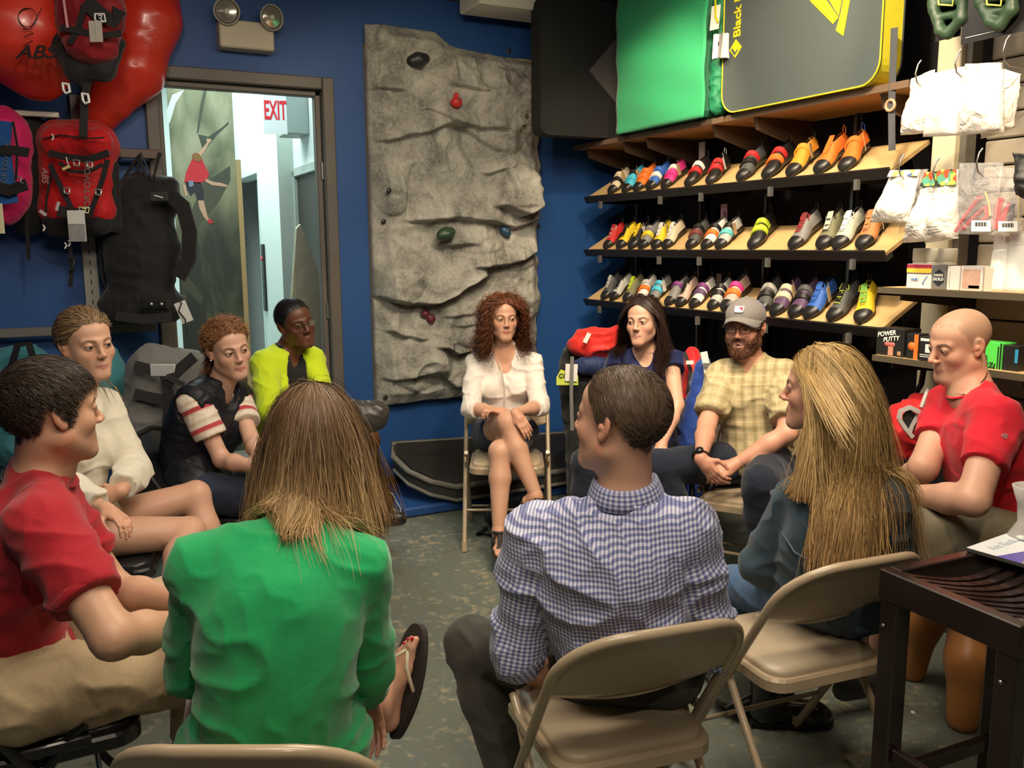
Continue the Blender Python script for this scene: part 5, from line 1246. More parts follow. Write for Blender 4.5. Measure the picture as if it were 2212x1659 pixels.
def p_denim():
 J = dict(head=(1775, 838, 2.50), N=(1832, 985, 2.50), SL=(1722, 1076, 2.56), SR=(1908, 1082, 2.40), EL=(1640, 1222, 2.62), ER=(1935, 1236, 2.48), WL=(1710, 1250, 2.75), WR=(1760, 1290, 2.6),
             HL=(1748, 1292, 2.68), HR=(1850, 1298, 2.57), KL=(1590, 1265, 2.95), KR=(1690, 1280, 2.9))
 face = dict(skin=(.60, .32, .22), hair=(.40, .25, .095), lipc=(.44, .16, .13), nose=1.15, jaw=.95, brow=(.22, .13, .06), scalp=(.26, .17, .08), gaze=(0, 0), blush=.9)
 P = setup('denim', 'f', J, face, (-62, 0, 0), 1.0, 1.02); P['hunch'] = .05
 build_body(P, 'woman with long straight blonde hair wearing a dark denim jacket, seen in profile', group=G_, hands=dict(L=dict(f=cv(.55, -.5, -.2), n=cv(0, -.6, .5), curl=.5), R=dict(n=cv(0, -1, 0))), headh=.0031)
 M = cloth_mat('dark_denim', (.035, .062, .085), .85, weave=500, bump=.5, var=.22)
 pr = torso_prims(P, .020)
 for q in 'LR': pr += arm_prims(P, q, .020, t1=1.72, g2=1.1)
 pr += neck_cut(P, .060, .010)
 garment(P, 'denim_jacket', pr, .0068, M, .011, 8, fab=fab_coords(P))
 Mj = mat('denim_seam', (.055, .09, .115), .8)
 collar(P, M, .062, .05, True, 70)
 def back(t, v, o=.004):  # point on the jacket back; t across, v along the trunk
  return spine(P, v)+P['tR']*t*P['sw']*.5-P['tF']*(.118+.02+o)*math.sqrt(max(.05, 1-(t*.78)**2))
 for pts in ([back(-.95, .80), back(-.5, .73), back(0, .71), back(.5, .73), back(.95, .80)], [back(-.38, .72), back(-.32, .45), back(-.24, .1)], [back(.38, .72), back(.32, .45), back(.24, .1)], ):
  MB().tube([tuple(p-P['org']) for p in pts], .0042, 6, flat=(1, .5)).build('seam', Mj, P['ob'])
 pr = torso_prims(P, .004)[:1]
 for q in 'LR': pr += leg_prims(P, q, .016)
 garment(P, 'jeans', pr, .0105, cloth_mat('blue_denim', (.075, .15, .28), .85, weave=500, var=.2), .006, 8)
 for q in 'LR': shoe(P, q, mat('black_shoe', (.012, .011, .011), .35))
 hair_cap(P, .008, h=.005, wr=.002)
 b = None; fl = Field(torso_prims(P, .026)+arm_prims(P, 'L', .022, t1=.9)+arm_prims(P, 'R', .022, t1=.9))
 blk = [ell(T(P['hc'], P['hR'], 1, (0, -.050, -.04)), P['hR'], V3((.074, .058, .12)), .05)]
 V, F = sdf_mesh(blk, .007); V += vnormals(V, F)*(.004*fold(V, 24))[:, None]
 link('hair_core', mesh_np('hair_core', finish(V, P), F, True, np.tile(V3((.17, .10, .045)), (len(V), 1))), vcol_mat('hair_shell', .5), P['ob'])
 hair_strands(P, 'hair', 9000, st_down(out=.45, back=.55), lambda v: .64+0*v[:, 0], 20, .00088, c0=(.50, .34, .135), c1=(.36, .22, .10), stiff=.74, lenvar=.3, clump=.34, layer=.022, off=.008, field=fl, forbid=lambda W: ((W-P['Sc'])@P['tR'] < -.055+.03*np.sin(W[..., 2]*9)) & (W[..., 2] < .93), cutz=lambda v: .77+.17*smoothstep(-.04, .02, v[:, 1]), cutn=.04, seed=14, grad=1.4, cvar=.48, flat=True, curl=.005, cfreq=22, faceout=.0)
 hair_strands(P, 'hair_fringe', 1300, lambda p, gl, P: gl*1.0+np.concatenate([np.sign(p[:, :1])*1.2*(p[:, 2:3] < .08)+np.sign(p[:, :1])*.3, -.95+0*p[:, :1], 0*p[:, :1]], 1), .27, 12, .0008, region=lambda v: (v[:, 1] > .02) & (v[:, 2] > .05), c0=(.46, .30, .11), c1=(.5, .34, .15), stiff=.6, lenvar=.3, clump=.25, layer=.012, off=.010, seed=15, cvar=.3, flat=True, faceout=.0)
 return P
def p_right_man():
 J = dict(head=(2072, 742, 2.93), N=(2098, 850, 2.92), SL=(2152, 912, 2.74), SR=(2050, 872, 3.10), EL=(2102, 1082, 2.72), ER=(1995, 1010, 3.05), WL=(1960, 1068, 2.82), WR=(1940, 1060, 3.0),
             HL=(2150, 1168, 2.88), HR=(2105, 1145, 3.10), KL=(1925, 1165, 2.80), KR=(1880, 1140, 3.1))
 face = dict(skin=(.60, .34, .24), hair=(.10, .07, .05), lipc=(.38, .17, .14), nose=1.3, nosew=1.1, jaw=1.06, scalp=(.32, .205, .14), scalpw=.75, brow=(.12, .07, .045), browt=1.2, gaze=(.1, -.2), stubble=.15, blush=.7, hl=[.080, .076, .070, .045, -.002, .012, .024, -.012, -.045, -.062])
 P = setup('right_man', 'm', J, face, (-101, -13, -3), 1.0, 1.10); P['hunch'] = .05; P['ag'] = 1.0
 build_body(P, 'man with shaved head in a red t-shirt and khaki shorts by the shelves', group=G_, hands=dict(L=dict(n=cv(0, -1, 0)), R=dict(n=cv(0, -1, 0))))
 M = cloth_mat('bright_red_jersey', (.62, .012, .03), .8, weave=1100, bump=.2)
 pr = torso_prims(P, .013)
 for q in 'LR': pr += arm_prims(P, q, .014, t1=.58, g2=1.12)
 pr += neck_cut(P, .062, .018, .016)
 garment(P, 'tee_shirt', pr, .0078, M, .008, 7, fab=fab_coords(P))
 hemring(P, M, .064, .038, .007)
 ring = [tuple(P['N']+P['tU']*(.030-.040*math.sin(a))+P['tR']*.060*math.cos(a)+P['tF']*(.012+.064*math.sin(a))-P['org']) for a in [2*math.pi*k/28 for k in range(28)]]
 MB().tube(ring, .0022, 6, closed=True).build('necklace', mat('cord_brown', (.10, .05, .03), .7), P['ob'])
 lg = (P['SL']*.52+P['EL']*.48)
 pr = torso_prims(P, .006)[:1] + [cap(P['HL'], P['HR'], .12, .12, .04)]
 for q in 'LR': pr += leg_prims(P, q, .034, t1=1.0)
 garment(P, 'cargo_shorts', pr, .0105, cloth_mat('olive_khaki', (.20, .175, .115), .9), .009, 7)
 S, E = P['SL'], P['EL']; ax = nrm(E-S); out = nrm(-FWD-ax*np.dot(-FWD, ax)); c = S+ax*.10+out*.0745; tn = np.cross(out, ax)
 mb = MB()
 for k in range(3):
  r0 = .020-.006*k; r1 = r0-.004; P_ = []
  for a in np.linspace(0, math.pi/2, 9): P_.append((r0*math.cos(a), r0*math.sin(a)))
  for a in np.linspace(math.pi/2, 0, 9): P_.append((r1*math.cos(a), r1*math.sin(a)))
  mb.prism(P_, 0, .0012, M=frame_M(tuple(c-P['org']), -tn, -ax, np.cross(-tn, -ax)))
 mb.build('sleeve_logo', mat('logo_grey', (.45, .25, .24), .6), P['ob'])
 for q in 'LR': shoe(P, q, mat('grey_shoe', (.08, .08, .08), .6))
 return P
def plaid(nt, v):
 a = _stripe(nt, v, 0, .052, .35, .15); b = _stripe(nt, v, 1, .052, .30, .15); c1 = _stripe(nt, v, 0, .052, .06, .04, .42); c2 = _stripe(nt, v, 1, .052, .06, .04, .42)
 x = _mixn(nt, a, (.42, .35, .20), (.30, .25, .13)); 
 m = nt.nodes.new('ShaderNodeMath'); m.operation = 'MULTIPLY'; m.inputs[1].default_value = .45; nt.links.new(b, m.inputs[0]); x = _mixn(nt, m.outputs[0], x, (.24, .21, .11))
 for c in (c1, c2):
  m = nt.nodes.new('ShaderNodeMath'); m.operation = 'MULTIPLY'; m.inputs[1].default_value = .5; nt.links.new(c, m.inputs[0]); x = _mixn(nt, m.outputs[0], x, (.58, .52, .36))
 return x
def p_cap_man():
 J = dict(head=(1609, 706, 4.08), N=(1622, 786, 4.15), SR=(1562, 812, 4.18), SL=(1690, 815, 4.05), ER=(1527, 918, 4.0), EL=(1702, 935, 3.86), WR=(1514, 990, 3.78), WL=(1590, 1002, 3.66),
             HR=(1600, 1000, 4.18), HL=(1672, 1003, 4.10), KR=(1425, 1008, 3.95), KL=(1643, 1045, 3.72), AR=(1478, 1190, 3.95), AL=(1655, 1230, 3.75))
 face = dict(skin=(.58, .30, .21), hair=(.05, .022, .013), lipc=(.40, .15, .13), smile=True, nose=1.1, jaw=1.05, brow=(.05, .025, .015), gaze=(.0, .0), blush=.9, stubble=.96, scalp=(.05, .025, .015))
 P = setup('cap_man', 'm', J, face, (-148, -2, 0), 1.03, 1.0)
 build_body(P, 'smiling bearded man in grey cap, glasses and tan plaid shirt, hands clasped', group=G_,
               hands=dict(R=dict(f=cv(.55, -.78, -.25), n=cv(.7, .1, .6), s=cv(.3, .6, -.5), curl=.38, thumb=.4), L=dict(f=cv(-.88, -.42, -.2), n=cv(.3, -.5, .8), s=cv(-.1, .8, .4), curl=.5, thumb=.4)))
 M = cloth_mat('plaid_cotton', (.4, .35, .2), .85, weave=900, bump=.2, pat=plaid)
 pr = torso_prims(P, .020)
 for q in 'LR': pr += arm_prims(P, q, .028, t1=.80, g2=1.12)
 pr += neck_cut(P, .060, .02, .02) + v_cut(P, .03, .022, .07, up=.02)
 garment(P, 'shirt', pr, .0085, M, .010, 8, fab=fab_coords(P))
 collar(P, M, .062, .048, True, 64)
 for i in range(4):
  c = spine(P, .78-.17*i)+P['tF']*(.140-.01*abs(i-1.5)); MB().lathe([(0, .004), (.0055, .003), (.006, 0)], 10, M=frame_M(tuple(c-P['org']), P['tR'], P['tU'], P['tF'])).build('button', mat('tan_button', (.3, .22, .12), .4), P['ob'])
 pr = torso_prims(P, .004)[:1]
 for q in 'LR': pr += leg_prims(P, q, .020)
 garment(P, 'trousers', pr, .0105, cloth_mat('navy_twill', (.012, .018, .034), .85), .007, 8)
 for q in 'LR': shoe(P, q, mat('brown_shoe', (.06, .03, .018), .5))
 c, R, s = P['hc'], P['hR'], P['hs']
 hair_strands(P, 'beard', 3800, lambda p, gl, P: gl*1.0+np.stack([np.sign(p[:, 0])*.1, .35+0*p[:, 0], 0*p[:, 0]], 1), .024, 4, .0011, c0=(.055, .024, .013), c1=(.12, .050, .026), stiff=.5, lift=.0, layer=.0, seed=21, cvar=.4) if False else None
 beard(P, .019, (.070, .030, .016), (.17, .070, .035), 6500)
 hair_strands(P, 'hair', 1500, st_comb((.1, -.3, -.4), 1.0), .02, 4, .0011, c0=(.04, .02, .013), stiff=.5, lift=.004, layer=.006, seed=22)
 V, F = sdf_mesh([ell(T(c, R, s, (0, .080, -.0675)), R, V3((.021, .014, .0048))*s, .003)], .0025)
 link('teeth', mesh_np('teeth', finish(V, P), F), mat('teeth', (.75, .70, .60), .3), P['ob'])
 glasses(P, 'spectacles', M_specs, M_lens, .050, .032, .0017, .55)
 Mg = cloth_mat('cap_grey', (.18, .17, .165), .9); Mb = cloth_mat('cap_blue', (.02, .05, .33), .8)
 ce = ell(T(c, R, s, (0, -.012, .048)), R, V3((.0875, .108, .085))*s, .02)
 V, F = sdf_mesh([ce], .0045); v = ((V-c)/s) @ R.T; k = v[:, 2] > np.where(v[:, 1] > 0, .046-.30*v[:, 0]**2/.084, .030)
 Vf, Ff = sub_mesh(V, F, k & (v[:, 1] > -.028)); link('cap_crown', mesh_np('cap_crown', finish(Vf, P), Ff), Mg, P['ob'])
 k2 = (v[:, 2] > .006) & (v[:, 1] < -.022); Vf, Ff = sub_mesh(V, F, k2); link('cap_back', mesh_np('cap_back', finish(Vf, P), Ff), Mb, P['ob'])
 vs = []; n = 18
 for i in range(n+1):
  a = math.radians(18+144*i/n)
  for t in (0, .25, .5, .75, 1):
   x = .084*math.cos(a)*(1-.04*t); y = -.012+.098*math.sin(a)+t*.072*max(0, math.sin(a))**.8; z = .054-.30*x*x/.084-t*.012-t*.03*(x/.084)**2
   vs.append(T(c, R, s, (x, y, z))-P['org'])
 F = np.array([(i*5+j, (i+1)*5+j, (i+1)*5+j+1, i*5+j+1) for i in range(n) for j in range(4)])
 o = link('visor', mesh_np('visor', V3(vs), F), Mg, P['ob']); md = o.modifiers.new('s', 'SOLIDIFY'); md.thickness = .004
 MB().lathe([(0, .006), (.008, .004), (.009, 0)], 12, M=frame_M(tuple(T(c, R, s, (0, -.012, .132))-P['org']), R[0], R[1], R[2])).build('cap_button', Mg, P['ob'])
 F0 = T(c, R, s, (0, .083, .086)); nz = nrm(.82*R[1]+.57*R[2]); up = nrm(R[2]-nz*np.dot(R[2], nz)); rt = np.cross(up, nz)
 Mm = frame_M(tuple(F0-P['org']), rt, up, nz)
 MB().prism([(-.021, .015), (.021, .015), (.020, -.012), (.015, -.017), (-.015, -.017), (-.020, -.012)], 0, .006, M=Mm).build('crest_patch', mat('crest_white', (.75, .73, .72), .7), P['ob'])
 MB().prism([(-.004, .009), (.0175, .009), (.0165, -.011)], .006, .0068, M=Mm).build('crest_patch_red', mat('crest_red', (.55, .02, .05), .7), P['ob'])
 MB().prism([(-.018, .007), (-.012, .009), (.014, -.012), (.010, -.0145), (-.016, -.010)], .0062, .0072, M=Mm).prism([(-.019, .0105), (.019, .0105), (.019, .0115), (-.019, .0115)], .006, .007, M=Mm).build('crest_patch_band', mat('crest_grey', (.60, .62, .70), .7), P['ob'])
 W = P['WR']; d = nrm(P['WR']-P['ER']); a = nrm(np.cross(d, _up)); b = np.cross(d, a); c0 = W-d*.012
 MB().tube([tuple(c0+a*.034*math.cos(t)+b*.030*math.sin(t)-P['org']) for t in [2*math.pi*k/18 for k in range(18)]], .010, 8, closed=True, flat=(.35, 1)).build('watch_strap', M_blk, P['ob'])
 o_ = nrm(-FWD*.6+_up*.7-RGT*.4); o_ = nrm(o_-d*np.dot(o_, d)); MB().lathe([(0, .012), (.016, .011), (.018, .006), (.018, -.002)], 16, M=frame_M(tuple(c0+o_*.032-P['org']), d, np.cross(o_, d), o_)).build('watch_face', mat('watch_black', (.015, .015, .018), .2), P['ob'])
 return P
def beard(P, ln, c0, c1, n=4200, seed=31):
 g = np.random.default_rng(seed); c, R, s = P['hc'], P['hR'], P['hs']
 V, F = sdf_mesh(head_prims(P), .004, (P['hc']-.15, P['hc']+.15)); N = vnormals(V, F); v = ((V-c)/s) @ R.T; nl = N @ R.T
 ax = np.abs(v[:, 0]); ok = (v[:, 1] > .0) & (((v[:, 2] < -.050-.02*np.clip((.05-ax)/.05, 0, 1)+.030*smoothstep(.050, .072, ax))) | ((v[:, 2] < -.040) & (v[:, 2] > -.054) & (ax < .032) & (v[:, 1] > .085)) | ((ax > .060) & (v[:, 2] < -.0) & (v[:, 1] < .035))) & ~((np.abs(v[:, 2]+.067) < .0125) & (ax < .026) & (v[:, 1] > .07)) & (v[:, 2] > -.125)
 V, N, v = V[ok], N[ok], v[ok]; i = g.integers(0, len(V), n); p = V[i]+g.normal(size=(n, 3))*.0015; nn_ = N[i]; dn = nrm(-_up)
 segs = 4; pts = [p]; d = nn_*.75+(-R[2])*.55+g.normal(size=(n, 3))*.25
 L = ln*(.45+.55*np.clip((-v[i, 2]-.04)/.05, 0, 1))*g.uniform(.6, 1.1, n)
 for k in range(segs): d = d+(-R[2])*.35; d /= np.linalg.norm(d, axis=1, keepdims=True); p = p+d*(L/segs)[:, None]; pts.append(p)
 A = np.stack(pts, 1); tg = np.gradient(A, axis=1); sd = np.cross(tg, g.normal(size=(n, 1, 3))); sd /= np.linalg.norm(sd, axis=2, keepdims=True)+1e-9
 wd = .0008*np.array([1, 1, .9, .7, .3])[None, :, None]; Vv = np.stack([A-sd*wd, A+sd*wd], 2).reshape(-1, 3); b = (np.arange(n)[:, None]*(segs+1)+np.arange(segs)[None, :]).ravel()*2
 F = np.stack([b, b+1, b+3, b+2], 1); k = g.random(n)[:, None]; C = V3(c0)*(1-k)+V3(c1)*k; C = np.repeat(C, (segs+1)*2, 0)
 return link('beard', mesh_np('beard', finish(Vv, P), F, True, C), vcol_mat('hair_mat', .5, spec=.3), P['ob'])
def p_navy():
 J = dict(head=(1389, 693, 4.42), N=(1396, 764, 4.50), SR=(1336, 785, 4.52), SL=(1450, 782, 4.45), ER=(1318, 875, 4.42), EL=(1462, 876, 4.40), WR=(1360, 960, 4.2), WL=(1430, 960, 4.18), HR=(1372, 990, 4.52), HL=(1432, 990, 4.48), KR=(1265, 1000, 4.2), KL=(1325, 1010, 4.12))
 face = dict(skin=(.60, .35, .25), hair=(.028, .014, .010), lipc=(.44, .19, .16), nose=1.0, jaw=.84, chin=.9, gaze=(.2, .0), brow=(.04, .02, .015), scalp=(.03, .016, .012), iris=(.05, .03, .02))
 P = setup('navy', 'f', J, face, (-150, 0, 2), 1.0, 1.0)
 build_body(P, 'woman with long dark hair in a navy blouse near the shoe shelves', group=G_, hands=dict(L=dict(n=cv(0, -1, 0))))
 M = cloth_mat('navy_blouse', (.010, .016, .085), .7, sheen=.1)
 pr = torso_prims(P, .012)
 for q in 'LR': pr += arm_prims(P, q, .020, t1=.22, g2=1.2)
 pr += neck_cut(P, .064, .02, .02) + v_cut(P, .075, .034, .075)
 garment(P, 'blouse', pr, .0085, M, .009, 8)
 pr = torso_prims(P, .004)[:1]
 for q in 'LR': pr += leg_prims(P, q, .016)
 garment(P, 'trousers', pr, .012, cloth_mat('navy_twill', (.012, .018, .034), .85), .005, 8)
 for q in 'LR': shoe(P, q, mat('black_shoe', (.012, .011, .011), .35))
 hair_cap(P, .007, wr=.002); b = None; fl = Field(torso_prims(P, .016)+arm_prims(P, 'L', .02, t1=.3)+arm_prims(P, 'R', .02, t1=.3))
 hair_strands(P, 'hair', 3800, st_down(out=.45, back=.3), .34, 14, .0012, c0=(.026, .013, .010), c1=(.040, .022, .016), stiff=.7, lenvar=.2, clump=.35, layer=.016, off=.007, field=fl, cutz=.97, seed=41, cvar=.25, flat=True, faceout=.0, curl=.004, cfreq=20)
 return P
def p_lime():
 J = dict(head=(638, 697, 4.40), N=(620, 760, 4.46), SR=(572, 790, 4.36), SL=(672, 778, 4.55), ER=(582, 885, 4.28), EL=(700, 872, 4.5), WR=(680, 905, 4.25), WL=(735, 900, 4.4), HR=(606, 985, 4.40), HL=(628, 970, 4.60), KR=(818, 965, 4.40), KL=(796, 950, 4.62), AR=(795, 1105, 4.42), AL=(775, 1085, 4.6))
 face = dict(skin=(.11, .042, .022), hair=(.008, .007, .008), lipc=(.16, .05, .04), nose=.9, nosew=1.25, lips=1.35, jaw=1.05, cheek=1.06, brow=(.01, .007, .006), scalp=(.008, .007, .008), gaze=(.3, .0), iris=(.02, .01, .006), lid=.5, blush=.15)
 P = setup('lime', 'f', J, face, (136, -2, 13), 1.02, 1.15, neck_r=.054)
 build_body(P, 'woman with glasses and pulled-back black hair in a lime green cardigan', group=G_, hands=dict(R=dict(n=cv(0, -1, 0)), L=dict(n=cv(0, -1, 0))))
 Mb = cloth_mat('black_cotton', (.010, .010, .012), .85)
 pr = torso_prims(P, .010) + [cap(P['N'], P['N']+P['tU']*.035, .064, .064, .02, cutb=True)] + neck_cut(P, .052, .03) + v_cut(P, .09, .02, .08, up=.02)
 garment(P, 'blouse', pr, .009, Mb, .004, 9)
 M = cloth_mat('lime_knit', (.50, .66, .015), .85, sheen=.2)
 pr = torso_prims(P, .021)
 for q in 'LR': pr += arm_prims(P, q, .018, t1=1.8, g2=1.1)
 for v_ in (.95, .75, .55, .35, .1): pr.append(ell(spine(P, v_)+P['tF']*.15+P['tR']*.0, P['tM'], V3((.062+.01*(v_ < .6), .14, .14)), .006, '-'))
 pr += neck_cut(P, .075, .03, .02)
 garment(P, 'cardigan', pr, .007, M, .006, 9)
 pr = torso_prims(P, .004)[:1]
 for q in 'LR': pr += leg_prims(P, q, .012, t1=.72)
 garment(P, 'skirt', pr, .009, Mb, .004, 8)
 for q in 'LR': shoe(P, q, mat('black_shoe', (.012, .011, .011), .35))
 hair_cap(P, .006, h=.005, wr=.001, extra=[ell(T(P['hc'], P['hR'], 1, (0, -.112, .01)), P['hR'], V3((.034, .030, .034)), .012)])
 hair_strands(P, 'hair', 2400, st_to((0, -.13, .02)), .20, 8, .0011, c0=(.009, .008, .009), c1=(.012, .010, .011), stiff=.2, lift=.003, layer=.004, clump=.05, seed=51, flat=True, off=.004, stop=(0, -.112, .01), rnd=.02)
 glasses(P, 'spectacles', mat('brown_spectacle_frame', (.06, .035, .025), .25, .3), M_lens, .046, .028, .0012, .7)
 return P
def tee_stripe(nt, v):
 a = _stripe(nt, v, 1, .088, .22, .03, .10); b = _stripe(nt, v, 1, .044, .30, .05, .45)
 x = _mixn(nt, b, (.70, .62, .52), (.60, .50, .40)); return _mixn(nt, a, x, (.45, .055, .075))
def p_vest():
 J = dict(head=(494, 752, 3.80), N=(470, 845, 3.86), SR=(420, 868, 3.72), SL=(510, 860, 4.0), ER=(482, 1000, 3.66), EL=(545, 955, 3.9), WR=(560, 1010, 3.62), WL=(560, 990, 3.75), HR=(415, 1062, 3.78), HL=(450, 1050, 3.98), KR=(600, 1080, 3.70), KL=(600, 1060, 3.95))
 face = dict(skin=(.60, .36, .26), hair=(.20, .085, .035), lipc=(.46, .16, .14), nose=.85, jaw=.92, gaze=(-.35, .0), brow=(.10, .05, .03), scalp=(.20, .09, .04), hl=[.074, .070, .052, .032, .0, .018, .024, -.012, -.05, -.062], iris=(.07, .045, .025))
 P = setup('vest', 'f', J, face, (140, -6, 9), 1.04, 1.0); P['hunch'] = .06
 build_body(P, 'young woman with curly ponytail, black puffer vest over pink-striped tee', group=G_, hands=dict(R=dict(n=cv(0, -1, 0), curl=.6), L=dict(n=cv(0, -1, 0), curl=.6)))
 M = cloth_mat('striped_jersey', (.7, .6, .5), .85, pat=tee_stripe)
 pr = torso_prims(P, .008)
 for q in 'LR': pr += arm_prims(P, q, .024, t1=.60, g2=1.15)
 pr += neck_cut(P, .060, .02)
 fc = fab_coords(P, -.3)
 garment(P, 'striped_tee', pr, .0065, M, .0035, 10, fab=fc)
 Mv = cloth_mat('black_quilt', (.010, .011, .016), .45, sheen=.0, bump=.2)
 pr = torso_prims(P, .035) + [cap(P['N']-P['tU']*.01, P['N']+P['tU']*.05, .084, .082, .02, cutb=True), ell(P['Hc']-_up*.0, np.array([P['pR'], P['pF'], _up]), V3((.195, .15, .15)), .05)]
 pr += neck_cut(P, .062, .035, .010) + v_cut(P, .20, .030, .135, up=.03)
 for q in 'LR': pr.append(cap(P['S'+q]+(P['S'+q]-P['Sc'])*.22-P['tU']*.02, P['S'+q]+(P['S'+q]-P['Sc'])*1.0-P['tU']*.10, .060, .085, .012, '-'))
 def quilt(V, N):
  v = (V-P['Hc']) @ P['tM'].T; q1 = np.abs(np.sin((v[:, 2]+v[:, 0])*math.pi/.075)); q2 = np.abs(np.sin((v[:, 2]-v[:, 0])*math.pi/.075)); return V+N*(.006*np.minimum(q1, q2)**.4)[:, None]
 garment(P, 'quilted_vest', pr, .0072, Mv, .004, 8, extra=quilt)
 pr = torso_prims(P, .002)[:1]
 for q in 'LR': pr += leg_prims(P, q, .016)
 garment(P, 'jeans', pr, .012, cloth_mat('dark_jeans', (.02, .03, .055), .85), .005, 8)
 for q in 'LR': shoe(P, q, mat('grey_shoe', (.08, .08, .08), .6))
 hair_cap(P, .007, h=.005, wr=.003)
 kn = (0, -.115, .005)
 hair_strands(P, 'hair', 3400, st_to(kn), .21, 9, .0010, c0=(.20, .088, .036), c1=(.17, .078, .034), curl=.0035, cfreq=150, up=2, stiff=.3, lift=.0, layer=.012, clump=.35, seed=61, cvar=.4, off=.006, stop=kn)
 hair_strands(P, 'ponytail', 1500, lambda p, gl, P: gl+np.array([0, -.15, 0])+.8*(V3(kn)-p)*(p[:, 2:3] > -.01)/.03, .20, 12, .0010, region=lambda v: (v[:, 1] < -.05) & (np.abs(v[:, 2]-.005) < .055), c0=(.22, .09, .04), c1=(.26, .13, .06), curl=.011, cfreq=110, up=2, stiff=.5, layer=.035, clump=.9, seed=62, lenvar=.4, cvar=.4, off=.01)
 hair_strands(P, 'hair_frizz', 700, st_to(kn), .05, 6, .0005, c0=(.30, .14, .06), curl=.006, cfreq=200, up=3, stiff=.7, lift=.006, layer=.012, clump=1.2, seed=63, off=.012)
 e = T(P['hc'], P['hR'], P['hs'], (.083, .0, -.034)); MB().lathe([(0, .004), (.0035, .002), (.0035, -.002), (0, -.003)], 10, c=tuple(e-P['org'])).build('earring', mat('pearl', (.8, .78, .72), .2), P['ob'])
 return P
def p_white():
 J = dict(head=(188, 742, 3.20), N=(168, 850, 3.26), SR=(110, 895, 3.14), SL=(222, 878, 3.38), ER=(120, 1040, 3.05), EL=(292, 1012, 3.26), WR=(225, 1100, 2.98), WL=(262, 1060, 3.07), HR=(150, 1165, 3.20), HL=(190, 1140, 3.42), KL=(448, 1062, 3.14), KR=(418, 1148, 3.10), AL=(500, 1290, 3.05), AR=(362, 1310, 3.20))
 face = dict(skin=(.60, .35, .24), hair=(.17, .105, .055), lipc=(.46, .19, .16), nose=1.0, jaw=.96, cheek=1.05, gaze=(-.1, .0), brow=(.14, .08, .045), scalp=(.20, .13, .07), hl=[.080, .074, .055, .034, .004, .018, .024, -.012, -.05, -.062], iris=(.06, .05, .04))
 P = setup('white', 'f', J, face, (128, -2, 4), 1.04, 1.04); P['hunch'] = .05
 build_body(P, 'woman with tied-back blonde hair in a white sweater, bare legs crossed', group=G_,
               hands=dict(L=dict(f=cv(-.88, -.38, -.2), n=cv(-.1, -.45, .8), s=cv(-.2, .85, .3), curl=.30, curls=[.22, .30, .34, .38], spread=.25, thumb=.25), R=dict(n=cv(0, -1, 0))))
 M = cloth_mat('cream_knit', (.72, .68, .56), .9, weave=500, bump=.6, sheen=.3)
 pr = torso_prims(P, .018)
 for q in 'LR': pr += arm_prims(P, q, .020, t1=1.88, g2=1.12)
 pr += [ell(P['Hc']+_up*.05, np.array([P['pR'], P['pF'], _up]), V3((.185, .15, .10)), .05)] + neck_cut(P, .066, .02)
 garment(P, 'sweater', pr, .008, M, .009, 7)
 pr = [ell(P['Hc'], np.array([P['pR'], P['pF'], _up]), V3((.178, .135, .11)), .04)]
 for q in 'LR': pr += leg_prims(P, q, .012, t1=.26)
 garment(P, 'shorts', pr, .008, cloth_mat('black_cotton', (.010, .010, .012), .85), .004, 8)
 for q in 'LR': shoe(P, q, mat('black_shoe', (.012, .011, .011), .35))
 hair_cap(P, .007, h=.005, wr=.003)
 hair_strands(P, 'hair', 5200, st_to((0, -.125, -.01)), .22, 9, .0010, c0=(.22, .145, .075), c1=(.20, .12, .06), stiff=.4, lift=.003, layer=.012, clump=.35, stop=(0, -.112, -.01), seed=71, cvar=.45, flat=True, off=.006, curl=.002, cfreq=40)
 hair_strands(P, 'ponytail', 260, lambda p, gl, P: gl+.6*(V3((0, -.13, -.01))-p)*(p[:, 2:3] > -.03)/.03+np.array([-.05, .25, 0])*(p[:, 2:3] < -.03), .24, 12, .0012, region=lambda v: (v[:, 1] < -.05) & (v[:, 2] < .03), c0=(.24, .155, .08), c1=(.42, .29, .14), stiff=.6, layer=.022, clump=.5, seed=72, lenvar=.5, cvar=.35, off=.008, curl=.005, cfreq=30, field=Field(torso_prims(P, .022)))
 return P
PEOPLE = {}
for fn in (p_center, p_left_man, p_gingham, p_green, p_denim, p_right_man, p_cap_man, p_navy, p_lime, p_vest, p_white):
 P_ = fn(); PEOPLE[P_['name']] = P_
# ================================================================== seats under the people
def horiz(v): return nrm(V3((v[0], v[1], 0)))
def seat_for(P, kind, label, back=.06, turn=0.0):
 f = horiz(P['pF']); a = math.radians(turn); f = V3((f[0]*math.cos(a)-f[1]*math.sin(a), f[0]*math.sin(a)+f[1]*math.cos(a), 0)); c = P['Hc']+f*back
 return chair(kind, c[0], c[1], math.degrees(math.atan2(f[1], f[0])), label)
def seat_at(A, B, kind, label, yl=-.118, push=0.0):
 r = horiz(B-A); f = V3((-r[1], r[0], 0)); m = (A+B)/2; c = m - f*yl + f*push; return chair(kind, c[0], c[1], math.degrees(math.atan2(f[1], f[0])), label)
seat_at(at_z(1168, 1518, .585), at_z(1545, 1450, .585), 'tan', 'tan metal folding chair under the man in the checked shirt')
seat_at(at_z(235, 1648, .74), at_z(805, 1648, .74), 'tan', 'tan folding chair at the very front under the green sweater', yl=-.235)
seat_at(at_z(1640, 1352, .585), at_z(1900, 1302, .585), 'tan', 'tan folding chair under the woman in denim, next to the dark table')
g_ = at_z(1095, 1015, .43); fdir = horiz(cam_dir(180)); gc = g_ - fdir*.195
chair('tan', gc[0], gc[1], math.degrees(math.atan2(fdir[1], fdir[0])), 'tan folding chair facing the camera in front of the rock panel')
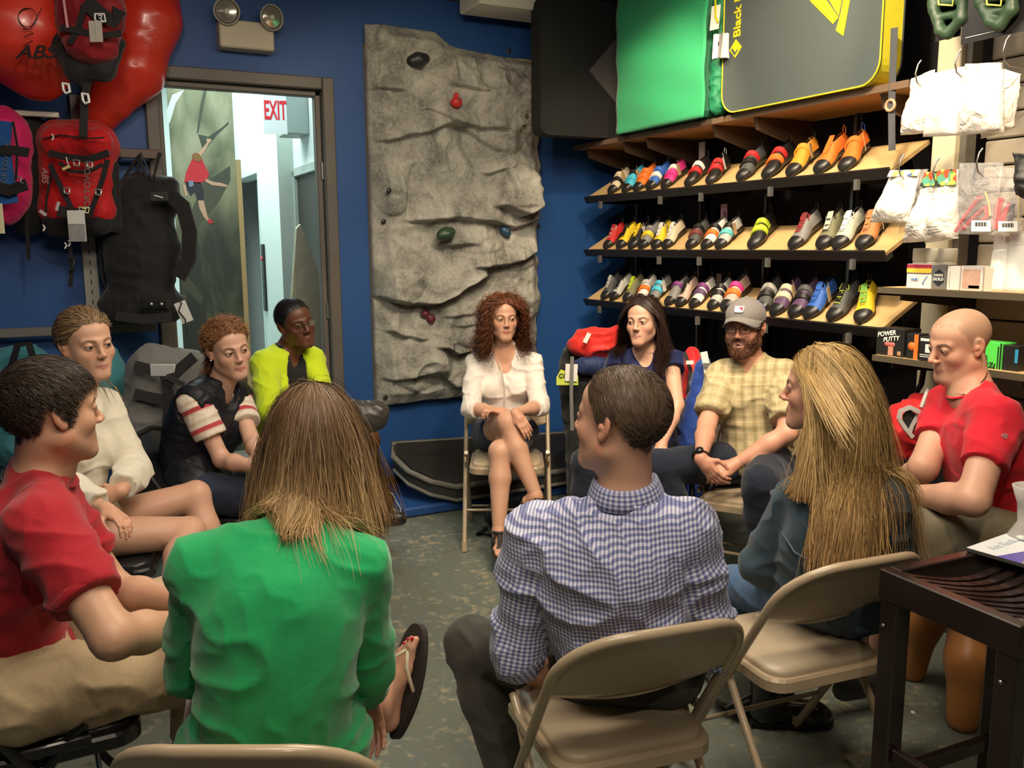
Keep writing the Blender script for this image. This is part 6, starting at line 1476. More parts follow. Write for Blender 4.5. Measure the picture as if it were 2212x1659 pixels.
seat_for(PEOPLE['cap_man'], 'tan', 'tan folding chair under the bearded man in the cap', .08)
seat_for(PEOPLE['left_man'], 'blk', 'black folding chair at the left edge under the man in red', .04)
seat_for(PEOPLE['white'], 'blk', 'black folding chair under the woman in the white sweater', .08)
seat_for(PEOPLE['vest'], 'blk', 'black folding chair under the young woman in the vest', .06)
seat_for(PEOPLE['lime'], 'blk', 'black folding chair under the woman in lime green', .06)
seat_for(PEOPLE['navy'], 'blk', 'black folding chair under the dark-haired woman in navy', .06)
def stump():
 P = PEOPLE['right_man']; c = V3((P['Hc'][0], P['Hc'][1], 0)); lg = at_z(1985, 1470, .0); M = mat('carved_wood', (.42, .17, .045), .45, var=.25, vscale=7, bump=.3, bscale=10, bdist=.006)
 c = c + horiz(lg-c)*.03; r = empty('carved_stool', tuple(c), 0, 'orange carved wooden stool under the man in the bright red tee', 'stool')
 V, F = sdf_mesh([ell(c+_up*.43, I3, (.20, .20, .05), .03)], .01); link('seat', mesh_np('seat', V-c, F), M, r)
 a0 = math.atan2(*(lg-c)[:2][::-1])
 for k in range(3):
  a = a0+k*2.094; d = V3((math.cos(a), math.sin(a), 0)); R_ = .20
  V, F = sdf_mesh([cap(c+d*.07+_up*.41, c+d*R_*.85+_up*.22, .075, .060, .06), cap(c+d*R_*.85+_up*.22, c+d*R_+_up*.03, .060, .050, .05)], .01); V[:, 2] = np.maximum(V[:, 2], 0)
  link('leg', mesh_np('leg', V-c, F), M, r)
stump()
def lap_bag():
 P = PEOPLE['lime']; c = at(790, 898, 4.30); M = mat('grey_leather', (.045, .04, .038), .38, bump=.4, bscale=35, bdist=.004)
 r = empty('handbag', tuple(c), 0, 'shiny dark leather handbag resting on the knees of the woman in lime', 'bag')
 a = RGT; b = nrm(FWD-RGT*np.dot(FWD, RGT)); R_ = np.array([nrm(RGT*1), nrm(np.cross(_up, RGT)*1), _up])
 V, F = sdf_mesh([ell(c-_up*.01, R_, (.10, .075, .07), .03), cap(c-RGT*.10+_up*.02, c+RGT*.055+_up*.015, .062, .062, .02), cap(c-RGT*.10-_up*.03, c+RGT*.05-_up*.02, .05, .05, .02)], .007); V += vnormals(V, F)*(.006*fold(V, 12))[:, None]; link('bag_body', mesh_np('bag_body', V-c, F), M, r)
 MB().tube([tuple(-RGT*.085+_up*.05), tuple(-RGT*.03+_up*.062-FWD*.02), tuple(RGT*.05+_up*.05), tuple(RGT*.09+_up*.02)], .006, 8).build('strap', M, r)
 MB().lathe([(0, .006), (.008, .004), (.008, -.002)], 10, c=tuple(RGT*.075+_up*.045-FWD*.03)).build('rivet', M_chrome, r)
 MB().tube([tuple(-RGT*.06-FWD*.075+_up*.03), tuple(-RGT*.05-FWD*.082), tuple(-RGT*.06-FWD*.07-_up*.05)], .007, 8).build('buckle', M_chrome, r)
lap_bag()
def band(mb, pts, w, t, nrmv, mi=0):
 P = [V3(p) for p in pts]; vs = []
 for i, p in enumerate(P):
  d = nrm(P[min(i+1, len(P)-1)]-P[max(i-1, 0)]); s = nrm(np.cross(d, nrmv)); n = nrm(np.cross(s, d))
  vs += [p+s*w/2-n*t/2, p+s*w/2+n*t/2, p-s*w/2+n*t/2, p-s*w/2-n*t/2]
 fs = [(i*4+k, i*4+(k+1) % 4, i*4+4+(k+1) % 4, i*4+4+k) for i in range(len(P)-1) for k in range(4)] + [(3, 2, 1, 0), tuple(len(vs)-4+k for k in range(4))]
 mb.add(vs, fs, mi, False); return mb
def floor_bag(px, py, z0, sx, sy, sz, m, label, name='bag', yaw=0.0, wr=.012, top=.3, extras=None, cat='bag', h=.009):
 c = at_z(px, py, 0.0); c[2] = 0; ca, sa = math.cos(yaw), math.sin(yaw); R_ = np.array([[ca, sa, 0], [-sa, ca, 0], [0, 0, 1.0]])
 r = empty(name, (c[0], c[1], z0), 0, label, cat)
 V, F = sdf_mesh([ell(c+_up*(z0+sz*.42), R_, (sx, sy, sz*.5), .05), cap(c+_up*(z0+sz*.5)-R_[0]*sx*.5, c+_up*(z0+sz*.5)+R_[0]*sx*.5, min(sy, sz*.5)*.9, None, .05)], h)
 V += vnormals(V, F)*(wr*fold(V, 9))[:, None]; V[:, 2] = np.maximum(V[:, 2], z0+.002); link('bag_body', mesh_np('bag_body', V-V3((c[0], c[1], z0)), F), m, r); return r, c, R_
r, c, R_ = floor_bag(1115, 1128, 0, .20, .10, .15, mat('black_nylon', (.013, .012, .013), .6, bump=.3, bscale=30), 'black bag lying on the floor behind the centre chair')
MB().tube([(-.22, -.05, .01), (-.30, -.12, .012), (-.24, -.16, .01), (-.12, -.12, .012)], .012, 8).build('strap', mat('black_nylon', (.013, .012, .013), .6), r)
r, c, R_ = floor_bag(812, 1120, 0, .085, .075, .22, mat('black_nylon', (.013, .012, .013), .6), 'small black bag with white cable beside the knees of the woman in lime', wr=.008)
MB().box((-.01, -.09, .17), (.03, -.06, .20), bev=.004).build('white_charger', M_white, r)
cb = [V3((.03, -.07, .19)), V3((.07, -.1, .17)), V3((.11, -.13, .08)), V3((.10, -.15, .015))]
c0 = at_z(842, 1108, 0)-V3((c[0], c[1], 0))
for k in range(46):
 a = k*.95; rr = .035+.012*math.sin(k*1.7); cb.append(V3((c0[0]+rr*math.cos(a)*1.1+.006*math.sin(k*.6), c0[1]+rr*math.sin(a), .006+.010*abs(math.sin(k*.8)))))
cb.append(V3((c0[0]-.05, c0[1]-.05, .005)))
MB().tube([tuple(p) for p in cb], .0022, 6).build('earphone_cable', mat('cable_white', (.75, .74, .70), .4), r)
r, c, R_ = floor_bag(1610, 1520, 0, .13, .10, .14, mat('olive_nylon', (.06, .065, .045), .8, bump=.3, bscale=25), 'crumpled olive bag on the floor beneath the denim woman\'s chair')
MB().tube([(-.14, -.06, .05), (-.05, -.12, .12), (.08, -.1, .10), (.15, .0, .03)], .007, 8).build('strap', mat('black_nylon', (.013, .012, .013), .6), r)
def boot(px, py, face, label):
 c = at_z(px, py, 0); f = horiz(cam_dir(face)); s = np.cross(f, _up); r = empty('black_boot', tuple(c), 0, label, 'boot', 'black boots under the denim chair')
 V, F = sdf_mesh([cap(c+_up*.15, c+_up*.05, .05, .048, .03), cap(c+_up*.048, c+f*.15+_up*.04, .046, .042, .04), ell(c+f*.17+_up*.035, np.array([s, f, _up]), (.048, .055, .038), .03)], .006); V[:, 2] = np.maximum(V[:, 2], .02); link('upper', mesh_np('upper', V-c, F), mat('gloss_black', (.012, .012, .014), .18, coat=.5), r)
 MB().prism([((s*x+f*y)[0], (s*x+f*y)[1]) for x, y in ((-.045, -.05), (.045, -.05), (.045, .05), (.05, .15), (.035, .21), (0, .23), (-.035, .21), (-.05, .15), (-.045, .05))][::-1], 0, .022).build('sole', M_blk, r)
boot(1650, 1560, 95, 'glossy black boot on the floor behind the denim woman\'s chair leg')
c = at_z(1972, 1539, 0); MB().lathe([(0, .006), (.006, .004), (.008, 0)], 7, c=tuple(c)).build('paper_scrap', M_white, None, label='tiny pale scrap lying on the floor under the dark table', cat='scrap')
# ================================================================== shoe shelves on the right wall
XS = 3.16; M_lip = mat('shelf_lip_black', (.016, .015, .014), .45); M_up = mat('upright_grey', (.05, .045, .04), .4, .5)
struct(MB().box((3.66, 2.55, .0), (3.70, YB, 3.1)), 'wall_backing', M_dark)
ROWS = {2: 1.905, 1: 1.555, 0: 1.222}; TILT = math.radians(30); DEP = .27
RN = {2: 'top', 1: 'middle', 0: 'bottom'}
YSEG = [(2.70, 4.12), (4.14, 5.16)]
sd_, cd_ = math.sin(TILT), math.cos(TILT)
def on_shelf(row, y, d, up=0.0):
 return V3((XS+.012+d*cd_-up*sd_, y, ROWS[row]+d*sd_+up*cd_))
for row in ROWS:
 for (y0, y1), sidew in zip(YSEG, ('near', 'far')):
  z = ROWS[row]; r = empty('display_shelf', (XS, y0, z), 0, '%s slanted birch shoe shelf, %s section' % (RN[row], 'longer near' if sidew == 'near' else 'short far'), 'shelf', 'slanted shoe shelves')
  Mb = Matrix(((cd_, 0, -sd_, .012), (0, 1, 0, 0), (sd_, 0, cd_, 0), (0, 0, 0, 1)))
  MB().box((0, 0, -.018), (DEP, y1-y0, 0), M=Mb).build('board', M_wood, r)
  MB().box((-.012, -.004, -.035), (.0, y1-y0+.004, .014), M=Mb).box((-.012, -.01, -.035), (.03, -.004, -.012), M=Mb).build('front_lip', M_lip, r)
  for f in (.18, .82) if sidew == 'far' else (.12, .5, .88):
   yy = (y1-y0)*f; MB().prism([(.03, -.045), (.36, -.045), (.36, .05), (.30, .14), (.05, 0)], yy-.004, yy+.004, M=Matrix(((1,0,0,0),(0,0,1,0),(0,1,0,0),(0,0,0,1)))).build('bracket', M_lip, r)
   MB().box((.0, yy-.010, -.075), (.02, yy+.010, -.028)).build('label_holder', mat('holder_grey', (.16, .155, .15), .3, .4), r)
for (y0, y1), nm in zip(((2.60, 3.72), (3.74, 4.62), (4.64, 5.26)), ('near', 'middle', 'far')):
 r = empty('storage_shelf', (XS, y0, 2.23), 0, 'orange-lit wooden top shelf holding the crash pads, %s board' % nm, 'shelf', 'top storage shelves')
 MB().box((-.02, 0, 0), (.42, y1-y0, .022)).build('board', mat('orange_ply', (.50, .27, .095), .5, var=.15, vscale=4), r)
 MB().box((-.026, 0, -.004), (-.018, y1-y0, .026)).build('edge_band', mat('edge_brown', (.17, .11, .07), .5), r)
 for f in (.15, .85):
  yy = (y1-y0)*f; MB().prism([(.04, -.06), (.42, -.16), (.42, 0), (.02, 0)], yy-.012, yy+.012, M=Matrix(((1,0,0,0),(0,0,1,0),(0,1,0,0),(0,0,0,1)))).build('bracket', mat('bracket_brown', (.12, .075, .045), .5), r)
for i, (px, w_) in enumerate(((1376, .05), (1512, .05), (1652, .05), (1836, .055))):
 q = at_x(px, 560, XS+.40); r = empty('shelf_upright', (XS+.40, q[1], 0), 0, ('slotted dark upright carrying the shoe shelves, %s' % ('nearest the rock wall', 'second from the rock wall', 'third from the rock wall', 'nearest the white bags')[i]), 'upright', 'shelf uprights')
 MB().box((0, -w_/2, 0), (.06, w_/2, 3.0), bev=.004).build('post', M_up, r)
 for z in np.arange(.6, 2.9, .05): MB().box((-.002, -.004, z), (.0, .004, z+.025)).build('slot', M_blk, r) if False else None
 MB().box((-.012, -.008, 0), (-.001, .008, 3.0)).build('slot_channel', mat('channel_metal', (.16, .15, .14), .3, .7), r)
def shoe_meshes():
 n, m = 30, 22; Y = np.linspace(-.115, .130, n)
 w = np.interp(Y, [-.115, -.108, -.09, -.05, 0, .05, .085, .110, .125, .130], [.006, .018, .028, .031, .033, .041, .043, .034, .018, .004])
 cx = np.interp(Y, [-.115, 0, .06, .13], [0, 0, -.002, .010])
 h = np.interp(Y, [-.115, -.105, -.09, -.04, -.01, .03, .07, .105, .125, .130], [.040, .075, .088, .083, .074, .058, .046, .037, .026, .010])
 zb = np.interp(Y, [-.115, -.09, 0, .05, .13], [.012, .003, .008, .003, .0])
 V = []; rim = .072
 for i in range(n):
  for k in range(m):
   a = -math.pi/2+2*math.pi*k/m; c, s = math.cos(a), math.sin(a)
   x = w[i]*math.copysign(abs(c)**.8, c)*(1-.18*max(0, s)); z = h[i]*.5*(1+math.copysign(abs(s)**.75, s))
   if Y[i] < -.015: z = min(z, rim+(-.02-Y[i])*.10)
   V.append((cx[i]+x, Y[i], zb[i]+z))
 V = V3(V); F = []; K = []
 for i in range(n-1):
  for k in range(m):
   l = (k+1) % m; F.append((i*m+k, i*m+l, (i+1)*m+l, (i+1)*m+k)); z = (V[i*m+k, 2]+V[i*m+l, 2])/2-zb[i]; y = Y[i]; hh = h[i]
   s = (k+.5)/m; a = -math.pi/2+2*math.pi*s; sn = math.sin(a)
   if y < -.022 and y > -.10 and sn > .80: K.append(2)
   elif sn < -.05 or y > .078 or (y < -.09 and sn < .2) or z < .016: K.append(0)
   else: K.append(1)
 F = np.array(F); K = np.array(K); out = {}
 for k, nm in ((0, 'rubber_rand'), (1, 'upper'), (2, 'lining')):
  u, inv = np.unique(F[K == k], return_inverse=True); Vv = V[u].copy()
  if k == 2: Vv[:, 2] -= .006
  out[nm] = mesh_np(nm, Vv, inv.reshape(-1, 4))
 def arc(y, wy, sc, a0=-5, a1=185, t=.0035):
  vs = []; fs = []; N = 12; i = np.interp(y, Y, np.arange(n))
  for j in range(N+1):
   a = math.radians(a0+(a1-a0)*j/N); c, s = math.cos(a), math.sin(a)
   for (yy, o) in ((y-wy/2, 0), (y-wy/2, t), (y+wy/2, t), (y+wy/2, 0)):
    ww = np.interp(yy, Y, w); hh = np.interp(yy, Y, h); zz = np.interp(yy, Y, zb); xx = np.interp(yy, Y, cx)
    x = (ww+o)*math.copysign(abs(c)**.8, c)*(1-.18*max(0, s))*sc; z = zz+(hh+o)*.5*(1+math.copysign(abs(s)**.75, s))+o
    vs.append((xx+x, yy+.010*c, z+.001))
  for j in range(N):
   for q in range(4): fs.append((j*4+q, j*4+(q+1) % 4, j*4+4+(q+1) % 4, j*4+4+q))
  mb = MB(); mb.add(vs, fs, 0, False); return mb
 out['strap1'] = arc(.035, .026, 1.02).mesh('strap'); out['strap2'] = arc(-.004, .024, 1.02).mesh('strap')
 mb = MB()
 for j in range(6):
  y = .055-.014*j; hz = float(np.interp(y, Y, h)+np.interp(y, Y, zb))+.002; s = 1 if j % 2 else -1
  mb.tube([(-.016, y, hz-.005), (-.006, y-.004*s, hz+.002), (.006, y-.010*s, hz+.002), (.016, y-.014, hz-.005)], .0022, 6)
 mb.tube([(.004, -.03, .085), (.022, -.035, .092), (.026, -.015, .080), (.010, -.012, .076)], .0022, 6).tube([(.0, -.03, .085), (-.022, -.030, .090), (-.026, -.01, .076), (-.008, -.012, .076)], .0022, 6)
 out['laces'] = mb.mesh('laces')
 out['tongue'] = MB().add([(-.014, -.035, .098), (.014, -.035, .098), (.016, .0, .080), (.014, .05, .058), (-.014, .05, .058), (-.016, .0, .080)], [(0, 1, 2, 5), (5, 2, 3, 4)], 0, True).mesh('tongue')
 out['loop'] = MB().tube([(-.006, -.108, .070), (-.007, -.122, .092), (0, -.124, .104), (.007, -.120, .092), (.006, -.108, .070)], .0028, 6).mesh('pull_loop')
 out['tag'] = MB().box((-.027, -.001, -.058), (.027, .001, 0)).tube([(0, 0, 0), (.003, -.004, .012), (0, 0, .024)], .0008, 5).mesh('price_tag')
 return out
SM = shoe_meshes()
for k_ in SM.values(): k_.materials.append(None)
def climb_shoe(pos, yaw, spec, label, row, roll=0.0, slope=True, sc=1.0):
 fwd = V3((-cd_, 0, -sd_)) if slope else V3((-1, 0, 0)); upn = V3((-sd_, 0, cd_)) if slope else _up; rt = np.cross(fwd, upn)
 a = math.radians(yaw); f2 = fwd*math.cos(a)+rt*math.sin(a); r2 = np.cross(f2, upn)
 root = empty('climbing_shoe'); tag(root, label, 'climbing shoe', 'climbing shoes on the %s shelf' % RN[row])
 root.matrix_world = frame_M(tuple(pos), r2*sc, f2*sc, upn*sc*1.18)
 def part(nm, key, col, rough=.55, loc=None, rot=None):
  o = bpy.data.objects.new(nm, SM[key]); COL.objects.link(o); o.parent = root; o.material_slots[0].link = 'OBJECT'; o.material_slots[0].material = col
  if loc: o.location = loc
  if rot: o.rotation_euler = rot
 C = lambda c: SCOL[c]
 part('rubber_rand', 'rubber_rand', C(spec.get('rand', 'black'))); part('upper', 'upper', C(spec['u'])); part('lining', 'lining', C('dark')); part('pull_loop', 'loop', C(spec.get('l', 'black')))
 if spec['t'] == 'v': part('strap', 'strap1', C(spec['s'])); part('strap', 'strap2', C(spec.get('s2', spec['s'])))
 elif spec['t'] == 'v1': part('strap', 'strap2', C(spec['s']))
 elif spec['t'] == 'l': part('tongue', 'tongue', C(spec.get('s2', spec['u']))); part('laces', 'laces', C(spec['s']))
 else: part('tongue', 'tongue', C(spec['s']))
 if spec.get('tag'): part('price_tag', 'tag', C(spec['tag']), loc=(-.052, -.01, .085), rot=(.15, .2, math.radians(-60)))
 return root
_sc = dict(black=(.014, .013, .013), dark=(.006, .006, .006), cream=(.58, .50, .36), cyan=(.05, .42, .60), orange=(.72, .16, .02), blue=(.03, .12, .45), white=(.66, .64, .60), pink=(.60, .03, .22), red=(.50, .02, .02),
           lime=(.42, .55, .03), yellow=(.72, .52, .02), amber=(.75, .30, .03), grey=(.20, .20, .20), lgrey=(.42, .42, .40), dred=(.16, .03, .03), olive=(.16, .16, .09), pale=(.42, .44, .36), tan=(.42, .17, .06), purple=(.16, .03, .17), plum=(.10, .05, .12), teal=(.10, .45, .45), green=(.14, .36, .04), rose=(.50, .36, .30), kraft=(.58, .42, .22), tagw=(.85, .84, .80), dgrey=(.07, .075, .075))
SCOL = {k: mat('shoe_'+k, c, .38 if k == 'black' else .6) for k, c in _sc.items()}
S_ = lambda t, u, s, s2=None, tag=None, l='black', rand='black': dict(t=t, u=u, s=s, s2=s2 or s, tag=tag, l=l, rand=rand)
SHOES = {
 2: [(1318, S_('v', 'cream', 'black', 'cream', 'kraft'), 'black and cream velcro climbing shoe with a kraft tag'), (1349, S_('v', 'cyan', 'cyan', 'black', 'kraft'), 'cyan climbing shoe with grey toe'), (1374, S_('v', 'orange', 'orange', 'orange'), 'small orange climbing shoe between the cyan and blue ones'),
     (1402, S_('v', 'blue', 'white', 'blue'), 'blue climbing shoe with white strap tips'), (1434, S_('v', 'pink', 'pink', 'white', 'kraft'), 'black climbing shoe with magenta straps and big kraft tag'), (1486, S_('v', 'black', 'red', 'white'), 'black climbing shoe with red and white straps'),
     (1528, S_('v', 'black', 'red', 'red', 'tagw', 'white'), 'black climbing shoe behind a large white tag'), (1597, S_('v', 'dgrey', 'black', 'red'), 'black downturned shoe with a red pull tab, beside the white-tagged one'), (1655, S_('v', 'black', 'orange', 'red'), 'black shoe with two red-orange straps in the middle of the row'),
     (1706, S_('v1', 'amber', 'amber', 'amber', 'kraft'), 'amber slipper climbing shoe with black toe and kraft tag'), (1768, S_('s', 'orange', 'orange', 'orange', l='orange'), 'black and orange slipper second from the near end'), (1816, S_('v1', 'orange', 'orange', 'black', 'kraft', 'blue'), 'black shoe with a red-orange strap nearest the white bags')],
 1: [(1308, S_('l', 'red', 'white', 'red'), 'red lace climbing shoe with white side at the far end'), (1335, S_('l', 'yellow', 'black'), 'yellow climbing shoe with black laces'), (1362, S_('l', 'black', 'yellow', 'yellow', 'tagw'), 'black climbing shoe with yellow laces and white tag'),
     (1384, S_('v', 'grey', 'yellow', 'grey'), 'grey climbing shoe with yellow straps'), (1410, S_('l', 'yellow', 'white', 'white', 'kraft'), 'yellow and black shoe with white strap and kraft tag'), (1434, S_('l', 'cream', 'white'), 'cream lace-up climbing shoe'),
     (1486, S_('v', 'dgrey', 'dred', 'black'), 'dark climbing shoe with brick red straps'), (1522, S_('v', 'white', 'orange', 'black'), 'white climbing shoe with an orange strap'), (1552, S_('v', 'lgrey', 'teal', 'black', 'kraft'), 'pale grey climbing shoe with a turquoise strap and kraft tag'),
     (1620, S_('v', 'black', 'lime', 'lime'), 'black climbing shoe with two lime green straps'), (1712, S_('l', 'grey', 'red', 'dred'), 'grey climbing shoe with bright red laces'), (1768, S_('l', 'olive', 'black', 'pale'), 'olive grey lace-up climbing shoe'),
     (1806, S_('l', 'pale', 'white', 'white'), 'pale sage climbing shoe with white laces'), (1854, S_('l', 'tan', 'tan', 'tan', 'kraft'), 'tan suede lace-up shoe nearest the hanging bags')],
 0: [(1301, S_('l', 'dgrey', 'lgrey'), 'dark grey shoe with silver laces at the far end of the row'), (1323, S_('l', 'lgrey', 'black'), 'light grey climbing shoe with black laces'), (1349, S_('l', 'olive', 'lime'), 'olive climbing shoe with lime laces'), (1376, S_('v', 'white', 'orange', 'lgrey'), 'white and orange climbing shoe'),
     (1404, S_('v', 'grey', 'cyan', 'cyan', 'tagw'), 'grey climbing shoe with a sky blue strap'), (1442, S_('v1', 'grey', 'purple'), 'grey climbing shoe with a wide purple strap'), (1463, S_('l', 'rose', 'black'), 'dusty pink lace-up climbing shoe'), (1496, S_('v', 'white', 'plum', 'purple'), 'white climbing shoe with two plum straps'),
     (1534, S_('v', 'lgrey', 'black', 'black'), 'light grey shoe with two black straps behind the cap'), (1564, S_('v', 'rose', 'orange', 'pink'), 'grey and pink climbing shoe with orange strap'), (1634, S_('v', 'dgrey', 'black', 'lgrey'), 'dark shoe hidden partly behind the man\'s cap'), (1672, S_('v', 'plum', 'cream', 'cream', 'kraft'), 'plum climbing shoe with cream straps and kraft tag'),
     (1711, S_('v', 'plum', 'black', 'dgrey'), 'dark purple climbing shoe with black straps'), (1745, S_('l', 'blue', 'blue', 'blue', 'kraft'), 'bright blue suede lace-up shoe'), (1796, S_('l', 'dgrey', 'lime', 'black'), 'black climbing shoe with lime green laces'), (1842, S_('l', 'yellow', 'yellow', 'green'), 'yellow and green climbing shoe nearest the corner of the row')]}
PYROW = {2: lambda x: 436-(x-1265)*.088, 1: lambda x: 541+(x-1265)*.012, 0: lambda x: 652+(x-1265)*.104}
rs = random.Random(5)
for row, L_ in SHOES.items():
 for px, spec, lb in L_:
  q = at_x(px, PYROW[row](px)-12, XS+.03); sc = 1.02 if px > 1560 else .92
  p = on_shelf(row, q[1], .012+.130*sc, .001); climb_shoe(p, rs.uniform(-14, -2) + (-14 if px in (1842,) else 0), spec, lb + ', ' + RN[row] + ' shelf', row, sc=sc)
for px, py, w_, h_, c, lb in ((1515, 345, .05, .20, (.36, .34, .34), 'narrow pale shelf sign standing behind the top row of shoes'), (1563, 462, .05, .11, (.55, .30, .40), 'pink and white card behind the middle row of shoes'), (1552, 608, .04, .09, (.22, .16, .13), 'small dark printed card behind the bottom row of shoes')):
 q = at_x(px, py, XS+.215); MB().box((0, -w_/2, -h_/2), (.006, w_/2, h_/2)).box((.006, -.003, -h_/2-.12), (.012, .003, h_/2)).build('shelf_sign', mat('card_%d' % px, c, .6), None, tuple(q), label=lb, cat='sign')
# ================================================================== pads on the top shelf
def rbox(w, h, t, r, n=6):
 P = []
 for cx, cy, a0 in ((w/2-r, h/2-r, 0), (-w/2+r, h/2-r, 90), (-w/2+r, -h/2+r, 180), (w/2-r, -h/2+r, 270)):
  for k in range(n+1): a = math.radians(a0+90*k/n); P.append((cx+r*math.cos(a), cy+r*math.sin(a)))
 return P
def pad(name, label, y0, y1, z0, z1, X, t, body, side, rad=.09, cat='crash pad'):
 r = empty(name, (X, (y0+y1)/2, z0), 0, label, cat, 'crash pads on the top shelf'); W, H = y1-y0, z1-z0
 M_ = Matrix(((0, 0, 1, 0), (-1, 0, 0, 0), (0, 1, 0, H/2), (0, 0, 0, 1))); P = rbox(W, H, t, rad)
 MB().prism(P, 0.006, t-.006, M=M_, smooth=False).build('pad_edge', side, r)
 P2 = rbox(W*1.004, H*1.004, t, rad); MB().prism(P2, -.002, .008, M=M_).prism(P2, t-.008, t, M=M_).build('pad_face', body, r)
 return r, M_, W, H
M_padg = cloth_mat('slate_nylon', (.075, .095, .095), .7, bump=.15); M_yel = cloth_mat('yellow_nylon', (.78, .72, .02), .6, bump=.1)
gy0, gy1 = at_x(1900, 150, 3.10)[1], at_x(1562, 150, 3.10)[1]
r, M_, W, H = pad('crash_pad', 'large slate grey crash pad with yellow edging and yellow lettering on the top shelf', gy0, gy1, 2.26, 3.09, 3.10, .13, M_padg, M_yel, .10)
MB().tube([tuple(M_ @ Vector((x, y, -.002))) for x, y in rbox(W*1.004, H*1.004, .1, .10)], .004, 6, closed=True).build('piping', M_yel, r)
def facept(px, py, X=3.092): q = at_x(px, py, X); return q
q = facept(1592, 42); M_ylw = mat('print_yellow', (.80, .74, .02), .5)
tx = frame_M((3.0965, q[1]-.0, q[2]-.085), (0, 0, 1), (0, 1, 0), (-1, 0, 0))
text_obj('letters', 'Black Diamond', .070, M_ylw, r, tx, bold=True, ax='LEFT', extrude=.001)
q = facept(1588, 105); s_ = .045
MB().prism([(-s_, 0), (0, s_), (s_, 0), (0, -s_)], 0, .003, M=frame_M(tuple(V3((3.0965, q[1], q[2]))-V3(r.location)), (0, -1, 0), (0, 0, 1), (-1, 0, 0))).build('logo', M_ylw, r)
MB().prism([(-s_*.1, -s_*.75), (-s_*.75, -s_*.02), (-s_*.55, s_*.15), (0, -s_*.4), (s_*.3, -s_*.1), (s_*.42, -s_*.25)], .003, .0036, M=frame_M(tuple(V3((3.0965, q[1], q[2]))-V3(r.location)), (0, -1, 0), (0, 0, 1), (-1, 0, 0))).build('logo_cut', M_padg, r)
def fpoly(pts, name, m, par, X=3.0955, d=.002):
 P_ = [facept(x, y, X) for x, y in pts]; c = V3(par.location); L_ = [(p[1]-c[1], p[2]-c[2]) for p in P_]; a = sum(L_[i][0]*L_[(i+1) % len(L_)][1]-L_[(i+1) % len(L_)][0]*L_[i][1] for i in range(len(L_)))
 if a < 0: L_ = L_[::-1]
 MB().prism(L_, X-c[0]-d, X-c[0], M=Matrix(((0, 0, 1, 0), (1, 0, 0, 0), (0, 1, 0, 0), (0, 0, 0, 1)))).build(name, m, par)
fpoly([(1738, -25), (1752, 4), (1800, 52), (1812, 38), (1768, -25)], 'logo', M_ylw, r); fpoly([(1806, 66), (1822, 78), (1840, -20), (1826, -20), (1816, 30)], 'logo', M_ylw, r)
fpoly([(1775, -25), (1812, 34), (1824, -25)], 'logo', M_ylw, r, X=3.0957, d=.0015)
mb = MB(); b0 = at_x(1932, 60, 3.14); b1 = at_x(1926, 228, 3.14); b2 = at_x(1927, 325, 3.14); c_ = V3(r.location)
band(mb, [b0-c_, b1-c_, b2-c_], .028, .003, V3((-1, -.5, 0))).build('strap', mat('webbing_grey', (.05, .055, .065), .7), r)
MB().tube([tuple(b1-c_+V3((-.008, .022*math.cos(a), .022*math.sin(a)))) for a in [2*math.pi*k/14 for k in range(14)]], .007, 6, closed=True).build('buckle', mat('buckle_tan', (.45, .30, .18), .5), r)
gy0, gy1 = at_x(1528, 150, 3.08)[1], at_x(1336, 150, 3.08)[1]
M_grn = cloth_mat('emerald_nylon', (.035, .42, .17), .6, bump=.15, sheen=.2)
r = empty('folded_pad', (3.08, (gy0+gy1)/2, 2.264), 0, 'emerald green folded pad hanging over the top shelf between the black and slate pads', 'crash pad', 'crash pads on the top shelf')
n, m_ = 30, 40; vs = []; 
for i in range(n+1):
 for j in range(m_+1):
  u, v = i/n, j/m_; y = (gy0-gy1)*u+(gy1-gy0)/2; z = .86*v-.006+ .0*u; x = -.012*math.sin(u*3.1)*math.sin(v*3.1)+.006*math.sin(u*9+v*7)*(.3+v)+.004*math.sin(v*22+u*5)-.01; 
  vs.append((x, y, z))
F = [(i*(m_+1)+j, (i+1)*(m_+1)+j, (i+1)*(m_+1)+j+1, i*(m_+1)+j+1) for i in range(n) for j in range(m_)]
link('cover', mesh_np('cover', V3(vs), np.array(F)[:, ::-1]), M_grn, r).modifiers.new('s', 'SOLIDIFY').thickness = .006
MB().box((.0, -(gy1-gy0)/2+.01, 0), (.14, (gy1-gy0)/2-.01, .85), bev=.03).build('foam_core', mat('green_dark', (.012, .16, .07), .7), r)
q0 = at_x(1545, 0, 3.10)-V3(r.location); q1 = at_x(1541, 240, 3.10)-V3(r.location)
V, F = sdf_mesh([cap(V3(r.location)+q0+V3((.03, -.02, 0)), V3(r.location)+q1+V3((.03, -.0, .02)), .035, .045, .02)], .008); V += vnormals(V, F)*(.010*fold(V, 12))[:, None]; link('gathered_flap', mesh_np('gathered_flap', V-V3(r.location), F), mat('green_dark2', (.015, .22, .10), .6), r)
p0, p1 = at_y(1168, 290, 4.86), at_y(1345, 290, 4.86)
r = empty('black_pad', ((p0[0]+p1[0]+.35)/2, 4.86, p0[2]-.0), 0, 'big black pad with a grey diamond panel at the far end of the top shelf', 'crash pad', 'crash pads on the top shelf'); W = p1[0]+.35-p0[0]; H = ZC-p0[2]-.04
MB().prism(rbox(W, H, .12, .06), -.12, 0, M=Matrix(((1, 0, 0, 0), (0, 0, -1, 0), (0, 1, 0, H/2), (0, 0, 0, 1)))).build('pad_body', mat('black_canvas', (.010, .010, .010), .8, bump=.3, bscale=60), r)
d_ = [at_y(px, py, 4.855)-V3(r.location) for px, py in ((1273, 152), (1345, 68), (1420, 152), (1345, 240))]
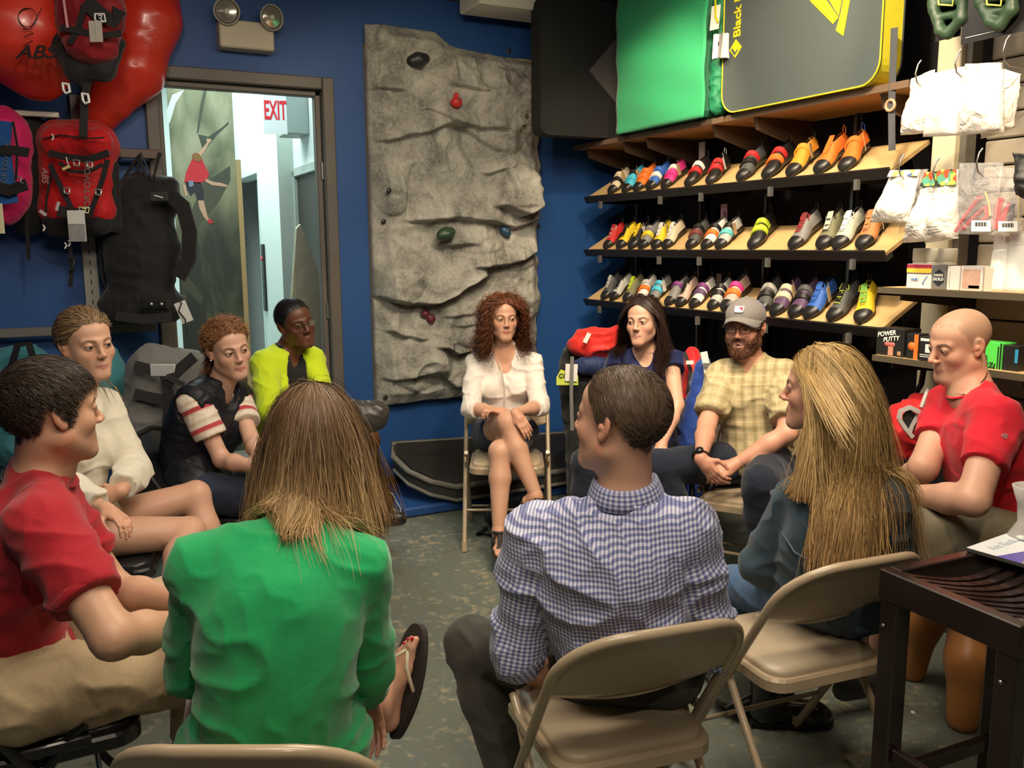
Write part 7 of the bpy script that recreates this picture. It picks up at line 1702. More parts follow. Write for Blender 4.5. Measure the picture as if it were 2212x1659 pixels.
MB().prism([(p[0], p[2]) for p in d_][::-1], -.006, 0, M=Matrix(((1, 0, 0, 0), (0, 0, 1, 0), (0, 1, 0, 0), (0, 0, 0, 1)))).build('diamond_panel', mat('grey_fabric', (.085, .078, .076), .8), r)
for (px, py, w_, h_, c, rz, lb) in ((1545, 38, .055, .12, (.78, .78, .70), .2, 'white card tag hanging between the green and slate pads'), (1551, 100, .075, .12, (.30, .29, .30), -.15, 'grey fanned booklet tag with a small logo, below the white card tag')):
 q = at_x(px, py, 3.05); r2 = empty('swing_tag', tuple(q), 0, lb, 'tag'); MB().box((-.001, -w_/2, -h_/2), (.001, w_/2, h_/2)).build('card', mat('swing_%d' % px, c, .6), r2, rot=(0, .1, 1.2*rz))
 if px == 1551:
  for k in range(4): MB().box((-.001, -w_/2, -h_/2), (.001, w_/2, h_/2)).build('page', mat('page_white', (.75, .74, .72), .6), r2, loc=(.004+.004*k, -.01, 0), rot=(0, .1, .5+.22*k))
  MB().prism([(-.014, 0), (0, .016), (.014, 0), (0, -.016)], 0, .001, M=frame_M((-.0025, 0, .01), (0, -1, 0), (0, 0, 1), (-1, 0, 0))).build('logo', M_blk, r2, rot=(0, .1, 0))
 else: band(MB(), [V3((-.004, .0, .12)), V3((-.006, -.01, .0)), V3((-.006, -.03, -.03))], .012, .002, V3((-1, 0, 0))).build('ribbon', M_ylw, r2)
 MB().tube([(0, 0, h_/2), (.01, .0, h_/2+.06), (.03, 0, h_/2+.1)], .0015, 5).build('string', M_blk, r2)
# ================================================================== packs on the left of the blue wall
M_bn = mat('black_nylon', (.013, .012, .013), .6); M_bn2 = cloth_mat('pack_black', (.014, .014, .015), .75, bump=.3)
M_redn = cloth_mat('pack_red', (.55, .012, .016), .6, bump=.2, var=.04); M_dred = cloth_mat('pack_dark_red', (.22, .008, .014), .65, bump=.2)
M_buck = mat('buckle_metal', (.65, .63, .58), .3, .8); M_tagw = mat('tag_white', (.72, .72, .70), .6)
for (px0, px1, py0, Y, h_, m, lb) in ((0, 128, 242, 5.2, .03, mat('bar_grey', (.30, .28, .25), .4, .3), 'grey metal hang rail at the left edge above the packs'), (248, 345, 330, 5.25, .05, mat('bar_brown', (.10, .06, .04), .5), 'dark wooden hang rail beside the door frame'), (-40, 340, 722, 5.3, .05, mat('bar_grey2', (.16, .155, .15), .45, .3), 'long dull metal rail low on the blue wall by the door')):
 a = at_y(px0, py0, Y); b = at_y(px1, py0, Y); r = empty('wall_rail', (a[0], Y, a[2]), 0, lb, 'rail')
 MB().box((0, -.012, -h_/2), (b[0]-a[0], .012, h_/2), bev=.004).build('bar', m, r)
 for t in (.12, .88): MB().box(((b[0]-a[0])*t-.015, .0, -.012), ((b[0]-a[0])*t+.015, YB-Y, .012)).build('wall_mount', m, r)
a = at_y(197, 600, YB-.03); r = empty('slotted_standard', (a[0], YB-.03, 0), 0, 'pale slotted metal wall standard below the red pack', 'upright')
MB().box((-.036, 0, 1.0), (.036, .03, 2.4), bev=.003).build('channel', mat('standard_white', (.42, .40, .35), .5), r)
mb = MB()
for k in range(26): mb.box((-.003, -.001, 1.02+k*.054), (.003, 0.002, 1.045+k*.054))
mb.build('slots', M_blk, r, kind='stuff')
DO = 0.0
def W(px, py, d): return at(px, py, d+DO)
FN = nrm(-FWD+_up*.1)
def pack_root(px, py, d, label, name='backpack', cat='backpack', group=None): c = W(px, py, d); return empty(name, tuple(c), 0, label, cat, group), c
def sub(c, pts, d): return [W(x, y, d)-c for x, y in pts]
r, c = pack_root(200, 150, 4.75, 'huge inflated glossy red avalanche airbag hanging at the top left', 'inflated_airbag', 'airbag')
P_ = [(315, -130, 4.72), (318, 40, 4.70), (285, 150, 4.68), (215, 245, 4.66)]
pr = [cap(W(*a), W(*b), r1, r2, .05) for (a, b, r1, r2) in ((P_[0], P_[1], .165, .165), (P_[1], P_[2], .165, .158), (P_[2], P_[3], .158, .105))]
pr += [cap(W(40, -120, 4.16), W(42, 70, 4.17), .27, .25, .06), cap(W(42, 70, 4.17), W(80, 150, 4.28), .25, .15, .06), cap(W(60, -150, 4.3), W(310, -150, 4.7), .2, .2, .08)]
V, F = sdf_mesh(pr, .02); V += vnormals(V, F)*(.004*fold(V, 5))[:, None]; link('airbag_body', mesh_np('airbag_body', V-c, F), mat('airbag_red', (.62, .035, .018), .32, bump=.15, bscale=8, bdist=.01, coat=.2), r)
MI = mat('ink_black', (.02, .008, .008), .6)
def decal(name, pts, rad, par, c, d): MB().tube([tuple(p) for p in sub(c, pts, d)], rad, 6, flat=(1, .3)).build(name, MI, par)
ring = [(60+20*math.cos(a), 38+20*math.sin(a)) for a in [math.radians(-30+20*k) for k in range(19)]]
decal('logo', ring, .0048, r, c, 3.94); decal('logo', [(90, 18), (66, 62), (50, 62), (72, 72), (52, 80), (70, 88), (50, 100)], .0046, r, c, 3.94)
right_ = nrm(RGT-_up*0); upw = UPV
text_obj('letters', 'ABS', .083, MI, r, frame_M(tuple(W(76, 114, 3.95)), RGT, UPV, -FWD), bold=True, shear=.3, sx=1.25)
for k in range(7): decal('small_print', [(310+k*2-3*(k % 2), 70+k*11), (352-k*5, 62+k*11)], .0011, r, c, 4.46)
DO = -.30
r, c = pack_root(195, 60, 4.35, 'dark red backpack with black base hanging in front of the airbag', group='red packs on the wall')
R_ = np.array([RGT, FWD, UPV])
V, F = sdf_mesh([ell(W(195, 30, 4.38), R_, (.155, .11, .25), .04), ell(W(198, 95, 4.33), R_, (.125, .09, .095), .03), cap(W(160, 0, 4.32), W(235, 20, 4.32), .07, .07, .04)], .013); V += vnormals(V, F)*(.007*fold(V, 10))[:, None]; link('pack_body', mesh_np('pack_body', V-c, F), M_dred, r)
V, F = sdf_mesh([cap(W(130, 95, 4.4), W(165, 150, 4.38), .045, .05, .04), cap(W(165, 150, 4.38), W(225, 150, 4.38), .05, .045, .04), cap(W(225, 150, 4.38), W(258, 95, 4.4), .045, .03, .04), cap(W(175, 150, 4.4), W(185, 185, 4.42), .045, .02, .04), cap(W(128, -20, 4.42), W(130, 95, 4.4), .028, .04, .03)], .013); V += vnormals(V, F)*(.004*fold(V, 10))[:, None]; link('harness_base', mesh_np('harness_base', V-c, F), M_bn2, r)
band(MB(), sub(c, [(130, 60), (165, 66), (215, 78), (262, 72)], 4.24), .03, .004, FN).build('strap', M_bn, r); band(MB(), sub(c, [(180, 20), (170, 60), (150, 95)], 4.245), .028, .004, FN).build('strap', M_bn, r); band(MB(), sub(c, [(185, 2), (215, 30), (245, 45), (258, 20)], 4.25), .07, .004, FN).build('front_panel', M_bn, r)
band(MB(), sub(c, [(137, -5), (142, 30), (146, 60)], 4.23), .010, .004, FN).build('zip_stripe', mat('zip_pink', (.62, .30, .30), .5), r)
MB().tube([tuple(p) for p in sub(c, [(205, 30), (225, 30), (228, 46), (212, 48), (205, 42), (205, 30)], 4.225)], .004, 6).build('logo', M_tagw, r)
MB().tube([tuple(p) for p in sub(c, [(212, 34), (220, 33), (219, 39), (214, 38), (222, 45)], 4.224)], .003, 6).build('logo', M_tagw, r)
band(MB(), sub(c, [(190, 180), (182, 210), (182, 240), (180, 295)], 4.30), .035, .004, FN).build('hanging_strap', M_bn, r)
for (x, y) in ((142, 190), (184, 212)): MB().tube([tuple(p) for p in sub(c, [(x-7, y-10), (x+6, y-8), (x+9, y+8), (x, y+12), (x-5, y+4), (x-7, y-10)], 4.27)], .006, 6).build('buckle', M_tagw, r)
MB().box((-.028, -.002, -.09), (.0, .002, 0)).box((.001, -.004, -.09), (.03, .0, 0)).build('swing_tag', mat('tag_grey', (.42, .38, .34), .7), r, loc=tuple(W(205, 45, 4.2)-c), rot=(0, 0, -YAW))
DO = -.06
r, c = pack_root(165, 390, 4.55, 'bright red backpack with black straps and metal buckles hanging on the left wall', group='red packs on the wall')
pr = [cap(W(135, 315, 4.62), W(200, 315, 4.62), .13, .13, .05), ell(W(165, 390, 4.62), R_, (.185, .14, .25), .06), cap(W(120, 455, 4.6), W(215, 455, 4.6), .085, .085, .06), cap(W(120, 305, 4.50), W(212, 308, 4.50), .075, .07, .04)]
V, F = sdf_mesh(pr, .013); V += vnormals(V, F)*(.007*fold(V, 9))[:, None]; link('pack_body', mesh_np('pack_body', V-c, F), M_redn, r)
V, F = sdf_mesh([cap(W(120, 487, 4.58), W(215, 485, 4.58), .065, .06, .04), cap(W(245, 360, 4.66), W(250, 490, 4.64), .03, .035, .03)], .013); V += vnormals(V, F)*(.006*fold(V, 11))[:, None]; link('base_panel', mesh_np('base_panel', V-c, F), M_bn2, r)
Mz = M_bn
def strap(pts, w_, d, m=M_bn, nm='strap'): band(MB(), sub(c, pts, d), w_, .005, FN).build(nm, m, r)
strap([(105, 330), (135, 338), (190, 345), (235, 330)], .035, 4.40, nm='top_slot'); strap([(108, 355), (122, 385), (140, 420), (158, 458)], .026, 4.415); strap([(232, 345), (222, 385), (208, 425), (196, 458)], .026, 4.415); strap([(128, 350), (150, 370), (190, 372), (222, 355)], .018, 4.41)
strap([(112, 372), (100, 430), (98, 470)], .010, 4.43); strap([(125, 455), (165, 462), (200, 455)], .055, 4.42, nm='chest_panel'); strap([(158, 296), (185, 300), (225, 297)], .006, 4.40, nm='zip'); strap([(92, 300), (130, 292), (170, 296)], .006, 4.41, nm='zip')
strap([(122, 455), (127, 436)], .014, 4.405, mat('reflective_grey', (.5, .47, .45), .4), 'reflective_strip'); strap([(86, 455), (100, 465)], .016, 4.42, mat('reflective_grey', (.5, .47, .45), .4), 'reflective_strip'); strap([(180, 250), (180, 298)], .038, 4.42, nm='haul_strap')
for (x, y) in ((165, 352), (193, 356), (144, 412), (212, 415)): MB().tube([tuple(p) for p in sub(c, [(x-6, y-7), (x+7, y-5), (x+6, y+7), (x-5, y+5)], 4.39)], .005, 6, closed=True).build('buckle', M_buck, r)
MB().tube([tuple(p) for p in sub(c, [(143, 340), (146, 352), (150, 360)], 4.385)], .005, 6).build('cord', M_buck, r); MB().tube([tuple(p) for p in sub(c, [(136, 366), (151, 359)], 4.385)], .008, 6).build('handle', mat('handle_yellow', (.75, .62, .25), .5), r)
ty = frame_M(tuple(W(187, 398, 4.398)), nrm(RGT*.05+UPV*1), nrm(-RGT*1+UPV*.05), -FWD); ty = frame_M(tuple(W(189, 398, 4.392)), UPV, -RGT, -FWD)
text_obj('letters', 'ORTOVOX', .042, M_buck, r, ty, sx=1.1)
text_obj('letters', 'ABS', .045, mat('logo_greyred', (.35, .20, .20), .5), r, frame_M(tuple(W(97, 378, 4.425)), -UPV, RGT, -FWD), bold=True, shear=.3)
MB().tube([tuple(p) for p in sub(c, [(170, 447), (193, 449), (191, 460), (174, 458)], 4.375)], .0035, 6, closed=True).build('logo', mat('logo_yellow', (.72, .70, .35), .5), r)
MB().tube([tuple(p) for p in sub(c, [(178, 450), (186, 451), (184, 455), (179, 454), (187, 460)], 4.374)], .003, 6).build('logo', mat('logo_yellow', (.72, .70, .35), .5), r)
tg = W(166, 488, 4.38)-c; MB().box((-.042, -.002, -.075), (.042, .002, .075)).build('swing_tag', M_tagw, r, loc=tuple(tg), rot=(0, 0, -YAW)); MB().box((-.040, -.003, -.073), (.040, -.002, .01)).build('tag_picture', mat('tag_photo', (.30, .30, .31), .6, var=.5, vscale=30), r, loc=tuple(tg), rot=(0, 0, -YAW))
for (x, y) in ((114, 296), (95, 492), (142, 530), (150, 525)): MB().tube([tuple(p) for p in sub(c, [(x-2, y-6), (x+2, y), (x-2, y+7)], 4.41)], .004, 6).build('zip_pull', M_tagw, r)
DO = -.27
r, c = pack_root(15, 350, 4.5, 'pink and blue backpack with ORTOVOX lettering cut off by the left edge', group=None)
V, F = sdf_mesh([ell(W(0, 300, 4.6), R_, (.15, .13, .16), .05), ell(W(5, 390, 4.6), R_, (.135, .13, .22), .05)], .013); V += vnormals(V, F)*(.007*fold(V, 9))[:, None]; link('pack_body', mesh_np('pack_body', V-c, F), cloth_mat('pack_pink', (.58, .012, .12), .6), r)
band(MB(), sub(c, [(8, 262), (2, 320), (14, 400), (20, 440)], 4.445), .085, .006, FN).build('blue_panel', cloth_mat('pack_blue', (.02, .10, .34), .6), r)
band(MB(), sub(c, [(-20, 325), (30, 325), (62, 330)], 4.43), .045, .006, FN).build('strap', M_bn, r); band(MB(), sub(c, [(-20, 400), (20, 412), (58, 398)], 4.42), .055, .006, FN).build('strap', M_bn, r); band(MB(), sub(c, [(28, 262), (38, 320), (34, 390)], 4.43), .010, .004, FN).build('zip', M_bn, r)
text_obj('letters', 'ORTOVOX', .04, M_buck, r, frame_M(tuple(W(12, 352, 4.43)), nrm(UPV+RGT*.12), -RGT, -FWD))
MB().tube([tuple(p) for p in sub(c, [(38, 382), (46, 384), (44, 394), (50, 396)], 4.40)], .004, 6).build('buckle', M_buck, r)
MB().box((-.03, -.002, -.07), (.012, .002, .07)).build('swing_tag', mat('tag_cream', (.78, .74, .48), .6), r, loc=tuple(W(2, 472, 4.42)-c), rot=(0, 0, -YAW))
def soft_pack(px, py, d, label, prims, m, wr=.008, wf=7, h=.014, name='backpack', cat='backpack', group=None):
 r, c = pack_root(px, py, d, label, name, cat, group); V, F = sdf_mesh(prims, h); V += vnormals(V, F)*(wr*fold(V, wf))[:, None]; link('pack_body', mesh_np('pack_body', V-c, F), m, r); return r, c
DO = -.10
r, c = soft_pack(330, 540, 4.75, 'large black duffel pack hanging left of the doorway with a white tag', [cap(W(300, 420, 4.82), W(345, 420, 4.82), .12, .11, .06), ell(W(305, 540, 4.82), R_, (.20, .15, .34), .08), cap(W(255, 660, 4.8), W(360, 660, 4.8), .10, .10, .06)], M_bn2, .012)
c_ = c
band(MB(), sub(c, [(365, 420), (395, 445), (410, 500), (408, 560), (385, 600)], 4.68), .075, .02, FN).build('shoulder_strap', M_bn2, r); band(MB(), sub(c, [(290, 395), (305, 330), (330, 390), (345, 330)], 4.72), .022, .004, FN).build('hanging_loop', M_bn, r)
band(MB(), sub(c, [(250, 682), (310, 690), (372, 684)], 4.62), .05, .008, FN).build('bottom_strap', M_bn, r); MB().box((-.075, -.012, -.03), (.075, .012, .03), bev=.012).build('badge', mat('badge_black', (.02, .02, .02), .3), r, loc=tuple(W(335, 658, 4.60)-c), rot=(0, 0, -YAW))
for x in (327, 349): MB().lathe([(0, .008), (.009, .005), (.009, 0)], 10, M=frame_M(tuple(W(x, 657, 4.58)-c), RGT, UPV, -FWD)).build('rivet', M_buck, r)
MB().box((-.045, -.002, -.022), (.045, .002, .022)).build('label_patch', mat('patch_dark', (.035, .035, .036), .6), r, loc=tuple(W(345, 424, 4.64)-c), rot=(0, 0, -YAW)); text_obj('letters', '\u2039evergreen', .016, M_tagw, r, frame_M(tuple(W(345, 424, 4.632)), RGT, UPV, -FWD)) if False else None
band(MB(), sub(c, [(333, 422), (352, 427)], 4.632), .006, .002, FN).build('label_print', M_tagw, r)
MB().box((-.03, -.002, -.06), (.03, .002, .05)).build('swing_tag', M_tagw, r, loc=tuple(W(396, 672, 4.62)-c), rot=(0, -.35, -YAW)); MB().tube([tuple(p) for p in sub(c, [(380, 640), (392, 655), (386, 672), (400, 690), (405, 720)], 4.61)], .004, 6).build('cord', M_bn, r)
DO = -.16
r, c = soft_pack(250, 520, 4.9, 'slim black pack hanging between the red pack and the black duffel', [ell(W(248, 540, 4.95), R_, (.07, .10, .30), .05)], M_bn2, .012)
band(MB(), sub(c, [(262, 395), (300, 335), (320, 395)], 4.80), .02, .004, FN).build('strap', M_bn, r)
DO = -.46
r, c = soft_pack(70, 420, 4.85, 'black pack hanging behind the pink and the bright red ones', [ell(W(72, 330, 5.0), R_, (.07, .1, .22), .05), ell(W(60, 430, 5.02), R_, (.12, .08, .2), .05)], M_bn2, .01)
band(MB(), sub(c, [(62, 400), (58, 480), (62, 560)], 4.86), .02, .004, FN).build('strap', M_bn, r); band(MB(), sub(c, [(150, 520), (155, 570), (152, 620)], 4.86), .02, .004, FN).build('strap', M_bn, r)
MB().tube([tuple(p) for p in sub(c, [(146, 556), (160, 560), (158, 585), (150, 582)], 4.84)], .006, 6).build('buckle', M_bn, r)
M_teal2 = cloth_mat('pack_teal', (.05, .22, .27), .65)
DO = -.15
r, c = soft_pack(60, 860, 4.6, 'teal backpack with black handle hanging under the low rail at the left edge', [ell(W(45, 850, 4.72), R_, (.24, .15, .26), .06), ell(W(40, 960, 4.7), R_, (.20, .13, .12), .06)], M_teal2, .01)
band(MB(), sub(c, [(22, 800), (38, 745), (62, 742), (80, 800)], 4.55), .03, .012, FN).build('handle', M_bn, r); band(MB(), sub(c, [(-10, 905), (60, 918), (120, 905)], 4.52), .03, .006, FN).build('strap', M_bn, r)
r, c = soft_pack(240, 880, 4.55, 'narrow teal pack with brass zip pulls behind the woman in the white sweater', [ell(W(235, 880, 4.62), R_, (.09, .12, .32), .05)], M_teal2, .008)
for y in (835, 850): MB().tube([tuple(p) for p in sub(c, [(249, y), (256, y+10), (252, y+18)], 4.49)], .004, 6).build('zip_pull', mat('brass', (.55, .35, .10), .3, .8), r)
DO = -.06
Mgd = cloth_mat('duffel_grey', (.15, .15, .145), .7); base = at(330, 1080, 4.25); 
r, c = soft_pack(340, 900, 4.25, 'tall grey duffel bag with black webbing standing against the wall', [cap(W(335, 800, 4.35), W(315, 1010, 4.3), .13, .15, .06), cap(W(400, 800, 4.38), W(400, 1000, 4.35), .11, .12, .06)], Mgd, .012, name='duffel_bag', cat='duffel bag')
for y, k in ((790, 0), (850, 4), (1000, 8)): band(MB(), sub(c, [(290, y), (330, y+10), (380, y+16)], 4.175), .05, .006, FN).build('webbing', M_bn, r)
band(MB(), sub(c, [(352, 800), (365, 850), (360, 930), (372, 1010)], 4.165), .045, .006, FN).build('webbing', M_bn, r); band(MB(), sub(c, [(360, 830), (385, 800), (420, 770)], 4.16), .05, .01, FN).build('shoulder_strap', M_bn, r)
MB().box((-.06, -.006, -.03), (.06, .006, .03), bev=.005).build('window_patch', mat('patch_silver', (.45, .46, .46), .4), r, loc=tuple(W(352, 800, 4.16)-c), rot=(0, 0, -YAW)); MB().box((-.045, -.004, -.012), (.045, .004, .012)).build('name_patch', mat('patch_dark', (.035, .035, .036), .6), r, loc=tuple(W(378, 822, 4.15)-c), rot=(0, .45, -YAW))
# ================================================================== slatwall and goods at the right
XW = 3.46
pw_ = at_x(2038, 300, 3.32); 
r = empty('white_post', (3.32, pw_[1], 0), 0, 'cream painted post between the shoe shelves and the slatted wall', 'post')
MB().box((0, -.055, 0), (.05, .055, 3.05), bev=.004).build('post_face', M_cream, r); MB().box((.03, -.085, 0), (.09, -.056, 3.05)).build('post_side', mat('post_grey', (.10, .095, .08), .5), r)
y_hi = pw_[1]-.09
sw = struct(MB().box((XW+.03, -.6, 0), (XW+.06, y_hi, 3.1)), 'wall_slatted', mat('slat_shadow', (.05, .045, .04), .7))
M_slat = mat('slat_greige', (.34, .30, .24), .6, var=.08, vscale=5)
pl = MB().box((0, 0, 0), (.03, y_hi+.6, .098), bev=.006).mesh('slat')
for k in range(29):
 o = link('slat', pl, None if k else M_slat); o.location = (XW, -.6, .12+k*.1055) ; o.parent = sw
def rshelf(px, py, X, L, dep, label, m=None):
 a = at_x(px, py, X); r = empty('goods_shelf', (X, a[1]-L, a[2]), 0, label, 'shelf'); MB().box((0, 0, -.022), (dep, L, 0), bev=.002).build('board', m or M_wood, r); MB().box((-.005, 0, -.024), (0, L, .001)).build('edge_band', mat('edge_dark', (.09, .075, .05), .5), r)
 for f in (.2, .6, .95): MB().prism([(.02, -.05), (dep, -.10), (dep, -.022), (.02, -.022)], L*f-.004, L*f+.004, M=Matrix(((1, 0, 0, 0), (0, 0, 1, 0), (0, 1, 0, 0), (0, 0, 0, 1)))).build('bracket', M_lip, r)
 return a
A1 = rshelf(1898, 620, 2.98, 1.9, XW-2.98, 'light wood shelf with chalk boxes and white jars'); A2 = rshelf(1886, 766, 2.98, 1.6, XW-2.98, 'lower light wood shelf with black and green boxes')
def box_on(px0, px1, z, X, dep, h, m, label, name='chalk_box', faces=(), cat='box', group=None):
 a = at_x(px0, 620, X); b = at_x(px1, 620, X); L = a[1]-b[1]; r = empty(name, (X, b[1], z), 0, label, cat, group); MB().box((0, 0, 0), (dep, L, h), bev=.0015).build('carton', m, r)
 for f in faces: f(r, L, h)
 return r
def stripe(z0, z1, c, nm='printed_band', y0=0.0, y1=1.0): return lambda r, L, h: MB().box((-.0012, L*y0, h*z0), (-.0002, L*y1, h*z1)).build(nm, c, r)
def scallop(zc, c): 
 def f(r, L, h):
  mb = MB()
  for k in range(9): mb.prism([(L*(k+.5)/9+.006*math.cos(a), h*zc+.006*math.sin(a)) for a in [2*math.pi*q/8 for q in range(8)]], -.002, -.001, M=Matrix(((0, 0, 1, 0), (1, 0, 0, 0), (0, 1, 0, 0), (0, 0, 0, 1))))
  mb.build('printed_dots', c, r)
 return f
def words(t, size, zc, m, yc=.5, sx=1.0, bold=True, rot=0.0, shear=0):
 def f(r, L, h):
  u = V3((0, -math.cos(rot), math.sin(rot))); v = V3((0, math.sin(rot), math.cos(rot)))
  text_obj('letters', t, size, m, r, frame_M((r.location[0]-.0035, r.location[1]+L*yc, r.location[2]+h*zc), u, v, (-1, 0, 0)), bold=bold, sx=sx, extrude=.0004, shear=shear)
 return f
zt = A1[2]+.001; Mc = mat('carton_white', (.72, .69, .66), .5); cy, cm, cn = mat('print_yell', (.75, .50, .05), .5), mat('print_maroon', (.30, .02, .06), .5), mat('print_indigo', (.05, .04, .20), .5)
MW = mat('print_white', (.85, .84, .8), .5); MG = mat('print_dgrey', (.12, .12, .115), .5)
box_on(1957, 2010, zt, 3.0, .09, .095, Mc, 'white chalk box with maroon, yellow and indigo scalloped bands', faces=(stripe(.88, .99, cm), stripe(.68, .88, cy), stripe(.60, .68, cn), scallop(.88, cm), scallop(.68, cy), words('chalk', .016, .38, mat('print_blue', (.12, .25, .55), .5), .65), lambda r, L, h: MB().prism([(L*.35, .02), (L*.2, .045), (L*.12, .05), (L*.25, .03), (L*.3, .012)], -.002, -.001, M=Matrix(((0, 0, 1, 0), (1, 0, 0, 0), (0, 1, 0, 0), (0, 0, 0, 1)))).build('printed_figure', mat('print_blue', (.12, .25, .55), .5), r)))
box_on(2012, 2042, zt, 3.0, .07, .092, mat('carton_grey', (.16, .16, .155), .5), 'grey chalk box lettered WHITE GOLD in a dark hexagon', faces=(lambda r, L, h: MB().prism([(L*.5+L*.42*math.sin(a), h*.48+h*.36*math.cos(a)) for a in [math.pi/3*k for k in range(6)]], -.0015, -.0005, M=Matrix(((0, 0, 1, 0), (1, 0, 0, 0), (0, 1, 0, 0), (0, 0, 0, 1)))).build('printed_hexagon', mat('print_dark', (.02, .025, .035), .5), r), words('WHITE', .0125, .58, MW), words('GOLD', .016, .42, MW)))
box_on(2044, 2070, zt, 3.0, .08, .09, Mc, 'plain white chalk box beside the WHITE GOLD one', faces=(stripe(.1, .8, mat('print_faint', (.45, .44, .36), .6), 'printed_column', .72, .8),))
box_on(2074, 2120, zt, 3.0, .08, .092, Mc, 'chalk box with a picture of chalky hands', faces=(stripe(.08, .86, mat('print_pink', (.55, .36, .28), .5, var=.35, vscale=40), 'printed_picture', .08, .92), stripe(.10, .22, mat('print_orange', (.75, .30, .05), .5), 'printed_caption', .1, .6)))
box_on(2124, 2142, zt, 3.0, .06, .088, mat('carton_beige', (.60, .56, .46), .5), 'narrow beige chalk box next to the tall white cups')
def jar(px, z, X, rad, h, label, m, grp): 
 a = at_x(px, 560, X); r = empty('chalk_jar', (X, a[1], z), 0, label, 'jar', grp); MB().lathe([(0, 0), (rad, 0), (rad, h*.62), (rad*.94, h*.66)], 20).build('jar_body', m, r); MB().lathe([(rad*.97, h*.66), (rad*1.03, h*.68), (rad*1.03, h*.95), (rad*.97, h), (0, h)], 20).build('lid', M_jar, r)
M_jar = mat('jar_plastic', (.66, .66, .60), .35); zb_ = zt+.097
for i, px in enumerate((1992, 2020, 2046)): jar(px, zt, 3.17, .036, .155, 'frosted white screw-top jar behind the chalk boxes, %s' % ('over the striped box', 'in the middle of three', 'closest to the white cups')[i], M_jar, 'white jars on the chalk shelf')
M_cup = mat('cup_white', (.86, .88, .82), .35)
for i, (px, w_, h_) in enumerate(((2160, .050, .20), (2196, .055, .215), (2240, .055, .215))):
 a = at_x(px, 600, 3.03); r = empty('white_bottle', (3.05, a[1], zt), 0, ('tall bright white bottle on the chalk shelf, %s' % ('next to the beige box', 'second one, near the picture edge', 'cut by the picture edge')[i]), 'bottle', 'white bottles on the chalk shelf'); MB().lathe([(0, 0), (w_, 0), (w_, h_*.1), (w_*.86, h_*.72), (w_*.80, h_*.78)], 22).build('bottle_body', M_cup, r); MB().lathe([(w_*.82, h_*.78), (w_*.82, h_*.98), (w_*.75, h_), (0, h_)], 22).build('cap', mat('cap_white', (.9, .9, .86), .4), r)
z2 = A2[2]+.001; Mk = mat('carton_black', (.015, .015, .016), .4); Mo = mat('print_orange2', (.80, .18, .03), .5); Mfl = mat('print_flesh', (.52, .26, .18), .5)
def fist(r, L, h):
 for k in range(4): MB().lathe([(0, .002), (.0085, .0012), (.0095, 0)], 10, M=frame_M((-.001, L*.56-.011*k+.008, h*.42), (0, 1, 0), (0, 0, 1), (-1, 0, 0))).build('printed_fist', mat('print_fist', (.55, .14, .12), .5), r)
 MB().box((-.0022, L*.36, 0.002), (-.0004, L*.54, h*.36)).build('printed_wrist', Mfl, r); MB().box((-.0022, L*.08, h*.06), (-.0004, L*.2, h*.2)).build('printed_stamp', mat('print_tan', (.45, .26, .15), .5), r)
box_on(1900, 1960, z2, 3.0, .10, .112, Mk, 'black POWER PUTTY box with a printed fist', 'putty_box', (words('POWER', .026, .80, MW, .62, 1.0, True, .18, .2), words('PUTTY', .026, .62, MW, .44, 1.0, True, .18, .2), lambda r, L, h: MB().box((-.002, L*.05, h*.5), (-.0004, L*.95, h*.512)).build('printed_line', MW, r) if False else None, fist), group='black boxes on the lower shelf')
box_on(1966, 1992, z2, 3.0, .06, .10, Mk, 'black and orange grip trainer box with an orange disc', 'trainer_box', (stripe(.0, .98, Mo, 'printed_panel', 0, .35), lambda r, L, h: MB().lathe([(0, .002), (L*.28, .0015), (L*.30, 0)], 16, M=frame_M((-.001, L*.55, h*.5), (0, 1, 0), (0, 0, 1), (-1, 0, 0))).build('printed_disc', Mo, r)), group='black boxes on the lower shelf')
box_on(1994, 2022, z2, 2.985, .05, .095, Mk, 'small black box with white window partly hidden by the man in red', 'trainer_box', (stripe(.82, .93, MW, 'printed_title', .1, .9), stripe(.35, .7, MW, 'printed_window', .15, .5), stripe(.16, .19, MW, 'printed_line', .1, .9), stripe(.24, .27, MW, 'printed_line', .1, .9)), group='black boxes on the lower shelf')
box_on(2120, 2176, z2-.03, 3.02, .08, .125, mat('carton_green', (.10, .75, .10), .4), 'bright green box with black lettering, black figure and trees', 'finger_trainer_box', (words('RS', .026, .52, M_blk, .66), words('GERZ', .030, .32, M_blk, .62, .9), lambda r, L, h: MB().box((-.002, L*.02, 0), (-.0004, L*.07, h)).box((-.002, L*.12, 0), (-.0004, L*.16, h*.9)).build('printed_trunk', M_blk, r), lambda r, L, h: MB().prism([(L*.26, .02), (L*.3, .035), (L*.24, .05), (L*.22, .045), (L*.24, .035), (L*.2, .028)], -.002, -.0004, M=Matrix(((0, 0, 1, 0), (1, 0, 0, 0), (0, 1, 0, 0), (0, 0, 0, 1)))).build('printed_figure', M_blk, r)))
box_on(2178, 2212, z2-.03, 3.02, .08, .12, Mk, 'black box at the right edge beside the green one', 'trainer_box', (stripe(.5, .9, mat('print_cyan', (.03, .30, .55), .5), 'printed_patch', 0, .2),))
M_bag = mat('bag_plastic', (.86, .83, .78), .25, coat=.4); M_chk = mat('chalk_white', (.80, .77, .70), .8); M_hook = mat('hook_steel', (.35, .33, .30), .3, .9)
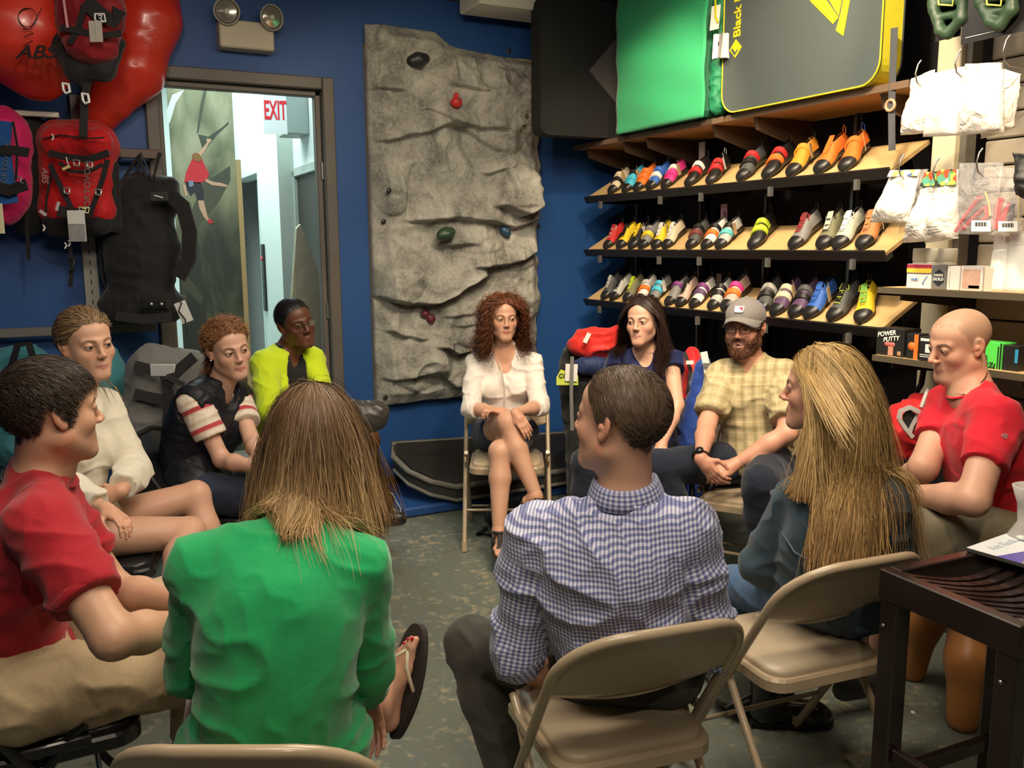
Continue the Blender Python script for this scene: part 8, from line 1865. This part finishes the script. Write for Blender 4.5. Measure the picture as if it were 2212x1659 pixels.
def clear_mat(name, col, a):
 m, nt, b = principled(name); b.inputs['Base Color'].default_value = (*col, 1); b.inputs['Roughness'].default_value = .15; b.inputs['Alpha'].default_value = a; b.inputs['Coat Weight'].default_value = .5
 N = nt.nodes; L = nt.links; tc = N.new('ShaderNodeTexCoord'); nz = N.new('ShaderNodeTexNoise'); nz.inputs['Scale'].default_value = 14; nz.inputs['Distortion'].default_value = 1.5; L.new(tc.outputs['Object'], nz.inputs['Vector']); bp = N.new('ShaderNodeBump'); bp.inputs['Strength'].default_value = .9; bp.inputs['Distance'].default_value = .02; L.new(nz.outputs['Fac'], bp.inputs['Height']); L.new(bp.outputs['Normal'], b.inputs['Normal']); return m
M_clear = clear_mat('clear_film', (.85, .84, .84), .22); M_milky = clear_mat('milky_film', (.88, .86, .80), .88)
def hook(px, py, X, label):
 a = at_x(px, py, X); r = empty('display_hook', tuple(a), 0, label, 'hook', 'steel display hooks'); MB().tube([(XW-X+.0, 0, -.05), (.03, 0, -.045), (.0, 0, -.03), (-.012, 0, .0), (.0, 0, .035), (.008, -.006, .05)], .0032, 8).build('wire', M_hook, r); MB().box((XW-X-.006, -.02, -.08), (XW-X, .02, -.02)).build('wall_plate', M_hook, r)
def hbag(corners, X, label, m, fill=0.6, thick=.035, header=None, name='chalk_bag', cat='bag', group='bags hanging on the slatted wall', wr=.006, extras=None):
 tl, tr, br, bl = [at_x(x, y, X) for x, y in corners]; c = (tl+tr)/2; r = empty(name, tuple(c), 0, label, cat, group); n, m_ = 16, 20; Vf = []; Vb = []
 for i in range(n+1):
  for j in range(m_+1):
   u, v = i/n, j/m_; p = (tl*(1-u)+tr*u)*(1-v)+(bl*(1-u)+br*u)*v; e = (math.sin(math.pi*min(max(u, 0), 1))**.6)*(math.sin(math.pi*min(1, max(0, (v-(1-fill))/fill)*.93+.0))**.7 if v > 1-fill else 0)
   t = .003+thick*e; w = wr*fold(V3([p]), 14)[0]+wr*.6*math.sin(u*7+v*5); Vf.append(p+V3((-t+w, 0, 0))); Vb.append(p+V3((t*.6+w, 0, 0)))
 V = V3(Vf+Vb); g = np.arange((n+1)*(m_+1)).reshape(n+1, m_+1); Ff = np.stack([g[:-1, :-1], g[1:, :-1], g[1:, 1:], g[:-1, 1:]], -1).reshape(-1, 4); o = (n+1)*(m_+1)
 rim = np.concatenate([g[:, 0], g[-1, 1:], g[-2::-1, -1], g[0, -2:0:-1]]); r2 = np.roll(rim, -1); F = np.concatenate([Ff, Ff[:, ::-1]+o, np.stack([rim, rim+o, r2+o, r2], -1)])
 link('pouch', mesh_np('pouch', V-c, F), m, r)
 if header is not None:
  hm, hh = header; q = [tl-V3((.006, 0, 0)), tr-V3((.006, 0, 0)), tr*(1-hh)+br*hh-V3((.010, 0, 0)), tl*(1-hh)+bl*hh-V3((.010, 0, 0))]; MB().add([tuple(p-c) for p in q], [(3, 2, 1, 0)]).add([tuple(p-c+V3((.002, 0, 0))) for p in q], [(0, 1, 2, 3)]).build('header_card', hm, r)
 if extras: extras(r, c, lambda x, y, dx=0: at_x(x, y, X-thick-.004+dx)-c)
 return r
for i, (a, X) in enumerate((([(1970, 170), (2018, 150), (2010, 285), (1948, 292)], 2.98), ([(2018, 158), (2100, 140), (2080, 292), (1996, 296)], 2.95), ([(2085, 138), (2165, 135), (2170, 285), (2075, 292)], 2.92), ([(2150, 142), (2205, 160), (2192, 275), (2120, 300)], 3.02))):
 hbag(a, X, 'brilliant white plastic bag of chalk on the upper hooks, %s' % ('first from the shoe shelves', 'second from the shoe shelves', 'third from the shoe shelves', 'closest to the picture edge')[i], M_milky if i != 1 else M_bag, .75, .05)
def hdots(cols): 
 m, nt, b = principled('header_print_%d' % len(bpy.data.materials)); N = nt.nodes; L = nt.links; tc = N.new('ShaderNodeTexCoord'); v = N.new('ShaderNodeTexVoronoi'); v.inputs['Scale'].default_value = 55; L.new(tc.outputs['Object'], v.inputs['Vector']); r = N.new('ShaderNodeValToRGB'); r.color_ramp.interpolation = 'CONSTANT'; e = r.color_ramp.elements
 e[0].color = (*cols[0], 1); e[1].position = .8; e[1].color = (*cols[-1], 1)
 for k, c in enumerate(cols[1:-1]): q = e.new(.2+.6*(k+.5)/len(cols)); q.color = (*c, 1)
 s = N.new('ShaderNodeSeparateColor'); L.new(v.outputs['Color'], s.inputs[0]); L.new(s.outputs[0], r.inputs['Fac']); L.new(r.outputs['Color'], b.inputs['Base Color']); return m
Hs = hdots([(.75, .74, .70), (.08, .14, .30), (.80, .78, .72), (.70, .60, .15), (.75, .74, .70)]); Hg = hdots([(.12, .30, .05), (.60, .62, .10), (.02, .03, .02), (.55, .08, .03), (.10, .35, .25)])
def prn(pts_list, m): 
 def f(r, c, at3):
  for a, b in pts_list: MB().tube([tuple(at3(*a)), tuple(at3(*b))], .0016, 5).build('printed_text_line', m, r)
 return f
hbag([(1925, 368), (1988, 366), (1965, 482), (1882, 480)], 2.98, 'white chalk bag with a checkered header, nearest the shoe shelves', M_milky, .6, .05, (Hs, .12))
hbag([(1982, 366), (2004, 365), (1985, 500), (1942, 505)], 3.06, 'half-hidden clear bag behind the checkered one', M_clear, .6, .03)
hbag([(2000, 372), (2030, 370), (2010, 520), (1952, 525)], 2.97, 'crumpled white bag with green dotted header, left of two', M_milky, .6, .05, (Hg, .2), extras=prn([((1956, 488), (1972, 488)), ((1956, 494), (1966, 493)), ((1954, 499), (1976, 499))], MG))
hbag([(2028, 366), (2068, 366), (2072, 515), (2000, 525)], 2.94, 'second white bag with green dotted header and printed lines', M_milky, .6, .055, (Hg, .22), extras=prn([((2005, 492), (2024, 489)), ((2004, 498), (2026, 495)), ((2006, 504), (2032, 500))], MG))
def glove(cols):
 def f(r, c, at3):
  for (pts, rad, m) in cols: MB().tube([tuple(at3(x, y, .03)) for x, y in pts], rad, 8, flat=(1, .5)).build('packed_sling', m, r)
  for (a, b) in ((cols[0][3] if len(cols[0]) > 3 else ((2096, 478), (2138, 478))),): pass
 return f
Mr = mat('sling_red', (.62, .02, .04), .6); Mgy = mat('sling_grey', (.14, .12, .13), .6); Mye = mat('sling_tan', (.65, .50, .18), .6); Mlb = mat('label_white', (.86, .86, .84), .5)
def dr(lines, lab):
 def f(r, c, at3):
  for pts, rad, m in lines: MB().tube([tuple(at3(x, y, .028)) for x, y in pts], rad, 8, flat=(1, .5)).build('packed_sling', m, r)
  x0, y0, x1, y1 = lab; q = [at3(x0, y0), at3(x1, y0), at3(x1, y1), at3(x0, y1)]; MB().add([tuple(p) for p in q], [(3, 2, 1, 0)]).build('barcode_label', Mlb, r); mb = MB(); n_ = 13
  for k in range(n_):
   xa = x0+8+(x1-x0-16)*k/n_; w_ = (1.2, 2.0, .8)[k % 3]; mb.add([tuple(at3(x, y, -.0008)) for x, y in ((xa, y0+4), (xa+w_, y0+4), (xa+w_, y0+13), (xa, y0+13))], [(3, 2, 1, 0)])
  mb.build('barcode', M_blk, r, kind='stuff')
 return f
hbag([(2072, 352), (2168, 351), (2148, 508), (2060, 505)], 2.93, 'clear zip bag of red and grey slings with a barcode label', M_clear, .8, .02, wr=.003, extras=dr([([(2066, 500), (2090, 462), (2118, 425)], .014, Mr), ([(2076, 496), (2100, 462), (2126, 440)], .010, Mgy), ([(2080, 496), (2110, 465), (2130, 448), (2134, 465), (2120, 480)], .013, Mr), ([(2128, 415), (2136, 440), (2139, 466)], .004, Mye)], (2098, 476, 2140, 500)))
hbag([(2160, 362), (2206, 362), (2210, 505), (2146, 508)], 2.96, 'clear bag with red sling and long barcode label at the picture edge', M_clear, .8, .02, wr=.003, extras=dr([([(2150, 495), (2154, 455), (2162, 428)], .015, Mr), ([(2164, 495), (2170, 460), (2182, 440)], .012, Mr), ([(2178, 490), (2186, 460), (2186, 440)], .011, Mgy), ([(2200, 420), (2202, 450), (2198, 480)], .004, Mye)], (2156, 478, 2198, 500)))
hbag([(2188, 330), (2240, 335), (2240, 440), (2196, 420)], 2.86, 'black harness loop in clear wrap cut by the right edge', mat('harness_black', (.015, .015, .016), .5), .9, .03, name='harness', cat='harness')
for (px, py, X, n_) in ((1982, 160, 2.95, 'over the upper bags nearest the shelves'), (2068, 138, 2.92, 'in the middle of the upper bags'), (2172, 110, 2.90, 'high at the upper bags near the edge'), (1946, 362, 2.95, 'over the checkered bag'), (2020, 372, 2.93, 'over the green dotted bags'), (2114, 352, 2.90, 'over the clear bag of slings')): hook(px, py, X, 'curved steel display hook %s' % n_)
Mgh = mat('hold_green', (.22, .60, .18), .45, var=.4, vscale=18, bump=.3, bscale=60); Mcard = mat('card_black', (.012, .011, .013), .35)
for i, (pts, ctr, lb) in enumerate(((((2012, -40), (2082, -40), (2078, 40), (2048, 72), (2032, 66), (2018, 20)), (2046, 10), 'green moulded training hold with holes on a black card, nearer the shelves'), (((2108, -40), (2186, -40), (2186, 22), (2160, 54), (2140, 46), (2118, 5)), (2150, 0), 'green moulded training hold on a black card near the corner of the picture'))):
 X = 3.02-.03*i; c = at_x(ctr[0], ctr[1], X); r = empty('training_hold', tuple(c), 0, lb, 'training hold', 'green training holds')
 p = [at_x(x, y, X) for x, y in pts]; cc = sum(p)/len(p); pr = [cap(a, b, .020, .020, .012) for a, b in zip(p, p[1:]+p[:1])] + [cap(p[0]*.0+at_x(ctr[0]-32, ctr[1]+18-20, X), at_x(ctr[0]+32, ctr[1]+10-20, X), .016, .016, .012), cap(at_x(ctr[0]-22, ctr[1]+28, X), at_x(ctr[0]+28, ctr[1]+20, X), .015, .015, .012)]
 V, F = sdf_mesh(pr, .005); link('hold_body', mesh_np('hold_body', V-c, F), Mgh, r)
 q = at_x(2020 if i == 0 else 2075, 90 if i == 0 else 97, X+.03)-c; e = at_x(2074 if i == 0 else 2230, 70, X+.03)-c
 MB().box((.03, e[1], q[2]), (.034, q[1], q[2]+.34)).build('backing_card', Mcard, r); MB().tube([(.028, q[1]-.02, q[2]+.02), (.028, e[1]+.02+(.1 if i else 0), q[2]+.02)], .0015, 5).build('printed_line', M_tagw, r)
 MB().tube([tuple(at_x(ctr[0]-20, -20, X-.02)-c), tuple(at_x(ctr[0]-18, 10, X-.02)-c), tuple(at_x(ctr[0]+12, 12, X-.02)-c), tuple(at_x(ctr[0]+16, -20, X-.02)-c)], .004, 6).build('cord', mat('cord_yellow', (.60, .60, .12), .6), r)
DO = 0.0
M_nav = cloth_mat('pack_navy', (.015, .03, .10), .6)
r, c = soft_pack(1270, 800, 5.25, 'navy and red backpack with a yellow-green card standing in the blue corner', [ell(W(1255, 810, 5.3), R_, (.14, .14, .22), .05), ell(W(1300, 790, 5.3), R_, (.13, .13, .14), .05), ell(W(1250, 880, 5.32), R_, (.10, .10, .18), .05), cap(W(1265, 900, 5.3), W(1270, 1060, 5.20), .12, .13, .06)], M_bn2, .010)
V, F = sdf_mesh([ell(W(1292, 740, 5.15), R_, (.125, .11, .085), .04), cap(W(1250, 745, 5.15), W(1325, 735, 5.15), .075, .07, .05), cap(W(1275, 745, 5.13), W(1305, 775, 5.12), .05, .02, .03)], .012); V += vnormals(V, F)*(.024*fold(V, 6))[:, None]; link('red_lid', mesh_np('red_lid', V-c, F), cloth_mat('lid_red', (.60, .025, .02), .5), r)
V, F = sdf_mesh([ell(W(1288, 790, 5.12), R_, (.13, .06, .06), .04)], .012); V += vnormals(V, F)*(.01*fold(V, 8))[:, None]; link('navy_panel', mesh_np('navy_panel', V-c, F), M_nav, r)
MB().box((-.035, -.002, -.05), (.035, .002, .05)).build('swing_tag', M_tagw, r, loc=tuple(W(1234, 805, 5.05)-c), rot=(0, .05, -YAW)); MB().prism([(-.075, -.045), (.05, -.045), (.05, .01), (-.05, .045), (-.075, .0)], 0, .003, M=frame_M(tuple(W(1230, 815, 5.07)-c), RGT, UPV, -FWD)).build('yellow_card', mat('card_lime', (.45, .55, .06), .5), r)
text_obj('letters', 'CO', .035, M_blk, r, frame_M(tuple(W(1217, 812, 5.06)), RGT, UPV, -FWD), bold=True)
MB().box((-.012, -.002, -.03), (.012, .002, .03)).build('label', M_tagw, r, loc=tuple(W(1268, 730, 5.02)-c), rot=(0, .45, -YAW)); band(MB(), sub(c, [(1236, 770), (1234, 850), (1236, 930)], 5.03), .02, .004, FN).build('strap', mat('strap_grey', (.12, .12, .12), .6), r)
r, c = soft_pack(1490, 840, 4.75, 'red backpack with black cords standing behind the woman in navy', [ell(W(1495, 830, 4.8), R_, (.07, .12, .20), .05), ell(W(1480, 930, 4.8), R_, (.08, .12, .18), .05), cap(W(1480, 960, 4.8), W(1480, 1040, 4.75), .11, .12, .05)], M_redn, .010)
MB().box((-.02, -.002, -.01), (.02, .002, .01)).build('label', M_tagw, r, loc=tuple(W(1490, 783, 4.62)-c), rot=(0, 0, -YAW)); band(MB(), sub(c, [(1478, 760), (1492, 800), (1486, 850)], 4.66), .02, .004, FN).build('strap', M_bn, r)
r, c = soft_pack(1512, 880, 4.5, 'royal blue pack leaning beside the bearded man', [ell(W(1518, 850, 4.55), R_, (.07, .10, .19), .05), ell(W(1500, 920, 4.55), R_, (.075, .10, .17), .05), cap(W(1500, 950, 4.55), W(1495, 1060, 4.5), .09, .10, .05)], cloth_mat('pack_royal', (.02, .06, .30), .6), .010)
band(MB(), sub(c, [(1520, 760), (1526, 790), (1532, 830)], 4.42), .035, .004, FN).build('white_strap', M_tagw, r); MB().box((-.02, -.006, -.008), (.02, .006, .008), bev=.003).build('buckle', mat('buckle_silver', (.6, .6, .6), .3, .8), r, loc=tuple(W(1527, 787, 4.40)-c), rot=(0, 0, -YAW))
r, c = soft_pack(1965, 900, 3.55, 'red and grey harness pack lying on the low shelf by the shaved-head man', [ell(W(1965, 915, 3.6), R_, (.10, .10, .09), .05), ell(W(1990, 900, 3.6), R_, (.06, .10, .09), .05), ell(W(1950, 950, 3.6), R_, (.07, .09, .08), .05)], M_redn, .012, 10, .008)
Mgs = mat('strap_lightgrey', (.45, .43, .42), .6)
band(MB(), sub(c, [(1942, 905), (1945, 888), (1965, 880), (1985, 890), (2000, 905)], 3.42), .018, .008, FN).build('strap', Mgs, r); band(MB(), sub(c, [(1942, 905), (1955, 925), (1972, 945)], 3.42), .016, .008, FN).build('strap', Mgs, r); band(MB(), sub(c, [(1985, 892), (1970, 920), (1965, 935)], 3.43), .014, .006, FN).build('strap', Mgs, r)
MB().prism([(-.03, -.035), (.02, -.04), (.03, .02), (-.01, .045), (-.03, .02)], 0, .004, M=frame_M(tuple(W(1966, 908, 3.44)-c), RGT, UPV, -FWD)).build('mesh_panel', M_bn, r); MB().tube([tuple(p) for p in sub(c, [(1990, 880), (2005, 840), (2012, 850), (2004, 890)], 3.5)], .008, 8).build('loop', Mgs, r)
a = at_z(1965, 985, .55); struct(MB().box((3.15, .9, 0), (3.6, 2.9, .72)), 'trim_plinth', mat('plinth_black', (.010, .010, .011), .6))
MB().tube([tuple(at_x(1962, 870, 3.2)), tuple(at_x(1975, 855, 3.2)), tuple(at_x(1990, 830, 3.2)), tuple(at_x(2000, 770, 3.2))], .012, 8).build('black_strap_loop', M_bn, None, label='black curved strap hanging under the lower goods shelf', cat='strap')
def table():
 M = mat('espresso_wood', (.016, .009, .008), .28, bump=.1, bscale=20, coat=.35)
 ZT_ = .80; A = at_z(1905, 1228, ZT_); B = at_z(2205, 1352, ZT_); ex_ = horiz(B-A); ey_ = V3((-ex_[1], ex_[0], 0))
 if np.dot(ey_, at_z(2100, 1190, ZT_)-A) < 0: ey_ = -ey_
 L, D = float(np.linalg.norm(B-A)), .46; r = empty('bar_table', (A[0], A[1], 0), 0, 'dark espresso slatted bar table in the right foreground', 'table')
 Mx = Matrix(((ex_[0], ey_[0], 0, 0), (ex_[1], ey_[1], 0, 0), (0, 0, 1, 0), (0, 0, 0, 1)))
 t = .052
 for (x, y) in ((0, 0), (L-t, 0), (0, D-t), (L-t, D-t)): MB().box((x, y, 0), (x+t, y+t, ZT_-.006), M=Mx, bev=.004).build('leg', M, r)
 for lo, hi in (((-.004, -.004, ZT_-.075), (L+.004, .030, ZT_)), ((-.004, D-.03, ZT_-.075), (L+.004, D+.004, ZT_)), ((-.0035, .0301, ZT_-.075), (.03, D-.0301, ZT_-.0005)), ((L-.03, .0301, ZT_-.075), (L+.0035, D-.0301, ZT_-.0005))): MB().box(lo, hi, M=Mx, bev=.003).build('apron', M, r)
 for lo, hi in (((t, .012, .30), (L-t, .035, .34)), ((t, D-.035, .30), (L-t, D-.012, .34)), ((.012, t, .22), (.035, D-t, .26)), ((L-.035, t, .22), (L-.012, D-t, .26))): MB().box(lo, hi, M=Mx, bev=.003).build('stretcher', M, r)
 ns = 8; w_ = .66*(L-.10)/8
 for k in range(ns):
  x = .045+(L-.09-w_)*k/(ns-1); vs = []; n = 10
  for i in range(n+1):
   u = i/n; y = .03+(D-.06)*u; dz = -.028*math.sin(math.pi*u); bx = .030*math.sin(math.pi*u)
   vs += [(x+bx, y, ZT_+dz-.018), (x+w_+bx, y, ZT_+dz-.018), (x+w_+bx, y, ZT_+dz-.001), (x+bx, y, ZT_+dz-.001)]
  fs = [(i*4+q, i*4+4+q, i*4+4+(q+1) % 4, i*4+(q+1) % 4) for i in range(n) for q in range(4)]+[(0, 1, 2, 3), (n*4+3, n*4+2, n*4+1, n*4)]
  MB().add([tuple(Mx @ Vector(v)) for v in vs], fs).build('slat', M, r)
 for (x, y, z) in ((.02, -.006, ZT_-.14), (L-.03, -.006, ZT_-.14)): MB().lathe([(0, .003), (.005, .002), (.005, 0)], 10, M=Mx @ frame_M((x, y, z), (1, 0, 0), (0, 0, 1), (0, -1, 0))).build('bolt', M_hook, r)
 return A, ex_, ey_, ZT_
TA, tex, tey, TZ = table()
def booklet():
 q = [at_z(x, y, TZ+.006) for x, y in ((2087, 1187), (2172, 1157), (2330, 1215), (2250, 1262))]; c = q[0]; ex_ = horiz(q[1]-q[0]); ey_ = V3((-ex_[1], ex_[0], 0)); 
 if np.dot(ey_, q[3]-q[0]) < 0: ey_ = -ey_
 tsg = 1 if np.cross(ex_, ey_)[2] > 0 else -1
 Wd, Ln = .20, .28; z0 = TZ+.001; M_ = frame_M((0, 0, 0), ex_, ey_, (0, 0, 1)); r = empty('guide_book', (c[0], c[1], z0), 0, 'thin book with mountain photo cover lying on the dark slatted table', 'book')
 MB().box((0, 0, 0), (Wd, Ln, .010), M=M_, bev=.001).build('pages', mat('pages_dark', (.05, .05, .05), .6), r)
 MB().add([tuple(M_ @ Vector(v)) for v in ((0, 0, .0105), (Wd, 0, .0105), (Wd, Ln*.34, .0105), (Wd*.5, Ln*.36, .0105), (0, Ln*.28, .0105))], [(0, 1, 2, 3, 4)]).build('cover_white', mat('cover_white', (.72, .78, .82), .35), r)
 MB().add([tuple(M_ @ Vector(v)) for v in ((0, Ln*.28, .0105), (Wd*.5, Ln*.36, .0105), (Wd, Ln*.34, .0105), (Wd, Ln*.62, .0105), (0, Ln*.5, .0105))], [(0, 1, 2, 3, 4)]).build('cover_sky', mat('cover_violet', (.13, .10, .42), .35), r)
 MB().add([tuple(M_ @ Vector(v)) for v in ((0, Ln*.5, .0106), (Wd*.3, Ln*.44, .0106), (Wd*.55, Ln*.56, .0106), (Wd, Ln*.46, .0106), (Wd, Ln, .0106), (0, Ln, .0106))], [(0, 1, 2, 3, 4, 5)]).build('cover_rock', mat('cover_rock', (.32, .26, .22), .4, var=.6, vscale=30), r)
 text_obj('letters', 'Arc Rock', .032, mat('cover_text', (.50, .56, .62), .5), r, frame_M((c[0]+(ex_*Wd*.5+ey_*Ln*.15)[0], c[1]+(ex_*Wd*.5+ey_*Ln*.15)[1], z0+.0112), -ex_*tsg, -ey_, (0, 0, 1)), bold=True)
booklet()
c = at_z(2222, 1160, TZ+.01); r = empty('grey_sculpted_cup', (c[0], c[1], TZ+.001), 0, 'pale grey cup cut off by the right edge on the dark table', 'cup')
MB().lathe([(0, 0), (.05, 0), (.052, .01), (.030, .05), (.034, .10), (.050, .15), (.046, .152), (.03, .10), (0, .06)], 22).build('cup_body', mat('cup_grey', (.45, .43, .41), .5), r); MB().lathe([(0, 0), (.012, .002), (.014, .008), (0, .012)], 10, c=(-.045, -.01, .012)).build('foot_knob', mat('cup_white2', (.8, .79, .76), .4), r)
